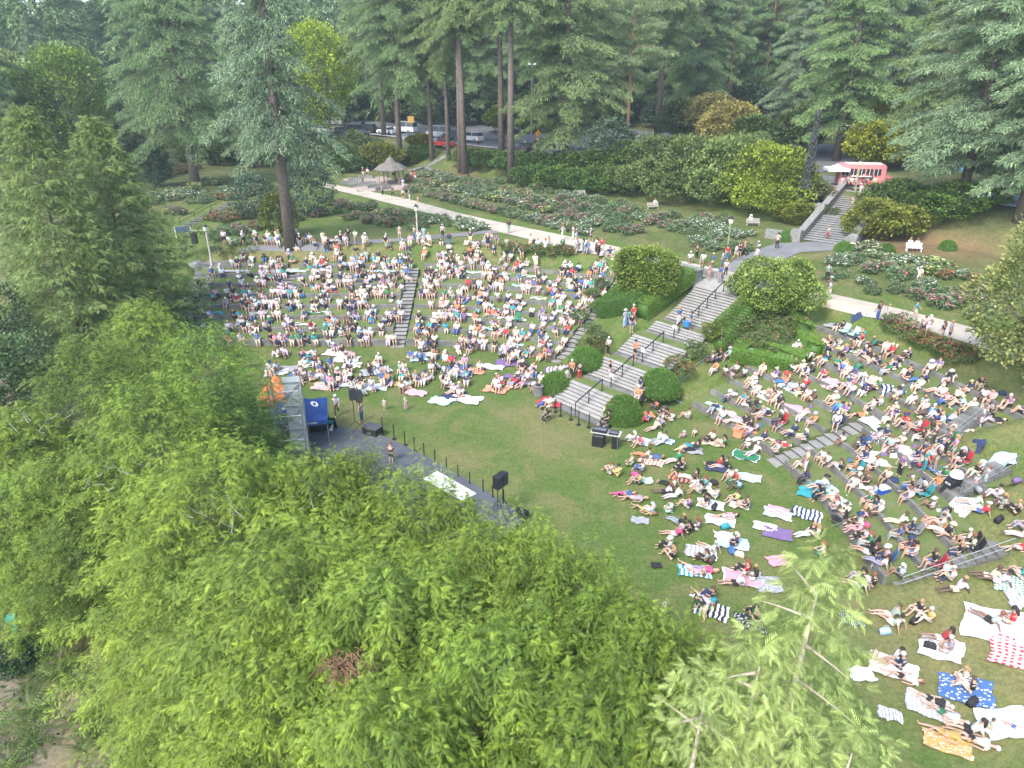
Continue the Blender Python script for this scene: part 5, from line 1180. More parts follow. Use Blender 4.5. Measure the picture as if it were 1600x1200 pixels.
# left-hand woodland behind the rose garden, and undergrowth beyond the road
for i, (nm, u, v, h) in enumerate((('full1', -20, 250, 30), ('blue', 100, 245, 26), ('full0', 240, 250, 30), ('full1', 350, 250, 30), ('blue', 395, 262, 28), ('full1', -60, 330, 30), ('full0', 440, 205, 34), ('full1', 290, 215, 36), ('tall0', 10, 215, 38), ('full1', 330, 200, 38), ('full0', 750, 195, 40), ('full1', 930, 200, 38), ('full0', 1085, 200, 38), ('full1', 1270, 190, 40), ('blue', 1370, 195, 38), ('full0', 640, 190, 42), ('full1', 1490, 225, 36), ('full0', 1600, 240, 38))):
    fir(nm, u, v, h, f'dark conifer of the inner wood, {("outermost behind the cypresses", "over the rounded lime-green tree", "left of the layered fir", "right of the layered fir", "just left of the open fir", "beyond the outer cypress", "between the open fir and the yellow-green maple", "high behind the layered fir", "behind the paler feathery tree", "deep between the two great firs", "behind the bare-trunked pair", "behind the bent pine", "behind the orange-leaved tree", "behind the great fir", "behind the golden maples", "behind the thick-trunked fir", "over the turquoise canopy", "behind the maple top")[i]}', 'conifers of the inner wood', rz=i * 1.1, wr=1.15)
UM = [(bush_mesh(900 + i, dome_lobes(900 + i, 4, 6, 14), 5500, .42, c, t), stems(5, 4.8, 4, i).mesh('stems', BARK, True)) for i, (c, t) in enumerate((((.035, .06, .02), (.09, .135, .045)), ((.05, .075, .02), (.13, .17, .045)), ((.03, .055, .03), (.08, .125, .07))))]
g = np.random.default_rng(71)
for i in range(64):
    u = -40 + i * 26.5 + g.uniform(-8, 8); v = g.uniform(186, 200) if i % 2 else g.uniform(172, 184)
    if 500 < u < 600 or 725 < u < 770: v -= 12
    p = at(u, v); o = empty('understorey_shrub', p, g.uniform(0, 6), 'bushy undergrowth shrub beneath the conifers beyond the road', 'shrub', 'undergrowth beyond the road'); k = g.uniform(.8, 1.5); o.scale = (k * 1.2, k * 1.2, k)
    a, b_ = UM[i % 3]; link('stems', b_, o); link('foliage', a, o)
for i in range(48):
    u, v = (g.uniform(-40, 430), g.uniform(205, 262)) if i < 34 else (g.uniform(470, 580), g.uniform(228, 262)); p = at(u, v)
    if (p - at(307, 292)).length < 7: continue
    o = empty('understorey_shrub', p, g.uniform(0, 6), 'bushy shrub at the wooded edge of the left rose garden', 'shrub', 'shrubs at the wooded edge of the left garden'); k = g.uniform(.6, 1.1); o.scale = (k, k, k * .8)
    a, b_ = UM[i % 3]; link('stems', b_, o); link('foliage', a, o)
# hillside firs farther back: individuals in two loose ranks
g = np.random.default_rng(77); k = 0
for v0, n, hh in ((176, 30, 38), (150, 34, 42)):
    for i in range(n):
        u = -60 + (i + g.uniform(-.35, .35)) * 1760 / n; v = v0 + g.uniform(-8, 10); nm = ['full0', 'full1', 'blue', 'tall0', 'full1'][g.integers(5)]
        if v0 == 176 and (470 < u < 640): continue
        fir(nm, u, v, hh * g.uniform(.8, 1.1), f'dark conifer in the {"nearer" if v0 == 176 else "farther"} rank of the forest edge beyond the road', f'conifers in the {"nearer" if v0 == 176 else "farther"} forest rank', rz=g.uniform(0, 6.28), wr=g.uniform(1, 1.3), tint=tuple(g.uniform(.85, 1.1, 3))); k += 1
# the far wood: one mass
me, w = fir_variant(790, 36, 8, .05, 60, 'fir', clump=6, ts=1.5, step=.8, sag=.4)
nv = len(me.vertices); V0 = np.empty(nv * 3); me.vertices.foreach_get('co', V0); V0 = V0.reshape(-1, 3); C0 = np.empty(nv * 4); me.color_attributes['col'].data.foreach_get('color', C0); C0 = C0.reshape(-1, 4)[:, :3]; F0 = np.arange(nv).reshape(-1, 3)
Vs, Fs, Cs = [], [], []; off = 0
for row, (dist, n) in enumerate(((190, 30), (215, 36), (250, 44), (300, 46), (360, 46))):
    for i in range(n):
        a = R_(-50 + 100 * (i + g.uniform(-.4, .4)) / n); x, y = dist * math.sin(a) * 1.0, dist * math.cos(a); y = max(y, 60)
        s = g.uniform(.9, 1.35); r = g.uniform(0, 6.28); c_, s_ = math.cos(r), math.sin(r)
        V = V0 @ np.array([[c_, s_, 0], [-s_, c_, 0], [0, 0, 1]]) * s * np.array([1.25, 1.25, 1]) + [x, y, zg(x, y) - 1]
        Vs.append(V); Fs.append(F0 + off); Cs.append(C0 * g.uniform(.7, 1.15)); off += nv
tag(link('far_forest', np_mesh('far_forest', np.vstack(Vs), np.vstack(Fs), NEEDLE, np.vstack(Cs))), 'distant wooded hillside of dark conifers', 'forest', kind='stuff')

# ================================================================== VEHICLES
def cmul(c, k): return tuple(min(1, v * k) for v in c)
GLASS = plain('car_glass', (.03, .04, .045), .12, var=.1); TYRE = plain('tyre', (.02, .02, .02), .8); RIM = plain('rim', (.4, .4, .42), .4, .6); LAMPW = plain('lamp_white', (.8, .8, .78), .3, var=.02); LAMPR = plain('lamp_red', (.4, .02, .02), .3, var=.02)
PAINT = object_colour('car_paint', .3)
def profile_mesh(name, prof, w, m, taper=.0, loc=(0, 0, 0)):
    """side profile (x, z) swept across the width, upper points drawn inward"""
    zs = [z for _, z in prof]; z0, z1 = min(zs), max(zs); n = len(prof); vs = []
    for sg in (-1, 1):
        for x, z in prof: vs.append((x, sg * (w / 2 - taper * (z - z0) / (z1 - z0 + 1e-6)), z))
    fs = [tuple(range(n)), tuple(range(n, 2 * n))[::-1]] + [(i, n + i, n + (i + 1) % n, (i + 1) % n) for i in range(n)]
    return MB().add(vs, fs).mesh(name, m)
CARM = {}
def car(u, v, rz, col, lab, kind='sedan', grp='cars parked along the road', p=None):
    if kind not in CARM:
        if kind == 'sedan': body = [(-2.2, .3), (2.2, .3), (2.25, .65), (2.0, .85), (1.0, .95), (-1.6, .98), (-2.2, .92)]; top = [(-1.7, .95), (1.05, .93), (.35, 1.4), (-1.0, 1.42)]; L = 2.2
        elif kind == 'suv': body = [(-2.3, .35), (2.3, .35), (2.35, .8), (2.1, 1.05), (1.1, 1.12), (-2.2, 1.15), (-2.3, 1.0)]; top = [(-2.2, 1.12), (1.1, 1.1), (.55, 1.72), (-1.9, 1.75)]; L = 2.3
        else: body = [(-2.6, .35), (2.5, .35), (2.55, .9), (2.2, 1.2), (1.5, 1.3), (-2.6, 1.3)]; top = [(-2.6, 1.28), (1.5, 1.28), (.9, 2.2), (-2.55, 2.25)]; L = 2.55
        cab = profile_mesh('cabin_glass', top, 1.66, GLASS, .2)
        zt_ = max(z for _, z in top); roof = MB(); xs = [x for x, z in top if z > zt_ - .1]; roof.box(((min(xs) + max(xs)) / 2, 0, zt_ + .01), (max(xs) - min(xs) + .1, 1.3, .06))
        for x in ((min(xs) + max(xs)) / 2,):
            for sg in (-1, 1): roof.tube([(x, sg * .83, body[3][1]), (x, sg * .66, zt_)], .05, 4)
        ty = MB().tube([(0, -.11, 0), (0, .11, 0)], .33, 14).mesh('tyre', TYRE); ri = MB().tube([(0, -.12, 0), (0, .12, 0)], .2, 10).mesh('rim', RIM)
        hl = MB().box((0, 0, 0), (.08, .34, .14)).mesh('headlight', LAMPW); tl = MB().box((0, 0, 0), (.06, .3, .16)).mesh('tail_light', LAMPR)
        CARM[kind] = (profile_mesh('body', body, 1.8, PAINT, .06), cab, roof.mesh('roof', PAINT), ty, ri, hl, tl, L)
    bd, cab, roof, ty, ri, hl, tl, L = CARM[kind]; q = p or at(u, v)
    r = empty('parked_car' if kind != 'van' else 'parked_van', q + Vector((0, 0, .06)), rz, lab, 'car' if kind != 'van' else 'van', grp)
    b = link('body', bd, r); b.color = (*col, 1); link('windows', cab, r); o = link('roof', roof, r); o.color = (*col, 1)
    for x in (-1.35, 1.35):
        for y in (-.82, .82): w = link('wheel', ty, r, (x, y, .33)); link('rim', ri, w)
    for y in (-.6, .6): link('headlight', hl, r, (L, y, .7)); link('tail_light', tl, r, (-L, y, .85))
road_a = R_(135)
for u, v, da, col, lab, kd in ((521, 196, 40, (.5, .5, .52), 'silver hatchback parked farthest up the car park, under the green maple', 'suv'), (508, 208, 0, (.7, .7, .7), 'small white car just visible behind the far shrub', 'sedan'), (540, 206, 20, (.015, .015, .02), 'black car parked in the shade of the car park', 'sedan'), (557, 203, 15, (.02, .02, .025), 'black car with its boot toward the others in the shade', 'suv'), (537, 213, 0, (.03, .035, .05), 'dark blue-black car in the nearest shaded rank', 'sedan'),
   (563, 214, 0, (.05, .06, .08), 'dark slate car with a pale windscreen in the shaded rank', 'sedan'), (573, 208, 20, (.03, .03, .03), 'black estate behind the slate car', 'suv'), (605, 210, 10, (.7, .71, .72), 'white car beside the first thick trunk', 'sedan'), (633, 208, 20, (.75, .75, .75), 'white van in front of the orange-brown board', 'van'), (646, 222, 0, (.28, .36, .45), 'light blue saloon between the two thick trunks', 'sedan'), (668, 224, 0, (.7, .7, .7), 'white car close behind the bank path fir', 'sedan'),
   (685, 216, 10, (.4, .42, .45), 'grey van between firs on the far kerb', 'van'), (693, 230, 0, (.55, .05, .04), 'red car on the near kerb between the firs', 'sedan'), (709, 218, 5, (.08, .09, .12), 'dark grey car facing the crossing', 'suv'), (737, 222, 8, (.7, .7, .7), 'white off-road car just before the crossing', 'suv'), (845, 234, 60, (.02, .02, .025), 'black off-road car entering the turning circle', 'suv'), (810, 238, 10, (.03, .03, .035), 'low black car half hidden by the kerb hedge', 'sedan')):
    car(u, v, road_a + R_(da), col, lab, kd)
# pink food truck
p = at(1342, 292); FT = empty('food_truck', p, R_(-8)); tag(FT, 'pink single-deck bus used as a food truck with serving windows and a queue', 'food truck'); FT.scale = (.72, .75, .85)
PK = plain('pink_paint', (.55, .2, .2), .45, var=.06)
bp = [(-.1 - 3.6, .45), (3.4, .45), (3.4, 2.9), (3.1, 3.15), (-3.4, 3.15), (-3.75, 2.85)]
link('body', profile_mesh('body', bp, 2.4, PK, .12), FT); m = MB(); m.box((4.1, 0, .95), (1.5, 2.0, 1.0)); m.box((4.0, 0, 1.5), (1.2, 1.7, .2)); m.build('bonnet', PK, FT)
for i in range(5): wnd = MB().box((-2.9 + i * 1.25, -1.18, 2.15), (1.0, .06, .85)).build('window', GLASS, FT); MB().box((-2.9 + i * 1.25, -1.2, 2.15), (.06, .06, .87)).build('frame', WHITE, wnd)
MB().box((-.5, -1.4, 1.6), (3.0, .5, .06)).build('counter', WHITE, FT); MB().box((0, 0, 3.2), (5.6, 1.7, .12)).build('roof', plain('pale_roof', (.6, .5, .5), .5), FT)
MB().box((3.43, 0, 2.2), (.06, 1.9, .9)).build('windscreen', GLASS, FT)
for x in (-2.4, 3.9):
    for y in (-1.05, 1.05): w = MB().tube([(x, y - .14, .45), (x, y + .14, .45)], .45, 14).build('wheel', TYRE, FT)
for y in (-.7, .7): MB().tube([(4.84, y, 1.0), (4.9, y, 1.0)], .13, 10).build('headlight', LAMPW, FT)
p = at(1302, 292); T = canopy(p, R_(-8), 2.4, .5, plain('white_canvas', (.7, .7, .7), .7), 'white-topped tent with a dark side wall to the left of the food truck'); MB().box((1.2, 0, 1.1), (.04, 2.3, 2.1)).build('side_wall', plain('dark_canvas', (.06, .07, .09), .8), T)
canopy(at(1487, 292), R_(-10), 3.4, .7, plain('turquoise_canvas', (.18, .42, .42), .6), 'pale turquoise canopy stall under the massive fir')
p = at(1306, 300); o = MB().lathe((0, 0, 0), [(.35, 0), (.4, .5), (.36, .6)], 12).build('orange_tub', plain('orange_plastic', (.8, .2, .04), .5), None, p); tag(o, 'orange tub on the ground left of the food truck queue', 'tub')
# hillside road rail behind the great fir
P = [at(u, v) for u, v in ((1250, 204), (1290, 203), (1330, 203), (1365, 202))]; L, R = centred(P, 5.0); strip('hill_road', L, R, ASPH, .1); P = [q + Vector((.5, -3, .0)) for q in P]; railing('railing', P, 1.0, 'pale guard rail along the hillside road behind the great fir', m=WHITE, rad=.06)

# ================================================================== PEOPLE
def skin(name, nodes, edges, m, sub=1, smooth=True, root=0):
    """one continuous surface grown round a skeleton of joints (x, y, z, radius or (rx, ry))"""
    me = bpy.data.meshes.new(name); me.from_pydata([n[:3] for n in nodes], edges, []); ob = bpy.data.objects.new(name, me); COL.objects.link(ob)
    ob.modifiers.new('s', 'SKIN'); sv_ = me.skin_vertices[0].data
    for i, n in enumerate(nodes): r = n[3]; sv_[i].radius = r if isinstance(r, tuple) else (r, r); sv_[i].use_root = (i == root)
    if sub: mod = ob.modifiers.new('u', 'SUBSURF'); mod.levels = sub; mod.render_levels = sub
    dg = bpy.context.evaluated_depsgraph_get(); out = bpy.data.meshes.new_from_object(ob.evaluated_get(dg)); out.name = name
    bpy.data.objects.remove(ob); out.materials.clear(); out.materials.append(m)
    if smooth: out.polygons.foreach_set('use_smooth', [True] * len(out.polygons))
    return out
SKIN = object_colour('skin_tone', .6); CLOTH = object_colour('clothing', .85); HAIRM = object_colour('hair_tone', .8)
def V3(*a): return Vector(a)
# pose: pelvis, chest, neck, head, per side (shoulder comes from chest) elbow, hand, hip offset, knee, ankle, toe
def pose(pel, che, nec, hea, el, ha, kn, an, to, face=(1, 0, 0), hipw=.1, shw=.19, side=(0, 1, 0)):
    return dict(pel=V3(*pel), che=V3(*che), nec=V3(*nec), hea=V3(*hea), el=[V3(*e) for e in el], ha=[V3(*e) for e in ha], kn=[V3(*e) for e in kn], an=[V3(*e) for e in an], to=[V3(*e) for e in to], face=V3(*face), hipw=hipw, shw=shw, side=V3(*side))
def sym(p): return [(p[0], -p[1], p[2]), p]
POSES = {
 'S': pose((0, 0, .12), (-.07, 0, .42), (-.03, 0, .61), (.02, 0, .77), sym((.14, .25, .36)), sym((.42, .1, .38)), sym((.40, .14, .44)), sym((.60, .12, .08)), sym((.76, .13, .04))),
 'C': pose((0, 0, .50), (-.04, 0, .82), (-.02, 0, 1.01), (.04, 0, 1.17), sym((.10, .26, .72)), sym((.36, .16, .62)), sym((.44, .13, .52)), sym((.50, .12, .10)), sym((.66, .13, .05))),
 'X': pose((0, 0, .12), (-.02, 0, .43), (.02, 0, .62), (.08, 0, .77), sym((.14, .26, .34)), sym((.34, .08, .26)), sym((.34, .30, .17)), [(.30, .10, .08), (.26, -.10, .10)], [(.24, .22, .06), (.18, -.22, .07)]),
 'E': pose((0, 0, .12), (-.20, 0, .40), (-.27, 0, .58), (-.27, 0, .75), sym((-.36, .27, .28)), sym((-.46, .27, .04)), sym((.44, .11, .20)), sym((.86, .10, .08)), sym((.94, .13, .17))),
 'L': pose((0, 0, .12), (-.34, 0, .15), (-.54, 0, .15), (-.72, 0, .18), sym((-.30, .34, .10)), sym((-.06, .30, .10)), [(.44, -.12, .12), (.40, .13, .36)], [(.88, -.12, .08), (.62, .13, .08)], [(.94, -.14, .2), (.78, .14, .04)], face=(0, 0, 1)),
 'T': pose((0, 0, .95), (-.01, 0, 1.27), (.0, 0, 1.46), (.03, 0, 1.62), sym((.02, .27, 1.15)), sym((.14, .25, .93)), sym((.02, .10, .50)), sym((-.02, .11, .09)), sym((.14, .14, .04)), hipw=.09),
 'P': pose((0, 0, .95), (-.01, 0, 1.27), (.0, 0, 1.46), (.03, 0, 1.62), sym((.05, .28, 1.15)), sym((.26, .05, 1.12)), sym((.03, .10, .50)), sym((-.01, .12, .09)), sym((.15, .15, .04)), hipw=.09),
 'W': pose((0, 0, .93), (.03, 0, 1.25), (.05, 0, 1.44), (.09, 0, 1.60), [(-.12, -.26, 1.14), (.16, .25, 1.15)], [(-.12, -.26, .9), (.34, .2, 1.0)], [(.20, -.10, .52), (-.02, .10, .50)], [(.24, -.10, .10), (-.34, .10, .18)], [(.40, -.11, .07), (-.24, .11, .05)], hipw=.09),
 'B': pose((0, 0, .84), (.30, 0, 1.08), (.46, 0, 1.18), (.60, 0, 1.20), sym((.38, .26, .86)), sym((.55, .18, .62)), sym((.05, .12, .46)), sym((-.06, .13, .09)), sym((.10, .15, .04)), hipw=.09),
}
def build_pose(P, k, lod):
    """body, shirt, shorts, trousers, hair, hat meshes of one pose"""
    s = P['side']; pel, che, nec, hea = P['pel'], P['che'], P['nec'], P['hea']; ax = (che - pel).normalized(); f = P['face']
    hips = [pel - s * P['hipw'], pel + s * P['hipw']]; sh = [che + ax * .11 - s * P['shw'], che + ax * .11 + s * P['shw']]
    N, E = [], []
    def nd(p, r, parent=None): N.append((p[0], p[1], p[2], r)); i = len(N) - 1; (E.append((parent, i)) if parent is not None else None); return i
    a = nd(pel, (.15, .12)); m_ = nd((pel + che) / 2, (.135, .105), a); c = nd(che, (.165, .115), m_); n_ = nd(nec, .055, c)
    hb = nd(hea - (hea - nec).normalized() * .06, .075, n_); ht = nd(hea + (hea - nec).normalized() * .035, (.085, .095), hb)
    if lod == 0:
        nd(hea + f * .105 - (hea - nec).normalized() * .01, .014, ht)
        for sg in (-1, 1): nd(hea + s * sg * .092, .014, ht)
    for j in (0, 1):
        S = nd(sh[j], .058, c); e = nd(P['el'][j], .040, S); h = nd(P['ha'][j], .027, e)
        d = (P['ha'][j] - P['el'][j]).normalized(); w = P['ha'][j]
        if lod == 0:
            pm = nd(w + d * .055, (.036, .016), h); lat = d.cross(Vector((0, 0, 1))); lat = lat.normalized() if lat.length > .1 else s.copy(); dn = Vector((0, 0, -.35))
            for q, (off, L) in enumerate(((-.030, .062), (-.010, .075), (.010, .070), (.029, .055))):
                b1 = nd(w + d * .085 + lat * off, .0095, pm); b2 = nd(w + d * (.085 + L * .55) + lat * off * 1.15 + dn * L * .25, .0085, b1); nd(w + d * (.085 + L) + lat * off * 1.2 + dn * L * .75, .0070, b2)
            t1 = nd(w + d * .04 + lat * (-.040 if j else .040), .011, h); nd(w + d * .075 + lat * (-.058 if j else .058) + dn * .02, .0085, t1)
        H = nd(hips[j], .095, a); kk = nd(P['kn'][j], .058, H); an = nd(P['an'][j], .037, kk); nd(P['to'][j], .032, an)
    body = skin('body', N, E, SKIN, 1 if lod == 0 else 0)
    out = {'body': body}
    N, E = [], []
    c = nd(che, (.185, .135)); m_ = nd((pel + che) / 2, (.155, .128), c); nd(pel + ax * .02, (.165, .135), m_); nd(nec - ax * .05, .075, c)
    for j in (0, 1): S = nd(sh[j], .075, c); nd(sh[j].lerp(P['el'][j], .75), .06, S)
    out['shirt'] = skin('shirt', N, E, CLOTH, 1 if lod == 0 else 0)
    for nm, fr in (('shorts', .72), ('trousers', 1)):
        N, E = [], []; a = nd(pel, (.172, .140)); nd(pel + ax * .08, (.15, .125), a)
        for j in (0, 1):
            H = nd(hips[j], .112, a)
            if nm == 'shorts': nd(hips[j].lerp(P['kn'][j], fr), .086, H)
            else: kk = nd(P['kn'][j], .074, H); nd(P['kn'][j].lerp(P['an'][j], .88), .056, kk)
        out[nm] = skin(nm, N, E, CLOTH, 1 if lod == 0 else 0)
    up = (hea - nec).normalized(); seg = 8 if lod == 0 else 5
    hm = Matrix.Translation(hea + up * .02 - f * .02) @ up.to_track_quat('Z', 'Y').to_matrix().to_4x4()
    def cap(r0, prof, seg=seg):
        b = MB().lathe((0, 0, 0), [(r * r0, z * r0) for r, z in prof], seg); b.v = [tuple(hm @ Vector(v)) for v in b.v]; return b
    out['hair'] = cap(.112, [(.75, -.45), (1.0, -.1), (1.0, .35), (.75, .8), (.3, 1.02)]).mesh('hair', HAIRM, True)
    lh = cap(.112, [(.75, -.45), (1.0, -.1), (1.0, .35), (.75, .8), (.3, 1.02)]); q0 = hea - f * .07; lh.tube([q0 + up * .05, q0 - up * .12 - f * .03, q0 - up * .30 - f * .04], [.09, .085, .04], seg); out['long_hair'] = lh.mesh('long_hair', HAIRM, True)
    out['hat'] = cap(.115, [(1.75, .0), (1.8, .08), (1.05, .22), (.98, .75), (.6, 1.0)], seg + 2).mesh('hat', CLOTH, True)
    cp = cap(.115, [(1.0, .05), (1.03, .4), (.75, .82), (.3, 1.02)]); q = hea + f * .12 + up * .06; cp.box(q, (.12, .15, .015)); out['cap'] = cp.mesh('cap', CLOTH, True)
    return out
PM = {k: build_pose(P, k, 0) for k, P in POSES.items()}
LM = {k: build_pose(P, k, 1) for k, P in POSES.items()}
PAL = {'w': ((.52, .515, .51), 'white'), 'k': ((.018, .018, .02), 'black'), 'b': ((.05, .12, .28), 'blue'), 'n': ((.02, .035, .09), 'navy'), 'g': ((.28, .28, .29), 'grey'), 'r': ((.42, .035, .045), 'red'), 'p': ((.58, .28, .33), 'pink'), 'o': ((.6, .2, .09), 'orange'), 'y': ((.6, .5, .16), 'yellow'), 't': ((.03, .26, .29), 'teal'), 'v': ((.16, .10, .22), 'purple'), 'd': ((.02, .16, .07), 'dark green'), 'l': ((.35, .5, .65), 'light blue'), 'c': ((.58, .48, .34), 'tan'), 'm': ((.40, .62, .50), 'mint'), 'u': ((.42, .27, .08), 'mustard'), 'a': ((.62, .60, .55), 'cream'), 'e': ((.09, .06, .045), 'brown'), 'h': ((.5, .07, .22), 'magenta')}
SKINS = [(.42, .26, .19), (.47, .31, .23), (.38, .23, .16), (.24, .14, .09), (.12, .07, .05), (.50, .34, .27)]
HAIRS = [((.02, .015, .012), 'black-haired'), ((.09, .05, .03), 'brown-haired'), ((.32, .2, .09), 'fair-haired'), ((.45, .43, .41), 'grey-haired'), ((.2, .07, .03), 'auburn-haired')]
FOCUS = Vector((-7.0, 37.5))
prng = np.random.default_rng(21)
N_PEOPLE = 0; USED = {}; PPOS = []
POSEW = {'S': 'sitting with knees up', 'C': 'sitting upright', 'X': 'sitting cross-legged', 'E': 'leaning back on both hands', 'L': 'lying down', 'T': 'standing', 'P': 'standing with arms raised to the chest', 'W': 'walking', 'B': 'bending forward'}
PERSONS = []
def person(p, ps, top, bot, place, hd=None, hc=None, face=None, s=1.0, trousers=None):
    """queue one visitor; hd: h hair, l long hair, H sun hat, K cap"""
    global N_PEOPLE
    g = prng; hd = hd or ['h', 'h', 'h', 'l', 'l', 'l', 'H', 'K'][g.integers(8)]; hi = g.integers(len(HAIRS)); sk = SKINS[g.integers(len(SKINS)) if g.random() < .4 else g.integers(2)]
    if face is None: face = math.atan2(FOCUS.y - p.y, FOCUS.x - p.x) + g.normal() * .35
    tr = trousers if trousers is not None else bool(g.random() < (.4 if ps in 'SCXEL' else .6))
    hc = hc or ['w', 'a', 'c', 'n', 'k', 'g'][g.integers(6)]
    who = f'{HAIRS[hi][1]}' if hd in 'hl' else f'{PAL[hc][1]} {"sun hat" if hd == "H" else "cap"}'
    sc = s * g.uniform(.86, .99)
    base = f'person in {PAL[top][1]} top and {PAL[bot][1]} {"trousers" if tr else "shorts"}, ' + (who if hd in 'hl' else who + ' on') + f', {POSEW[ps]} {place}'
    PERSONS.append(dict(p=p, ps=ps, top=top, bot=bot, hd=hd, hi=hi, sk=sk, face=face, tr=tr, hc=hc, sc=sc, lab=base, place=place)); PPOS.append((p.x, p.y)); N_PEOPLE += 1
def jitcol(c, g): return tuple(min(.85, max(.01, v * g.uniform(.8, 1.15))) for v in c)
def emit_person(d):
    g = prng; M = PM[d['ps']]; r = empty('person', d['p'], d['face']); r.scale = (d['sc'],) * 3; r['label'] = d['label']; r['category'] = 'person'; r['group'] = d.get('group', 'concert audience')
    b = link('body', M['body'], r); b.color = (*d['sk'], 1); a = link('shirt', M['shirt'], r); a.color = (*jitcol(PAL[d['top']][0], g), 1)
    nm = 'trousers' if d['tr'] else 'shorts'; q = link(nm, M[nm], r); q.color = (*jitcol(PAL[d['bot']][0], g), 1)
    h = link('hair', M['long_hair' if d['hd'] == 'l' else 'hair'], r); h.color = (*HAIRS[d['hi']][0], 1)
    if d['hd'] in 'HK': k = link('sun_hat' if d['hd'] == 'H' else 'cap', M['hat' if d['hd'] == 'H' else 'cap'], r); k.color = (*PAL[d['hc']][0], 1)
# ---- blankets draped on the ground, bags, chairs
BMAT = {'s': object_colour('blanket_plain', .9), 't': object_colour('blanket_striped', .9, 'stripe', scale=7), 'q': object_colour('blanket_check', .9, 'check', scale=9), 'f': object_colour('blanket_dots', .9, 'dots', scale=12), 'b': object_colour('blanket_border', .9, 'border'), 'z': object_colour('blanket_dark_stripe', .9, 'stripe', second=(.03, .04, .07), scale=6)}
BPAT = {'s': 'plain', 't': 'white-striped', 'q': 'checked', 'f': 'dotted', 'b': 'white-edged', 'z': 'dark-striped'}
bl_g = np.random.default_rng(31); BLAB = {}
def blanket(p, w, d, rz, col, pat, place, group='picnic blankets'):
    n = 9; vs = []; fs = []; g = bl_g; ph = g.uniform(0, 6, 4); amp = .05
    cs, sn = math.cos(rz), math.sin(rz)
    for j in range(n):
        for i in range(n):
            a, b = i / (n - 1) - .5, j / (n - 1) - .5; x0 = a * w * (1 + .05 * math.sin(b * 7 + ph[0])); y0 = b * d * (1 + .06 * math.sin(a * 6 + ph[1]))
            x0 += g.uniform(-.035, .035); y0 += g.uniform(-.035, .035); x, y = x0 * cs - y0 * sn, x0 * sn + y0 * cs
            vs.append((x, y, max(-.55, min(.55, zg(p.x + x, p.y + y) - p.z)) + .045 + amp * (math.sin(a * 11 + ph[2]) * math.sin(b * 13 + ph[3]) + 1)))
    for j in range(n - 1):
        for i in range(n - 1): q = j * n + i; fs.append((q, q + 1, q + n + 1, q + n))
    m = MB().add(vs, fs).mesh('blanket', BMAT[pat], True); uv = m.uv_layers.new(name='uv'); li = np.empty(len(m.loops), dtype=np.int32); m.loops.foreach_get('vertex_index', li)
    U = np.stack([(li % n) / (n - 1), (li // n) / (n - 1)], 1).astype(np.float32); uv.data.foreach_set('uv', U.ravel())
    o = link('blanket', m, None, p); o.color = (*PAL[col][0], 1); lab = f'{PAL[col][1]} {BPAT[pat]} picnic blanket {place}'; BLAB[lab] = BLAB.get(lab, 0) + 1
    tag(o, lab, 'blanket', group); return o
def bag_mesh():
    m = MB(); m.add([(-.2, -.12, 0), (.2, -.12, 0), (.21, .13, 0), (-.21, .13, 0), (-.19, -.13, .2), (.2, -.12, .22), (.19, .13, .22), (-.2, .13, .2), (-.12, -.06, .36), (.13, -.05, .33), (.12, .08, .34), (-.12, .08, .36)], [(0,3,2,1),(8,9,10,11),(0,1,5,4),(1,2,6,5),(2,3,7,6),(3,0,4,7),(4,5,9,8),(5,6,10,9),(6,7,11,10),(7,4,8,11)]); m.box((0, -.15, .1), (.26, .08, .16)); return m.mesh('bag', CLOTH, True)
BAG = bag_mesh(); HANDLE = MB().tube([(-.1, 0, .34), (-.06, 0, .46), (.06, 0, .46), (.1, 0, .34)], .012, 5).mesh('strap', CLOTH)
def bag(p, col, place, s=1.0):
    r = empty('bag', p, bl_g.uniform(0, 6), f'{PAL[col][1]} bag {place}', 'bag', 'bags beside the audience'); r.scale = (s * 1.25, s * .9, s); b = link('pouch', BAG, r); b.color = (*PAL[col][0], 1); h = link('strap', HANDLE, r); h.color = (*PAL[col][0], 1); return r
CH = {}
def chair_parts():
    FR = METAL_G; m = MB(); m.add([(-.26, -.27, .33), (.28, -.27, .38), (.28, .27, .38), (-.26, .27, .33), (-.26, -.27, .30), (.28, -.27, .35), (.28, .27, .35), (-.26, .27, .30)], [(0,3,2,1),(4,5,6,7),(0,1,5,4),(1,2,6,5),(2,3,7,6),(3,0,4,7)]); CH['seat'] = m.mesh('seat', CLOTH)
    m = MB(); m.add([(-.27, -.26, .34), (-.27, .26, .34), (-.42, .24, .86), (-.42, -.24, .86), (-.30, -.26, .34), (-.30, .26, .34), (-.45, .24, .86), (-.45, -.24, .86)], [(0,1,2,3),(4,7,6,5),(0,4,5,1),(1,5,6,2),(2,6,7,3),(3,7,4,0)]); CH['backrest'] = m.mesh('backrest', CLOTH)
    for i, (x0, y0, x1, y1) in enumerate(((-.28, -.28, .26, -.28), (-.28, .28, .26, .28), (.26, -.28, -.28, -.28), (.26, .28, -.28, .28))): CH[f'leg{i}'] = MB().tube([(x0, y0, .36), (x1, y1, 0)], .013, 5).mesh('leg', FR)
    for sg in (-1, 1): m = MB(); m.box((.0, sg * .3, .58), (.5, .05, .025)); CH[f'arm{sg}'] = m.mesh('armrest', METAL_B)
chair_parts(); CHN = {}
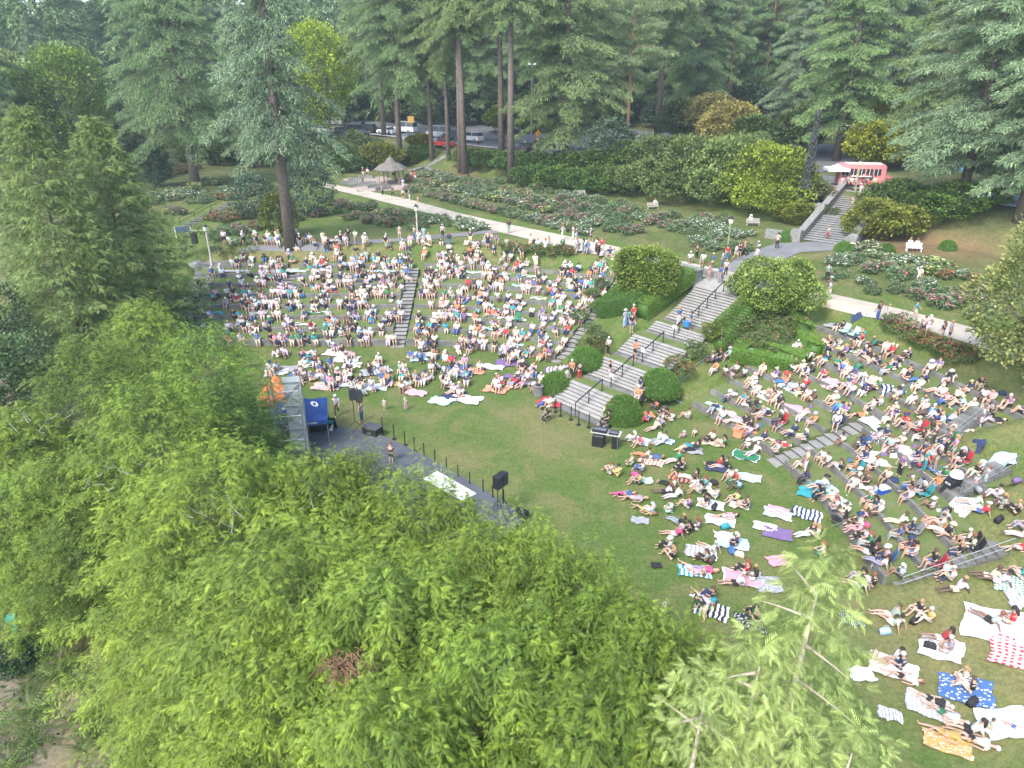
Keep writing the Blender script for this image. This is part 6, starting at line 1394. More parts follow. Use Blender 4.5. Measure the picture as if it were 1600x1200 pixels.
def chair(p, col, face, place):
    r = empty('folding_chair', p, face, ' '.join(f'{PAL[col][1]} folding camp chair {place}'.split()[:16]), 'chair', 'folding chairs of the audience'); a = link('seat', CH['seat'], r); a.color = (*PAL[col][0], 1); a = link('backrest', CH['backrest'], r); a.color = (*PAL[col][0], 1)
    for i in range(4): link('leg', CH[f'leg{i}'], r)
    for sg in (-1, 1): link('armrest', CH[f'arm{sg}'], r)
    return r
def region_name(p):
    """where on the ground a visitor is, in words"""
    k = int(tier_of(p.x, p.y)); th = float(theta(p.x, p.y))
    if k >= 0: 
        if th > 59: return f'on the {ORD[k]} tier of the left bank'
        return f'on the {ORD[k]} tier, ' + ('by the edge steps' if th > 27 else 'above the radial steps' if th > RSTAIR else 'past the radial steps' if th > 5 else 'near the end steps')
    al = (p.x - SX) * AX + (p.y - SY) * AY; ac = -(p.x - SX) * AY + (p.y - SY) * AX
    if abs(ac) < 3 and -1 < al < 21: return 'on the great staircase'
    if float(radius(p.x, p.y)) < R0:
        if p.x > CX + 8 and p.y < 27: return 'on the near lawn among the blankets'
        if th < 36: return 'on the lawn before the right bank'
        return 'on the lawn before the left bank'
    if p.x > 0 and p.y < 28: return 'on the turf beyond the end steps'
    return 'by the promenade'
# ---- blankets: u v width depth angle colour pattern place
BL = '''1000 690 2.3 1.6 -35 w s|below the sound desk, holding a red cushion
1040 690 1.8 1.2 -35 l s|under the couple next to the round hedge shrub
1017 722 2.6 1.5 -25 o t|with candy stripes near the lawn edge
1115 693 2.3 1.5 -20 u q|with a basket below the front wall
1165 714 2.7 1.8 -30 d b|vivid and spread below the front wall
1080 705 2.4 1.4 -15 g s|behind the fair-haired reader
1120 733 2.2 1.4 -20 n z|under a reclining pair
1005 752 1.8 1.1 -10 m s|at the inner lawn edge
1065 748 2.4 1.6 -25 o z|striped like awning canvas
1095 760 2.0 1.4 -20 c q|under three sitters
1170 748 2.3 1.5 -20 m s|crumpled beside a grey coat
1110 790 2.4 1.6 -20 w s|square and clean on the lawn
1155 790 1.8 1.3 -20 a s|under two yellow sitters
1000 815 1.6 1.0 -10 g s|under the mustard shirt
1125 815 2.6 1.6 -18 w s|with a teal bag
1215 805 2.4 1.4 -25 l t|with pale stripes
1195 825 2.0 1.2 -20 a t|next to the pale blue one
1215 835 2.4 1.7 -22 v s|lilac, with a yellow ring
1145 850 2.6 1.7 -15 l f|with light blue leaves
1130 838 1.6 1.0 -10 w t|narrow and blue-edged
1095 865 2.6 1.7 -15 g t|with a tan bag at one corner
1085 895 2.6 1.3 -8 t t|turquoise-banded
1160 905 3.0 2.0 -10 p b|large and covered with red things
1200 915 2.0 1.8 0 g f|behind the pale cedar branch
1110 955 2.6 1.8 -25 k t|zebra-striped on the open lawn
1172 975 2.0 2.0 -5 k f|black patterned by the pale cedar
1025 885 .9 .7 0 k s|behind the white-hatted pair
1215 878 1.7 1.3 10 p s|small and rounded
1470 1015 2.6 2.0 -35 w s|holding a couple and a black bag
1560 980 4.2 3.0 -32 w s|largest and brilliant, on the far turf
1597 1025 3.6 2.6 -35 r q|picnic-checked at the photo edge
1395 1045 3.0 2.0 -30 a s|with a straw bag behind it
1508 1080 3.0 2.2 -28 b f|with white star shapes
1450 1105 2.6 2.0 -28 g q|under two people lying down
1572 1132 3.0 2.2 -5 w t|with thin dark lines
1390 1118 1.4 1.0 -20 g t|small by the cedar tips
1480 1165 2.6 1.4 -25 u f|ochre and white under the nearest group
1330 970 1.6 1.3 -15 n f|behind the cedar tip
1345 1055 1.6 1.2 0 w f|beside a red seat at the cedar tips
1580 915 2.2 1.6 -30 d q|under the seated pair at the turf edge
1597 938 1.8 1.6 -10 g t|at the extreme edge of the turf
1375 880 1.2 .8 -30 g s|at the lowest step wall
1260 805 2.6 1.8 -28 n t|navy and white striped by the lawn edge
1215 800 2.0 1.4 -28 p s|pinkish, next to the navy stripes
1270 770 2.6 1.6 -25 t s|turquoise fading to coral
1405 710 4.6 2.4 -24 w s|huge, draped over two tiers on the right bank
1310 600 2.6 1.8 -30 p f|rosy on the upper right bank
1345 600 2.4 1.6 -30 n q|dark and thin, behind the rosy one
1325 578 1.8 1.3 -25 v s|mauve mat on the wall top
1485 650 2.4 1.4 -25 d s|emerald, under the upper tier sitters
1495 635 2.4 1.4 -25 y z|banded gold and navy
1400 610 2.2 1.4 -25 n t|with narrow blue stripes
1365 690 1.8 1.1 -30 k q|black and white checked
1522 708 1.3 1.0 -30 n s|under the pair in dark clothes
1560 720 2.4 1.6 -30 l f|leaf-printed at the bank edge
1500 790 3.0 1.8 -30 w f|strawberry-printed outside the bank wall
1455 815 2.2 1.2 -30 o s|red-orange and rumpled
1360 765 2.0 1.1 -28 a s|cream, holding a parasol
1385 757 1.8 1.1 -28 n s|dark with bags beside the cooler
1290 760 1.8 1.1 -25 l s|pale blue below the front wall
1325 545 2.0 1.3 -25 y s|lemon yellow near the green chairs
1335 523 1.6 1.0 -25 g s|grey near the promenade corner
1338 497 .8 .6 -10 n s|navy at the promenade verge
1165 672 1.8 1.1 -20 o s|orange on the lowest tier
1245 640 2.0 1.2 -25 p s|pale pink on the middle tiers
1185 625 1.6 1.0 -20 w s|white by the middle tiers
1230 610 1.8 1.1 -25 l s|pale blue by the middle tiers
978 645 1.7 1.2 10 b t|blue and white beside the ball shrub
1008 650 1.5 1.1 10 o s|coral next to the ball shrub
550 600 2.4 1.5 5 w s|behind the walking photographer
510 605 2.4 1.4 5 g f|grey, nearest the orange canopy
585 606 2.4 1.4 0 l t|light striped on the left lawn
650 615 2.0 1.2 -20 p f|pinkish among the left lawn sitters
688 628 2.0 1.4 -25 m s|mint, at the front of the left lawn
728 625 2.8 1.6 -20 a s|cream and large on the left lawn
775 610 2.2 1.4 -20 o f|salmon on the left lawn
660 555 2.2 1.2 -5 w t|white-fringed near the lowest wall
720 585 2.4 1.4 -10 w s|white, under a person in red
480 590 2.2 1.3 10 w s|white near the left lawn edge
445 578 2.6 1.5 10 g s|slate, behind the orange canopy
550 572 1.8 1.2 0 w s|small white in the left lawn middle
490 488 2.8 1.0 0 a s|cream, long, on a left bank tier
610 600 1.6 1.0 0 u s|tan on the left lawn
700 560 1.6 1.0 0 b s|blue on the left lawn by the wall
770 575 2.2 1.2 -15 w s|white on the left lawn by the flowers
800 590 1.6 1.0 -15 v s|purple on the left lawn
830 600 1.6 1.0 -20 w t|pale striped by the litter bin'''
for ln in BL.split('\n'):
    a, pl = ln.split('|'); u, v, w, d, rz, c, pt_ = a.split(); k_ = .6 if float(v) > 680 and float(w) < 4.5 else .82; blanket(at(float(u), float(v)), float(w) * k_, float(d) * k_, R_(float(rz)), c, pt_, pl)
# ---- individually placed people: u v pose top bottom [head] | place
PP = '''527 650 W w e K|crossing the lawn with a camera by the blue canopy
552 622 B w k h|stepping off a white blanket
601 641 T w w l|as a small child alone on the lawn
634 641 T w p l|with a child at the edge of the left lawn
566 660 T g b h|under the speaker stands
857 656 C k k K|in a chair behind the camera tripod
950 662 C k k K|at the mixing console
940 676 C k e h|on the foot step behind the sound desk
952 652 C w a l|on the lowest step of the great staircase
893 592 T o k l|by the oval clipped shrub
905 595 T k r h|by the oval clipped shrub, arm in arm
886 603 T w l h|nearest the left foot ball shrub
862 612 C v k h|on the wall end by the litter bin
868 616 C w w h|on the wall end in all white
950 557 P w k h|on the second landing of the great staircase
992 561 P o k K|filming on the second landing
1060 503 T b a l|carrying a blue bucket on the upper landing
1078 508 T b g h|helping carry the bucket on the upper landing
986 520 T k b h|at the left edge of the third flight
976 512 T l l H|in the group beside the hedge corner
980 510 T t b h|waiting beside the hedge corner
989 505 T r r h|all in red beside the hedge corner
1124 546 T k w h|in front of the rose shrubs, arms folded
1095 438 T d t l|at the top of the great staircase
1107 438 T p p l|at the staircase top in pink
1124 442 T b g h|at the head of the handrail
1133 432 T w k h|next to the handrail head
1113 420 W b c h|arriving above the staircase
1078 411 C w k h|on the low wall above the stairs
1088 405 T k k h|behind the low wall above the stairs
1098 412 C w g h|sitting beside the stone pier
1128 418 T l b h|by the far stone pier
1135 408 T r b h|in front of the green lamp post
1148 408 W w c h|climbing the few steps toward the garden
1155 402 T k k l|between the lamp post and the garden path
1162 400 T o k h|talking on the garden path edge
1183 402 W w w h|on the grey garden path
1181 411 T w g h|lower down the grey garden path
1213 390 T w k h|alone where the grey path turns
1292 377 W w r h|stepping up the garden staircase
1331 327 W c y h|halfway up the garden staircase
1339 328 W w w h|halfway up the garden staircase, in all white
1343 308 W w w h|near the top of the garden staircase
1352 314 W m l h|near the top right of the garden staircase
911 397 T t t l|in a long teal dress beside the promenade
900 384 T l w l|on the promenade in light blue
931 396 T w k l|on the promenade at the domed shrub
858 383 T o g l|with a child on the promenade
879 375 W w w h|strolling the promenade
895 375 T g w h|at the far edge of the promenade
922 380 W n k h|at the shrub end of the promenade
795 365 T k g h|where the paths meet
653 318 T p p h|as a child in pink on the promenade
614 308 W k k h|far along the promenade in black
630 312 T w k h|far along the promenade, in a group
640 314 T b w h|far along the promenade, in light clothes
598 306 T g k h|farthest along the promenade
625 375 T g c K|behind the top of the left bank
648 376 T g b h|beside the pale lamp post
662 376 T l l l|in pale blue beside the lamp post
692 372 T w k h|on the back path
1293 460 W t k K|at the corner of the near promenade
1291 440 T t k h|just behind the promenade corner
1294 468 W w w h|in white at the promenade corner
1427 500 W t a h|on the promenade by the pink roses
1440 525 T w k h|pausing on the promenade near the maple
1447 527 T w a l|beside the pausing walker near the maple
1469 535 T n g l|with bags on the near promenade
1480 537 T g n h|by the verge with a dark bag
1530 470 T l w h|deep in the rose garden near the maple
1412 440 T o a h|as a child between the rose beds
1433 445 W a w h|on the grass walk between the rose beds
1370 502 T k b h|at the promenade verge in black
1384 505 T w w h|at the promenade verge in white
1530 670 T w w h|in a long white outfit at the maple
1438 750 T t t l|in teal trousers inside the crowded upper tiers
1460 735 T k g l|minding the pram
1475 715 T e k h|in brown among the crowded upper tiers
1485 722 T p g l|in pink among the crowded upper tiers
1455 700 T e e h|near the huge blanket
1522 765 T w p l|as a child holding hands near the pram steps
1538 755 T m m l|as a child in mint near the pram steps
1100 970 B k c K|on the zebra-striped blanket
1112 938 S k n l|at the far corner of the zebra-striped blanket
1098 938 L w w h|on the zebra-striped blanket
1036 968 T w c l|as a small child at the cedar tips
1180 970 S k k K|on the black patterned blanket
1045 860 S w k H|with a white hat at the inner crowd edge
1050 875 S k c l|beside the white hat
1000 697 S r w h|on the blanket below the sound desk
990 692 S w a l|on the blanket below the sound desk
1028 690 E m g h|in front of the pale blue blanket
1035 693 E w w h|sharing the pale blue blanket
1068 684 S p p H|as a child in pink alone on the grass
1085 680 S c k l|alone beyond the child in pink
1112 690 S w k l|on the mustard checked blanket
1130 698 S d c l|at the corner of the mustard checked blanket
1167 702 S w w H|on the vivid green blanket
1178 710 E a w h|on the vivid green blanket, toward its corner
1084 705 E k k l|reading on the grey blanket
1070 702 L t c h|on the grey blanket
1018 718 L b w l|on the candy-striped blanket
1008 715 E w o h|on the candy-striped blanket, seen side on
987 728 X a d h|at the inner lawn edge
1003 737 S w b h|with a blue bag at the inner lawn edge
1055 722 E d c h|next to the reclining pair
1065 735 S k k l|below the reclining pair
1120 728 E r k l|on the navy blanket
1128 732 E k g h|on the navy blanket's far half
955 742 S g a h|innermost of all on the lawn
966 745 S y y h|innermost of all, in yellow
998 757 S u k l|on the mint blanket
1048 762 E w k h|before the awning-striped blanket
1080 750 E e w l|on the awning-striped blanket
1100 762 S t w l|on the tan checked blanket
1093 772 S g w l|in front of the tan checked blanket
1140 748 S w w K|in a group right of the tan checked blanket
1148 758 C r d h|in a red shirt right of the tan checked blanket
1153 766 S l d h|with a dark green chair
1006 800 L u u l|in long mustard clothes on the small grey blanket
1018 805 S l w l|next to the mustard clothes
975 775 L b h l|stretched out with pink trousers at the inner edge
990 782 L g w h|stretched out behind the pink trousers
1040 772 E w k l|beside the folded white sheets
1055 778 E a w h|beside the folded white sheets, second
1075 795 S v w h|in violet with grey hair
1048 800 X w m h|with a mint cloth
1103 790 X k w l|on the clean white blanket
1118 780 S w w h|at the back of the clean white blanket
1150 785 S y k l|on the cream blanket
1165 795 S e e h|dark-skinned arms bare on the cream blanket
1133 810 L p w h|across the clean square blanket with the teal bag
1060 820 E k g h|in a row of dark clothes
1075 835 S k k l|in a black dress, back to the camera
1090 828 X g w l|in patterned white and grey
1055 838 E h w l|with a magenta bag
1150 853 X k k l|on the light blue leaf blanket
1110 862 E w w h|feet up on the tan-bag blanket
1102 878 S g k l|facing back on the tan-bag blanket
1080 892 L p w h|on the turquoise-banded blanket
1098 893 L h g l|on the turquoise-banded blanket, far half
1165 897 S r k l|amid red things on the big pink blanket
1180 905 X k w h|at the edge of the big pink blanket
1150 915 E w k h|at the near edge of the big pink blanket
1395 1035 E w c l|with feet toward the cedar tips
1405 1045 S n n h|in a striped navy shirt
1410 1062 L w k h|asleep on the cream blanket
1470 1002 E r w l|on the couple's white blanket
1482 1020 X g w h|on the couple's white blanket, in grey
1548 975 E w k h|shirtless-looking on the brilliant blanket
1580 975 X r c l|in red on the brilliant blanket
1505 1065 X c w l|on the star-patterned blue blanket
1515 1082 S k a h|hugging knees on the star-patterned blanket
1455 1098 L k k h|with white shoes on the checked grey blanket
1475 1120 L w d h|in green trousers on the checked grey blanket
1547 1140 S w c h|as a small child on the thin-lined blanket
1585 1140 L w b h|beside the small child on the thin-lined blanket
1515 1145 E w k l|at the top of the nearest group
1475 1150 L u u h|face down in ochre in the nearest group
1520 1160 L w k h|in white and black in the nearest group
1435 960 S k c h|in dark clothes left of a tan-shirted friend
1450 972 S u c h|in a mustard top with a black bag
1390 965 E g w h|in grey leaning by the mustard pair
1395 978 E w a h|in white beside a blue bag
1345 910 S k g l|below the end wall, dark top
1362 918 S k g h|with grey trousers below the end wall
1340 920 E w w l|below the end wall in light clothes
1485 908 S w g K|to the side of the end steps
1493 925 E w c h|with bare legs by the end steps
1475 900 E l n l|with a denim jacket by the end steps
1545 905 E c w h|at the turf edge, second pair
1560 912 E w a h|at the turf edge, first pair
1595 840 E c w h|at the extreme right of the turf
1590 860 L r w l|at the extreme right of the turf, lying
1600 830 S w g h|by the extreme right blanket
1520 790 E m w l|on the strawberry blanket in mint
1532 803 E r b K|on the strawberry blanket in red
1558 780 S w w h|right of the strawberry blanket
1565 795 S g w l|with light legs right of the strawberry blanket
1587 805 S k k h|in black by a black bag
1340 835 S p p l|in magenta on the lowest wall
1350 845 S w k h|in white on the lowest wall
1275 840 S w a l|in front of the cedar tip
1262 838 E k w l|beside the folding stool
1285 868 X w d l|below the cedar tip
1355 875 E k w l|front lowest tier, dark top
1375 885 E w g l|front lowest tier, striped top
1035 652 S k k h|beside the coral cloth
1025 640 S o b h|by the coral cloth in orange
1012 660 S b r h|with a red cloth by the ball shrub
1040 655 S k w l|in a black vest on the white blanket
1050 658 X w w h|in white on the white blanket
1022 672 E c c l|on the grass below the ball shrub group
1030 668 E g w h|on the grass behind the tan sitter
1075 655 S w w h|alone below the front wall
997 625 C o w h|between ball shrub and oval shrub
1018 622 C v r h|in a red chair by the thin grey railing
1000 612 C n w l|below the second flight
1595 905 S t w h|in teal at the turf margin
1112 570 C w k h|first in the cluster of chairs below the rose shrubs
1124 566 C k n h|in dark clothes in the cluster of chairs below the rose shrubs
1139 562 C l b H|in light blue among the chairs below the rose shrubs
1118 584 C o w h|with an orange jacket below the rose shrubs
1133 586 S w c h|on the turf under the rose shrubs
1150 582 S w g l|beside the blue chair under the rose shrubs
1162 592 C w k h|nearest the steps under the rose shrubs
1142 600 S p c l|in pink under the rose shrubs
952 592 T k w h|behind the oval clipped shrub
612 728 T e k h|alone on the grey stage deck'''
HT = {'h', 'l', 'H', 'K'}
for ln in PP.split('\n'):
    a, pl = ln.split('|'); q = a.split(); p = at(float(q[0]), float(q[1])); kw = {}
    if q[2] in 'TPWB':
        kw['face'] = prng.uniform(0, 6.28) if q[2] in 'TW' else None
    if 'child' in pl: kw['s'] = .62
    if 'staircase' in pl or 'landing' in pl or 'flight' in pl:
        al = (p.x - SX) * AX + (p.y - SY) * AY
        if 0 < al < 18:
            for f in FL:
                if al < f[0]: p.z = f[2]; break
                if al <= f[1]: p.z = f[2] + (f[3] - f[2]) * math.ceil((al - f[0]) / (f[1] - f[0]) * f[4]) / f[4]; break
        elif al >= 17.3 and al < 22: p.z = GZ + .03
    if q[2] in 'SXEL' : p.z += .05
    if q[2] == 'C': p.z -= .1
    person(p, q[2], q[3], q[4], pl, hd=q[5], **kw)
n_explicit = len(PERSONS)
# queue at the food truck, visitors at the gazebo
for i, (u, v, t, b) in enumerate(((1313, 297, 'w', 'w'), (1322, 296, 'g', 'k'), (1328, 297, 'w', 'k'), (1335, 294, 'w', 'g'), (1346, 294, 'r', 'k'), (1352, 294, 'w', 'n'), (1358, 296, 'k', 'r'), (1364, 297, 'c', 'n'), (1374, 294, 'o', 'r'))):
    person(at(u, v), 'T', t, b, f'in the queue at the food truck')
for i, (u, v, t, b) in enumerate(((568, 278, 'k', 'w'), (575, 278, 'w', 'k'), (606, 283, 'w', 'g'), (616, 284, 'k', 'w'), (624, 285, 'w', 'w'), (642, 284, 'w', 'r'), (649, 284, 'r', 'w'), (630, 296, 'w', 'w'), (747, 228, 'w', 'k'), (863, 243, 'w', 'k'), (820, 233, 'l', 'w'), (855, 278, 'l', 'l'))):
    person(at(u, v), 'T', t, b, ('around the gazebo', 'on the road crossing')[u > 700])
for u, v in ((1023, 325), (1420, 389), (1431, 390), (1172, 350)): q = at(u, v); q.z -= .03; person(q, 'C', 'w', 'w', 'on a garden bench', face=-1.6)
# the steeper bank and the turf in front: fill the tiers with individuals
TOPS = 'wwwwwwwwaaakkkkggnnnblprotvdce'; BOTS = 'kkggnnbbcccwwae'
def near(x, y, r): return any((x - a) ** 2 + (y - b) ** 2 < r * r for a, b in PPOS)
def outside_view(x, y, z=1):
    d = y * math.cos(PITCH) + (CAM_H - z) * math.sin(PITCH); u = 800 + FPX * x / d; v = 600 - FPX * ((z - CAM_H) * math.cos(PITCH) + y * math.sin(PITCH)) / d; return u > 1598 or v > 1195 or u < 2
fg = np.random.default_rng(55); cand = []
for k in range(NT):
    R = R0 + k * DR
    a1 = 31.5; a0 = TH_E(k) + (1 if k > 2 else 0)
    th = a0
    while th < a1:
        x, y = pt(R + fg.uniform(.1, .9), th); th += math.degrees(.52 / R) if th > 0 else 1.0
        if abs(th - RSTAIR) < 1.6 and k < 4: continue
        if fg.random() < (.97 if th > 6 else .88): cand.append((x, y, k, th))
REST = []
cand.sort(key=lambda c: c[0] ** 2 + c[1] ** 2)
for x, y, k, th in cand:
    if near(x, y, .36) or outside_view(x, y): continue
    if len(PERSONS) >= 318: REST.append((x, y, k, th)); continue
    p = Vector((x, y, zg(x, y))); r = fg.random(); place = region_name(p)
    # seated on the wall in front (feet on the tier below) or on the turf
    if r < .35:
        R = R0 + k * DR + .12; q = pt(R, th); p = Vector((q[0], q[1], DZ * (k + 1) - .48)); ps = 'C'
    elif r < .5: ps = 'C'; chair(p - Vector((0, 0, 0)), 'kngbrtd'[fg.integers(7)], math.atan2(FOCUS.y - p.y, FOCUS.x - p.x), 'occupied ' + place); p = p - Vector((0, 0, .08))
    else: ps = 'SSEXSL'[fg.integers(6)] if r < .97 else 'T'
    person(p, ps, TOPS[fg.integers(len(TOPS))], BOTS[fg.integers(len(BOTS))], place)
# labels: add what stands nearest when two would read alike
seen = {}
def short(s, n=16):
    return ' '.join(s.split()[:n])
for d in PERSONS:
    ps = {'S': 'sitting knees up', 'C': 'sitting upright', 'X': 'cross-legged', 'E': 'leaning back', 'L': 'lying', 'T': 'standing', 'P': 'standing', 'W': 'walking', 'B': 'bending'}[d['ps']]
    who = HAIRS[d['hi']][1] if d['hd'] in 'hl' else PAL[d['hc']][1] + (' hat' if d['hd'] == 'H' else ' cap')
    pl = d['place'].replace('tier of the left bank', 'left tier').replace('tier, ', 'tier ')
    if len(pl.split()) > 6: lab = f'{PAL[d["top"]][1]} top person {pl}' if len(pl.split()) > 11 else f'{ps} person in {PAL[d["top"]][1]}, {pl}'
    else: lab = f'{ps} {who} person, {PAL[d["top"]][1]} top, {PAL[d["bot"]][1]} {"trousers" if d["tr"] else "shorts"}, {pl}'
    d['label'] = lab; d['group'] = 'concert audience'
    seen[lab] = seen.get(lab, 0) + 1
for d in PERSONS:
    if seen[d['label']] > 1:      # tell them apart by their neighbour's clothes
        o = sorted((x for x in PERSONS if x is not d), key=lambda x: (x['p'] - d['p']).length)[0]
        w = d['label'].replace(' person,', ',').split(); d['label'] = ' '.join(w[:13]) + f', beside {PAL[o["top"]][1]} top'
for d in PERSONS: d['label'] = short(d['label'].replace('sitting knees up', 'knees-up'))
for d in PERSONS: emit_person(d)
# ---- the broad left bank and its lawn: past what can be told apart, one crowd
def mesh_arr(me):
    n = len(me.vertices); v = np.empty(n * 3); me.vertices.foreach_get('co', v); me.calc_loop_triangles(); t = np.empty(len(me.loop_triangles) * 3, dtype=np.int32); me.loop_triangles.foreach_get('vertices', t); return v.reshape(-1, 3), t.reshape(-1, 3)
LA = {k: {n: mesh_arr(m) for n, m in M.items()} for k, M in LM.items()}
CV, CF, CC = [], [], []; off = 0
def crowd_add(V, F, M4, col):
    global off
    CV.append(V @ M4[:3, :3].T + M4[:3, 3]); CF.append(F + off); CC.append(np.tile(col, (len(V), 1))); off += len(V)
def crowd_person(x, y, z, ps, g, s=1.0):
    f = math.atan2(FOCUS.y - y, FOCUS.x - x) + g.normal() * .4; s *= g.uniform(.84, .98); c, n = math.cos(f) * s, math.sin(f) * s
    M4 = np.array([[c, -n, 0, x], [n, c, 0, y], [0, 0, s, z], [0, 0, 0, 1]]); A = LA[ps]
    sk = SKINS[g.integers(len(SKINS)) if g.random() < .35 else g.integers(2)]; crowd_add(*A['body'], M4, sk)
    top = jitcol(PAL[TOPS[g.integers(len(TOPS))]][0], g); crowd_add(*A['shirt'], M4, top)
    crowd_add(*A['trousers' if g.random() < .4 else 'shorts'], M4, jitcol(PAL[BOTS[g.integers(len(BOTS))]][0], g))
    r = g.random(); crowd_add(*A['hair' if r < .6 else 'long_hair'], M4, HAIRS[g.integers(5)][0])
    if g.random() < .22: crowd_add(*A['hat' if g.random() < .5 else 'cap'], M4, jitcol(PAL['wacnkc'[g.integers(6)]][0], g))
cg = np.random.default_rng(91)
for k in range(NT):
    for lane in (.06, .85):
        th = 60.5
        while th < 131:
            R = R0 + k * DR + lane + (cg.uniform(0, .45) if lane > .5 else 0)
            x, y = pt(R, th); th += (math.degrees(.50 / R) if th < 90 else 1.0) * cg.uniform(.8, 1.3)
            if abs(th - 90) < 1.4 or (k >= 5 and abs(th - 114.2) < 1.3): continue
            dens = (.74 if lane < .5 else .52) * (1 if th < 122 else .55) * (1 if k < 7 else .8)
            # clumping: groups of friends with gaps of turf between
            if cg.random() > dens * (.72 + .5 * math.sin(th * 1.1 + k * 2.1) * math.sin(th * .37 + k)): continue
            if lane < .5: crowd_person(x, y, DZ * (k + 1) - .46, 'C', cg)
            else: crowd_person(x, y, DZ * (k + 1) + .02, 'SSEXSC'[cg.integers(6)], cg)
for x, y, k, th in REST:
    if cg.random() < .12: continue
    if cg.random() < .35: q = pt(R0 + k * DR + .12, th); crowd_person(q[0], q[1], DZ * (k + 1) - .48, 'C', cg)
    else: crowd_person(x, y, DZ * (k + 1) + .02, 'SSEXSL'[cg.integers(6)], cg)
for i in range(150):      # the turf above the top tier
    th = cg.uniform(62, 130); R = cg.uniform(40.5, 43.6); x, y = pt(R, th)
    if cg.random() < (.6 if th < 112 else .25): crowd_person(x, y, zg(x, y) + .02, 'SCXCE'[cg.integers(5)], cg)
for i in range(34):
    u, v = cg.uniform(270, 900), 0; th = cg.uniform(64, 133); R = cg.uniform(42.2, 44.0); x, y = pt(R, th); crowd_person(x, y, zg(x, y) + .02, 'TCTW'[cg.integers(4)], cg)
blp = []
for i in range(95):       # picnic groups on the lawn before the left bank
    u, v = cg.uniform(425, 870), 0; v = cg.uniform(548, 600 + (u - 425) * .07)
    if v > 612 and u < 700: continue
    p = at(u, v); 
    if any((p.x - a) ** 2 + (p.y - b) ** 2 < 1.15 for a, b in blp): continue
    blp.append((p.x, p.y)); n = cg.integers(2, 6)
    for j in range(n):
        a = cg.uniform(0, 6.28); x, y = p.x + math.cos(a) * .55, p.y + math.sin(a) * .5; crowd_person(x, y, .06, 'SSEXLC'[cg.integers(6)], cg)
    if cg.random() < .5:
        blanket(Vector((p.x, p.y, 0)), cg.uniform(1.5, 2.4), cg.uniform(1.1, 1.7), cg.uniform(-.5, .5), 'wwagpblorvnm'[cg.integers(12)], 'ssstqf'[cg.integers(6)], 'under picnickers on the lawn before the left bank', 'blankets on the lawn before the left bank')
def crowd_mat():
    m, nt, b = new_mat('crowd'); a = nt.nodes.new('ShaderNodeAttribute'); a.attribute_name = 'col'; nt.links.new(a.outputs['Color'], b.inputs['Base Color']); b.inputs['Roughness'].default_value = .8; return m
tag(link('crowd', np_mesh('crowd', np.vstack(CV), np.vstack(CF), crowd_mat(), np.vstack(CC))), 'dense seated crowd filling the broad left bank and the lawn before it', 'crowd', kind='stuff')
# rugs and bags on the tiers
for i in range(46):
    k = int(cg.integers(NT)); th = cg.uniform(61, 128) if i < 34 else cg.uniform(0, 32)
    if abs(th - 90) < 3: continue
    q = pt(R0 + k * DR + 1.0, th); ang = math.atan2(q[1] - CY, q[0] - CX) - math.pi / 2 if th < 90 else 0
    blanket(Vector((q[0], q[1], zg(*q))), cg.uniform(1.5, 2.6), 1.15, ang, 'wagplbrwtdnm'[cg.integers(12)], 'ssstf'[cg.integers(5)], region_name(Vector((q[0], q[1], 0))), 'blankets on the seating tiers')
for i, (u, v, c, w) in enumerate(((1133, 826, 't', 'on the square white blanket'), (1155, 870, 'c', 'at the corner of the leaf-print blanket'), (1143, 864, 'b', 'blue beside the tan one'), (1112, 878, 'e', 'at the corner of the grey striped blanket'), (1352, 825, 'h', 'standing on the lowest right tier'), (1428, 972, 'k', 'between the mustard-shirted pair'), (1382, 990, 'l', 'beside the person in white shorts'), (1365, 1028, 'c', 'of straw behind the cream blanket'), (1452, 1013, 'k', 'on the white blanket of the couple'), (1518, 1100, 'k', 'at the near corner of the star blanket'), (1560, 815, 'k', 'behind the person in black'), (1425, 852, 'r', 'red beside the lower end wall'), (1440, 755, 'k', 'on the turf by the pram'), (1038, 642, 'v', 'purple before the front wall'), (992, 745, 'h', 'magenta on the mint blanket'), (1100, 690, 'e', 'brown on the mustard checked blanket'), (1195, 1090, 'w', 'hidden by cedar tips'), (1115, 757, 'k', 'by the tan checked blanket'), (1116, 795, 'k', 'black on the clean white blanket'), (1462, 675, 'o', 'orange on an upper tier'))):
    bag(at(u, v), c, w, .95)
for i in range(24):
    k = int(cg.integers(NT)); th = cg.uniform(0, 32); q = pt(R0 + k * DR + 1.3, th); bag(Vector((q[0], q[1], zg(*q))), 'kngbrvce'[cg.integers(8)], region_name(Vector((q[0], q[1], 0))), .8)
# named single things
BL_ = plain('cooler_blue', (.02, .08, .42), .4); p = at(1378, 772); r = empty('cooler', p, R_(20), 'blue cool box with a white lid on the middle of the right bank', 'cooler'); MB().box((0, 0, .2), (.6, .4, .4)).build('box', BL_, r); MB().box((0, 0, .43), (.64, .44, .07)).build('lid', WHITE, r)
p = at(1485, 765); r = empty('pram', p, R_(200), 'black three-wheeled pram with a white canopy among the crowd', 'pram')
m = MB(); m.add([(-.3, -.25, .35), (.35, -.25, .3), (.35, .25, .3), (-.3, .25, .35), (-.4, -.25, .85), (.3, -.25, .6), (.3, .25, .6), (-.4, .25, .85)], [(0,3,2,1),(4,5,6,7),(0,1,5,4),(1,2,6,5),(2,3,7,6),(3,0,4,7)]); m.build('seat', BLACK, r)
m = MB(); m.lathe((-.15, 0, .8), [(.34, 0), (.33, .15), (.22, .3), (.05, .36)], 12); m.build('hood', plain('pram_hood', (.6, .64, .66), .7), r); MB().tube([(-.4, 0, .8), (-.65, 0, 1.0)], .02, 5).build('handle', METAL_B, r)
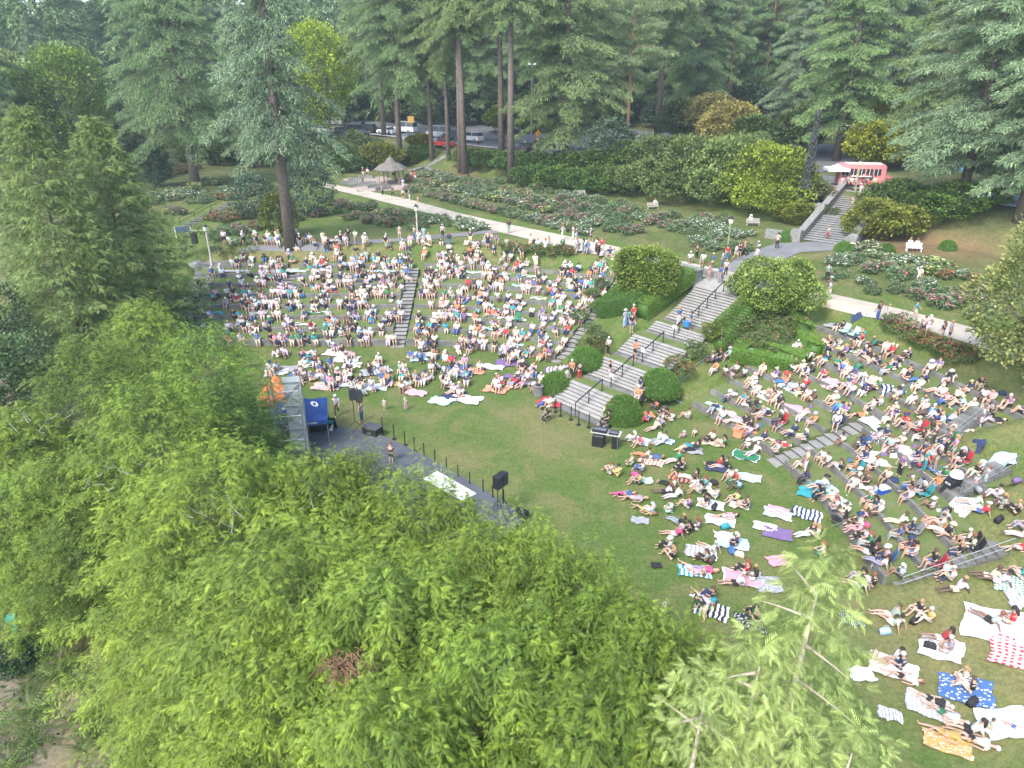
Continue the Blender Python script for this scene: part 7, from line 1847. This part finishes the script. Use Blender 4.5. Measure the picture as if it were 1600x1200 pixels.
for q in ((-.4, -.3), (-.4, .3), (.6, 0)): MB().tube([(q[0], q[1] - .03, .2), (q[0], q[1] + .03, .2)], .2, 12).build('wheel', TYRE, r)
textobj('BOB', .16, WHITE, r, (.335, 0, .45), (math.pi / 2, 0, math.pi / 2), 'lettering')
for u, v, c, pl in ((1315, 530, 'm', 'empty and bright green, left one of the pair on the upper right bank'), (1330, 535, 'm', 'empty and bright green, right one of the pair on the upper right bank'), (1306, 818, 'k', 'empty and black, by the zigzag-striped mat'), (1163, 562, 'l', 'pale blue beside the rose shrubs'), (1150, 552, 'b', 'blue beside the rose shrubs'), (808, 505, 'd', 'green and empty on the left bank by the edge steps')):
    chair(at(u, v), c, math.atan2(FOCUS.y - at(u, v).y, FOCUS.x - at(u, v).x), pl)
for u, v, t in ((1110, 568, 'w'), (1122, 562, 'k'), (1140, 560, 'l'), (1128, 575, 'o'), (1150, 578, 'w'), (1158, 588, 'w'), (1135, 585, 'a')):
    person(at(u, v), 'C', t, 'gkbcw'[u % 5], 'in the cluster of chairs below the rose shrubs') if False else None
for i, (u, v, c) in enumerate(((1113, 943, 't'), (1040, 1010, 't'))): bag(at(u, v), c, ('teal by the cedar tips', 'teal deeper behind the cedar tips')[i], .9)
p = at(1072, 512); r = empty('bucket', p + Vector((0, 0, .35)), 0, 'blue bucket carried by two helpers on the great staircase', 'bucket'); r.location.z = 3.3 + .35; m = MB(); m.lathe((0, 0, 0), [(.2, 0), (.26, .35), (.27, .38)], 12); m.build('pail', plain('bucket_blue', (.03, .2, .6), .4), r); MB().tube([(-.26, 0, .36), (0, 0, .52), (.26, 0, .36)], .012, 5).build('handle', METAL_G, r)
p = at(572, 1170); m = MB(); m.add([(0, 0, .1), (1.2, .3, .5), (1.5, 1.8, 1.6), (.2, 1.9, 1.2), (.7, .9, 1.1)], [(0, 1, 4), (1, 2, 4), (2, 3, 4), (3, 0, 4)]); tag(m.build('grey_tarpaulin', plain('grey_tarp', (.25, .28, .33), .6), None, (p.x, p.y, 3.0)), 'grey tarpaulin glimpsed in a gap low in the cedars', 'tarpaulin')
# ---- air: faint haze that softens the far wood
hz = MB().box((0, 200, 40), (1100, 620, 90)).mesh('haze', plain('x', (1, 1, 1))); hz.materials.clear()
hm = bpy.data.materials.new('haze'); hm.use_nodes = True; nt = hm.node_tree; nt.nodes.clear(); ov = nt.nodes.new('ShaderNodeOutputMaterial'); pv = nt.nodes.new('ShaderNodeVolumePrincipled')
pv.inputs['Color'].default_value = (.78, .93, 1, 1); pv.inputs['Density'].default_value = .0004; pv.inputs['Anisotropy'].default_value = .2; nt.links.new(pv.outputs[0], ov.inputs['Volume']); hz.materials.append(hm)
hz_o = tag(link('haze', hz), kind='stuff')
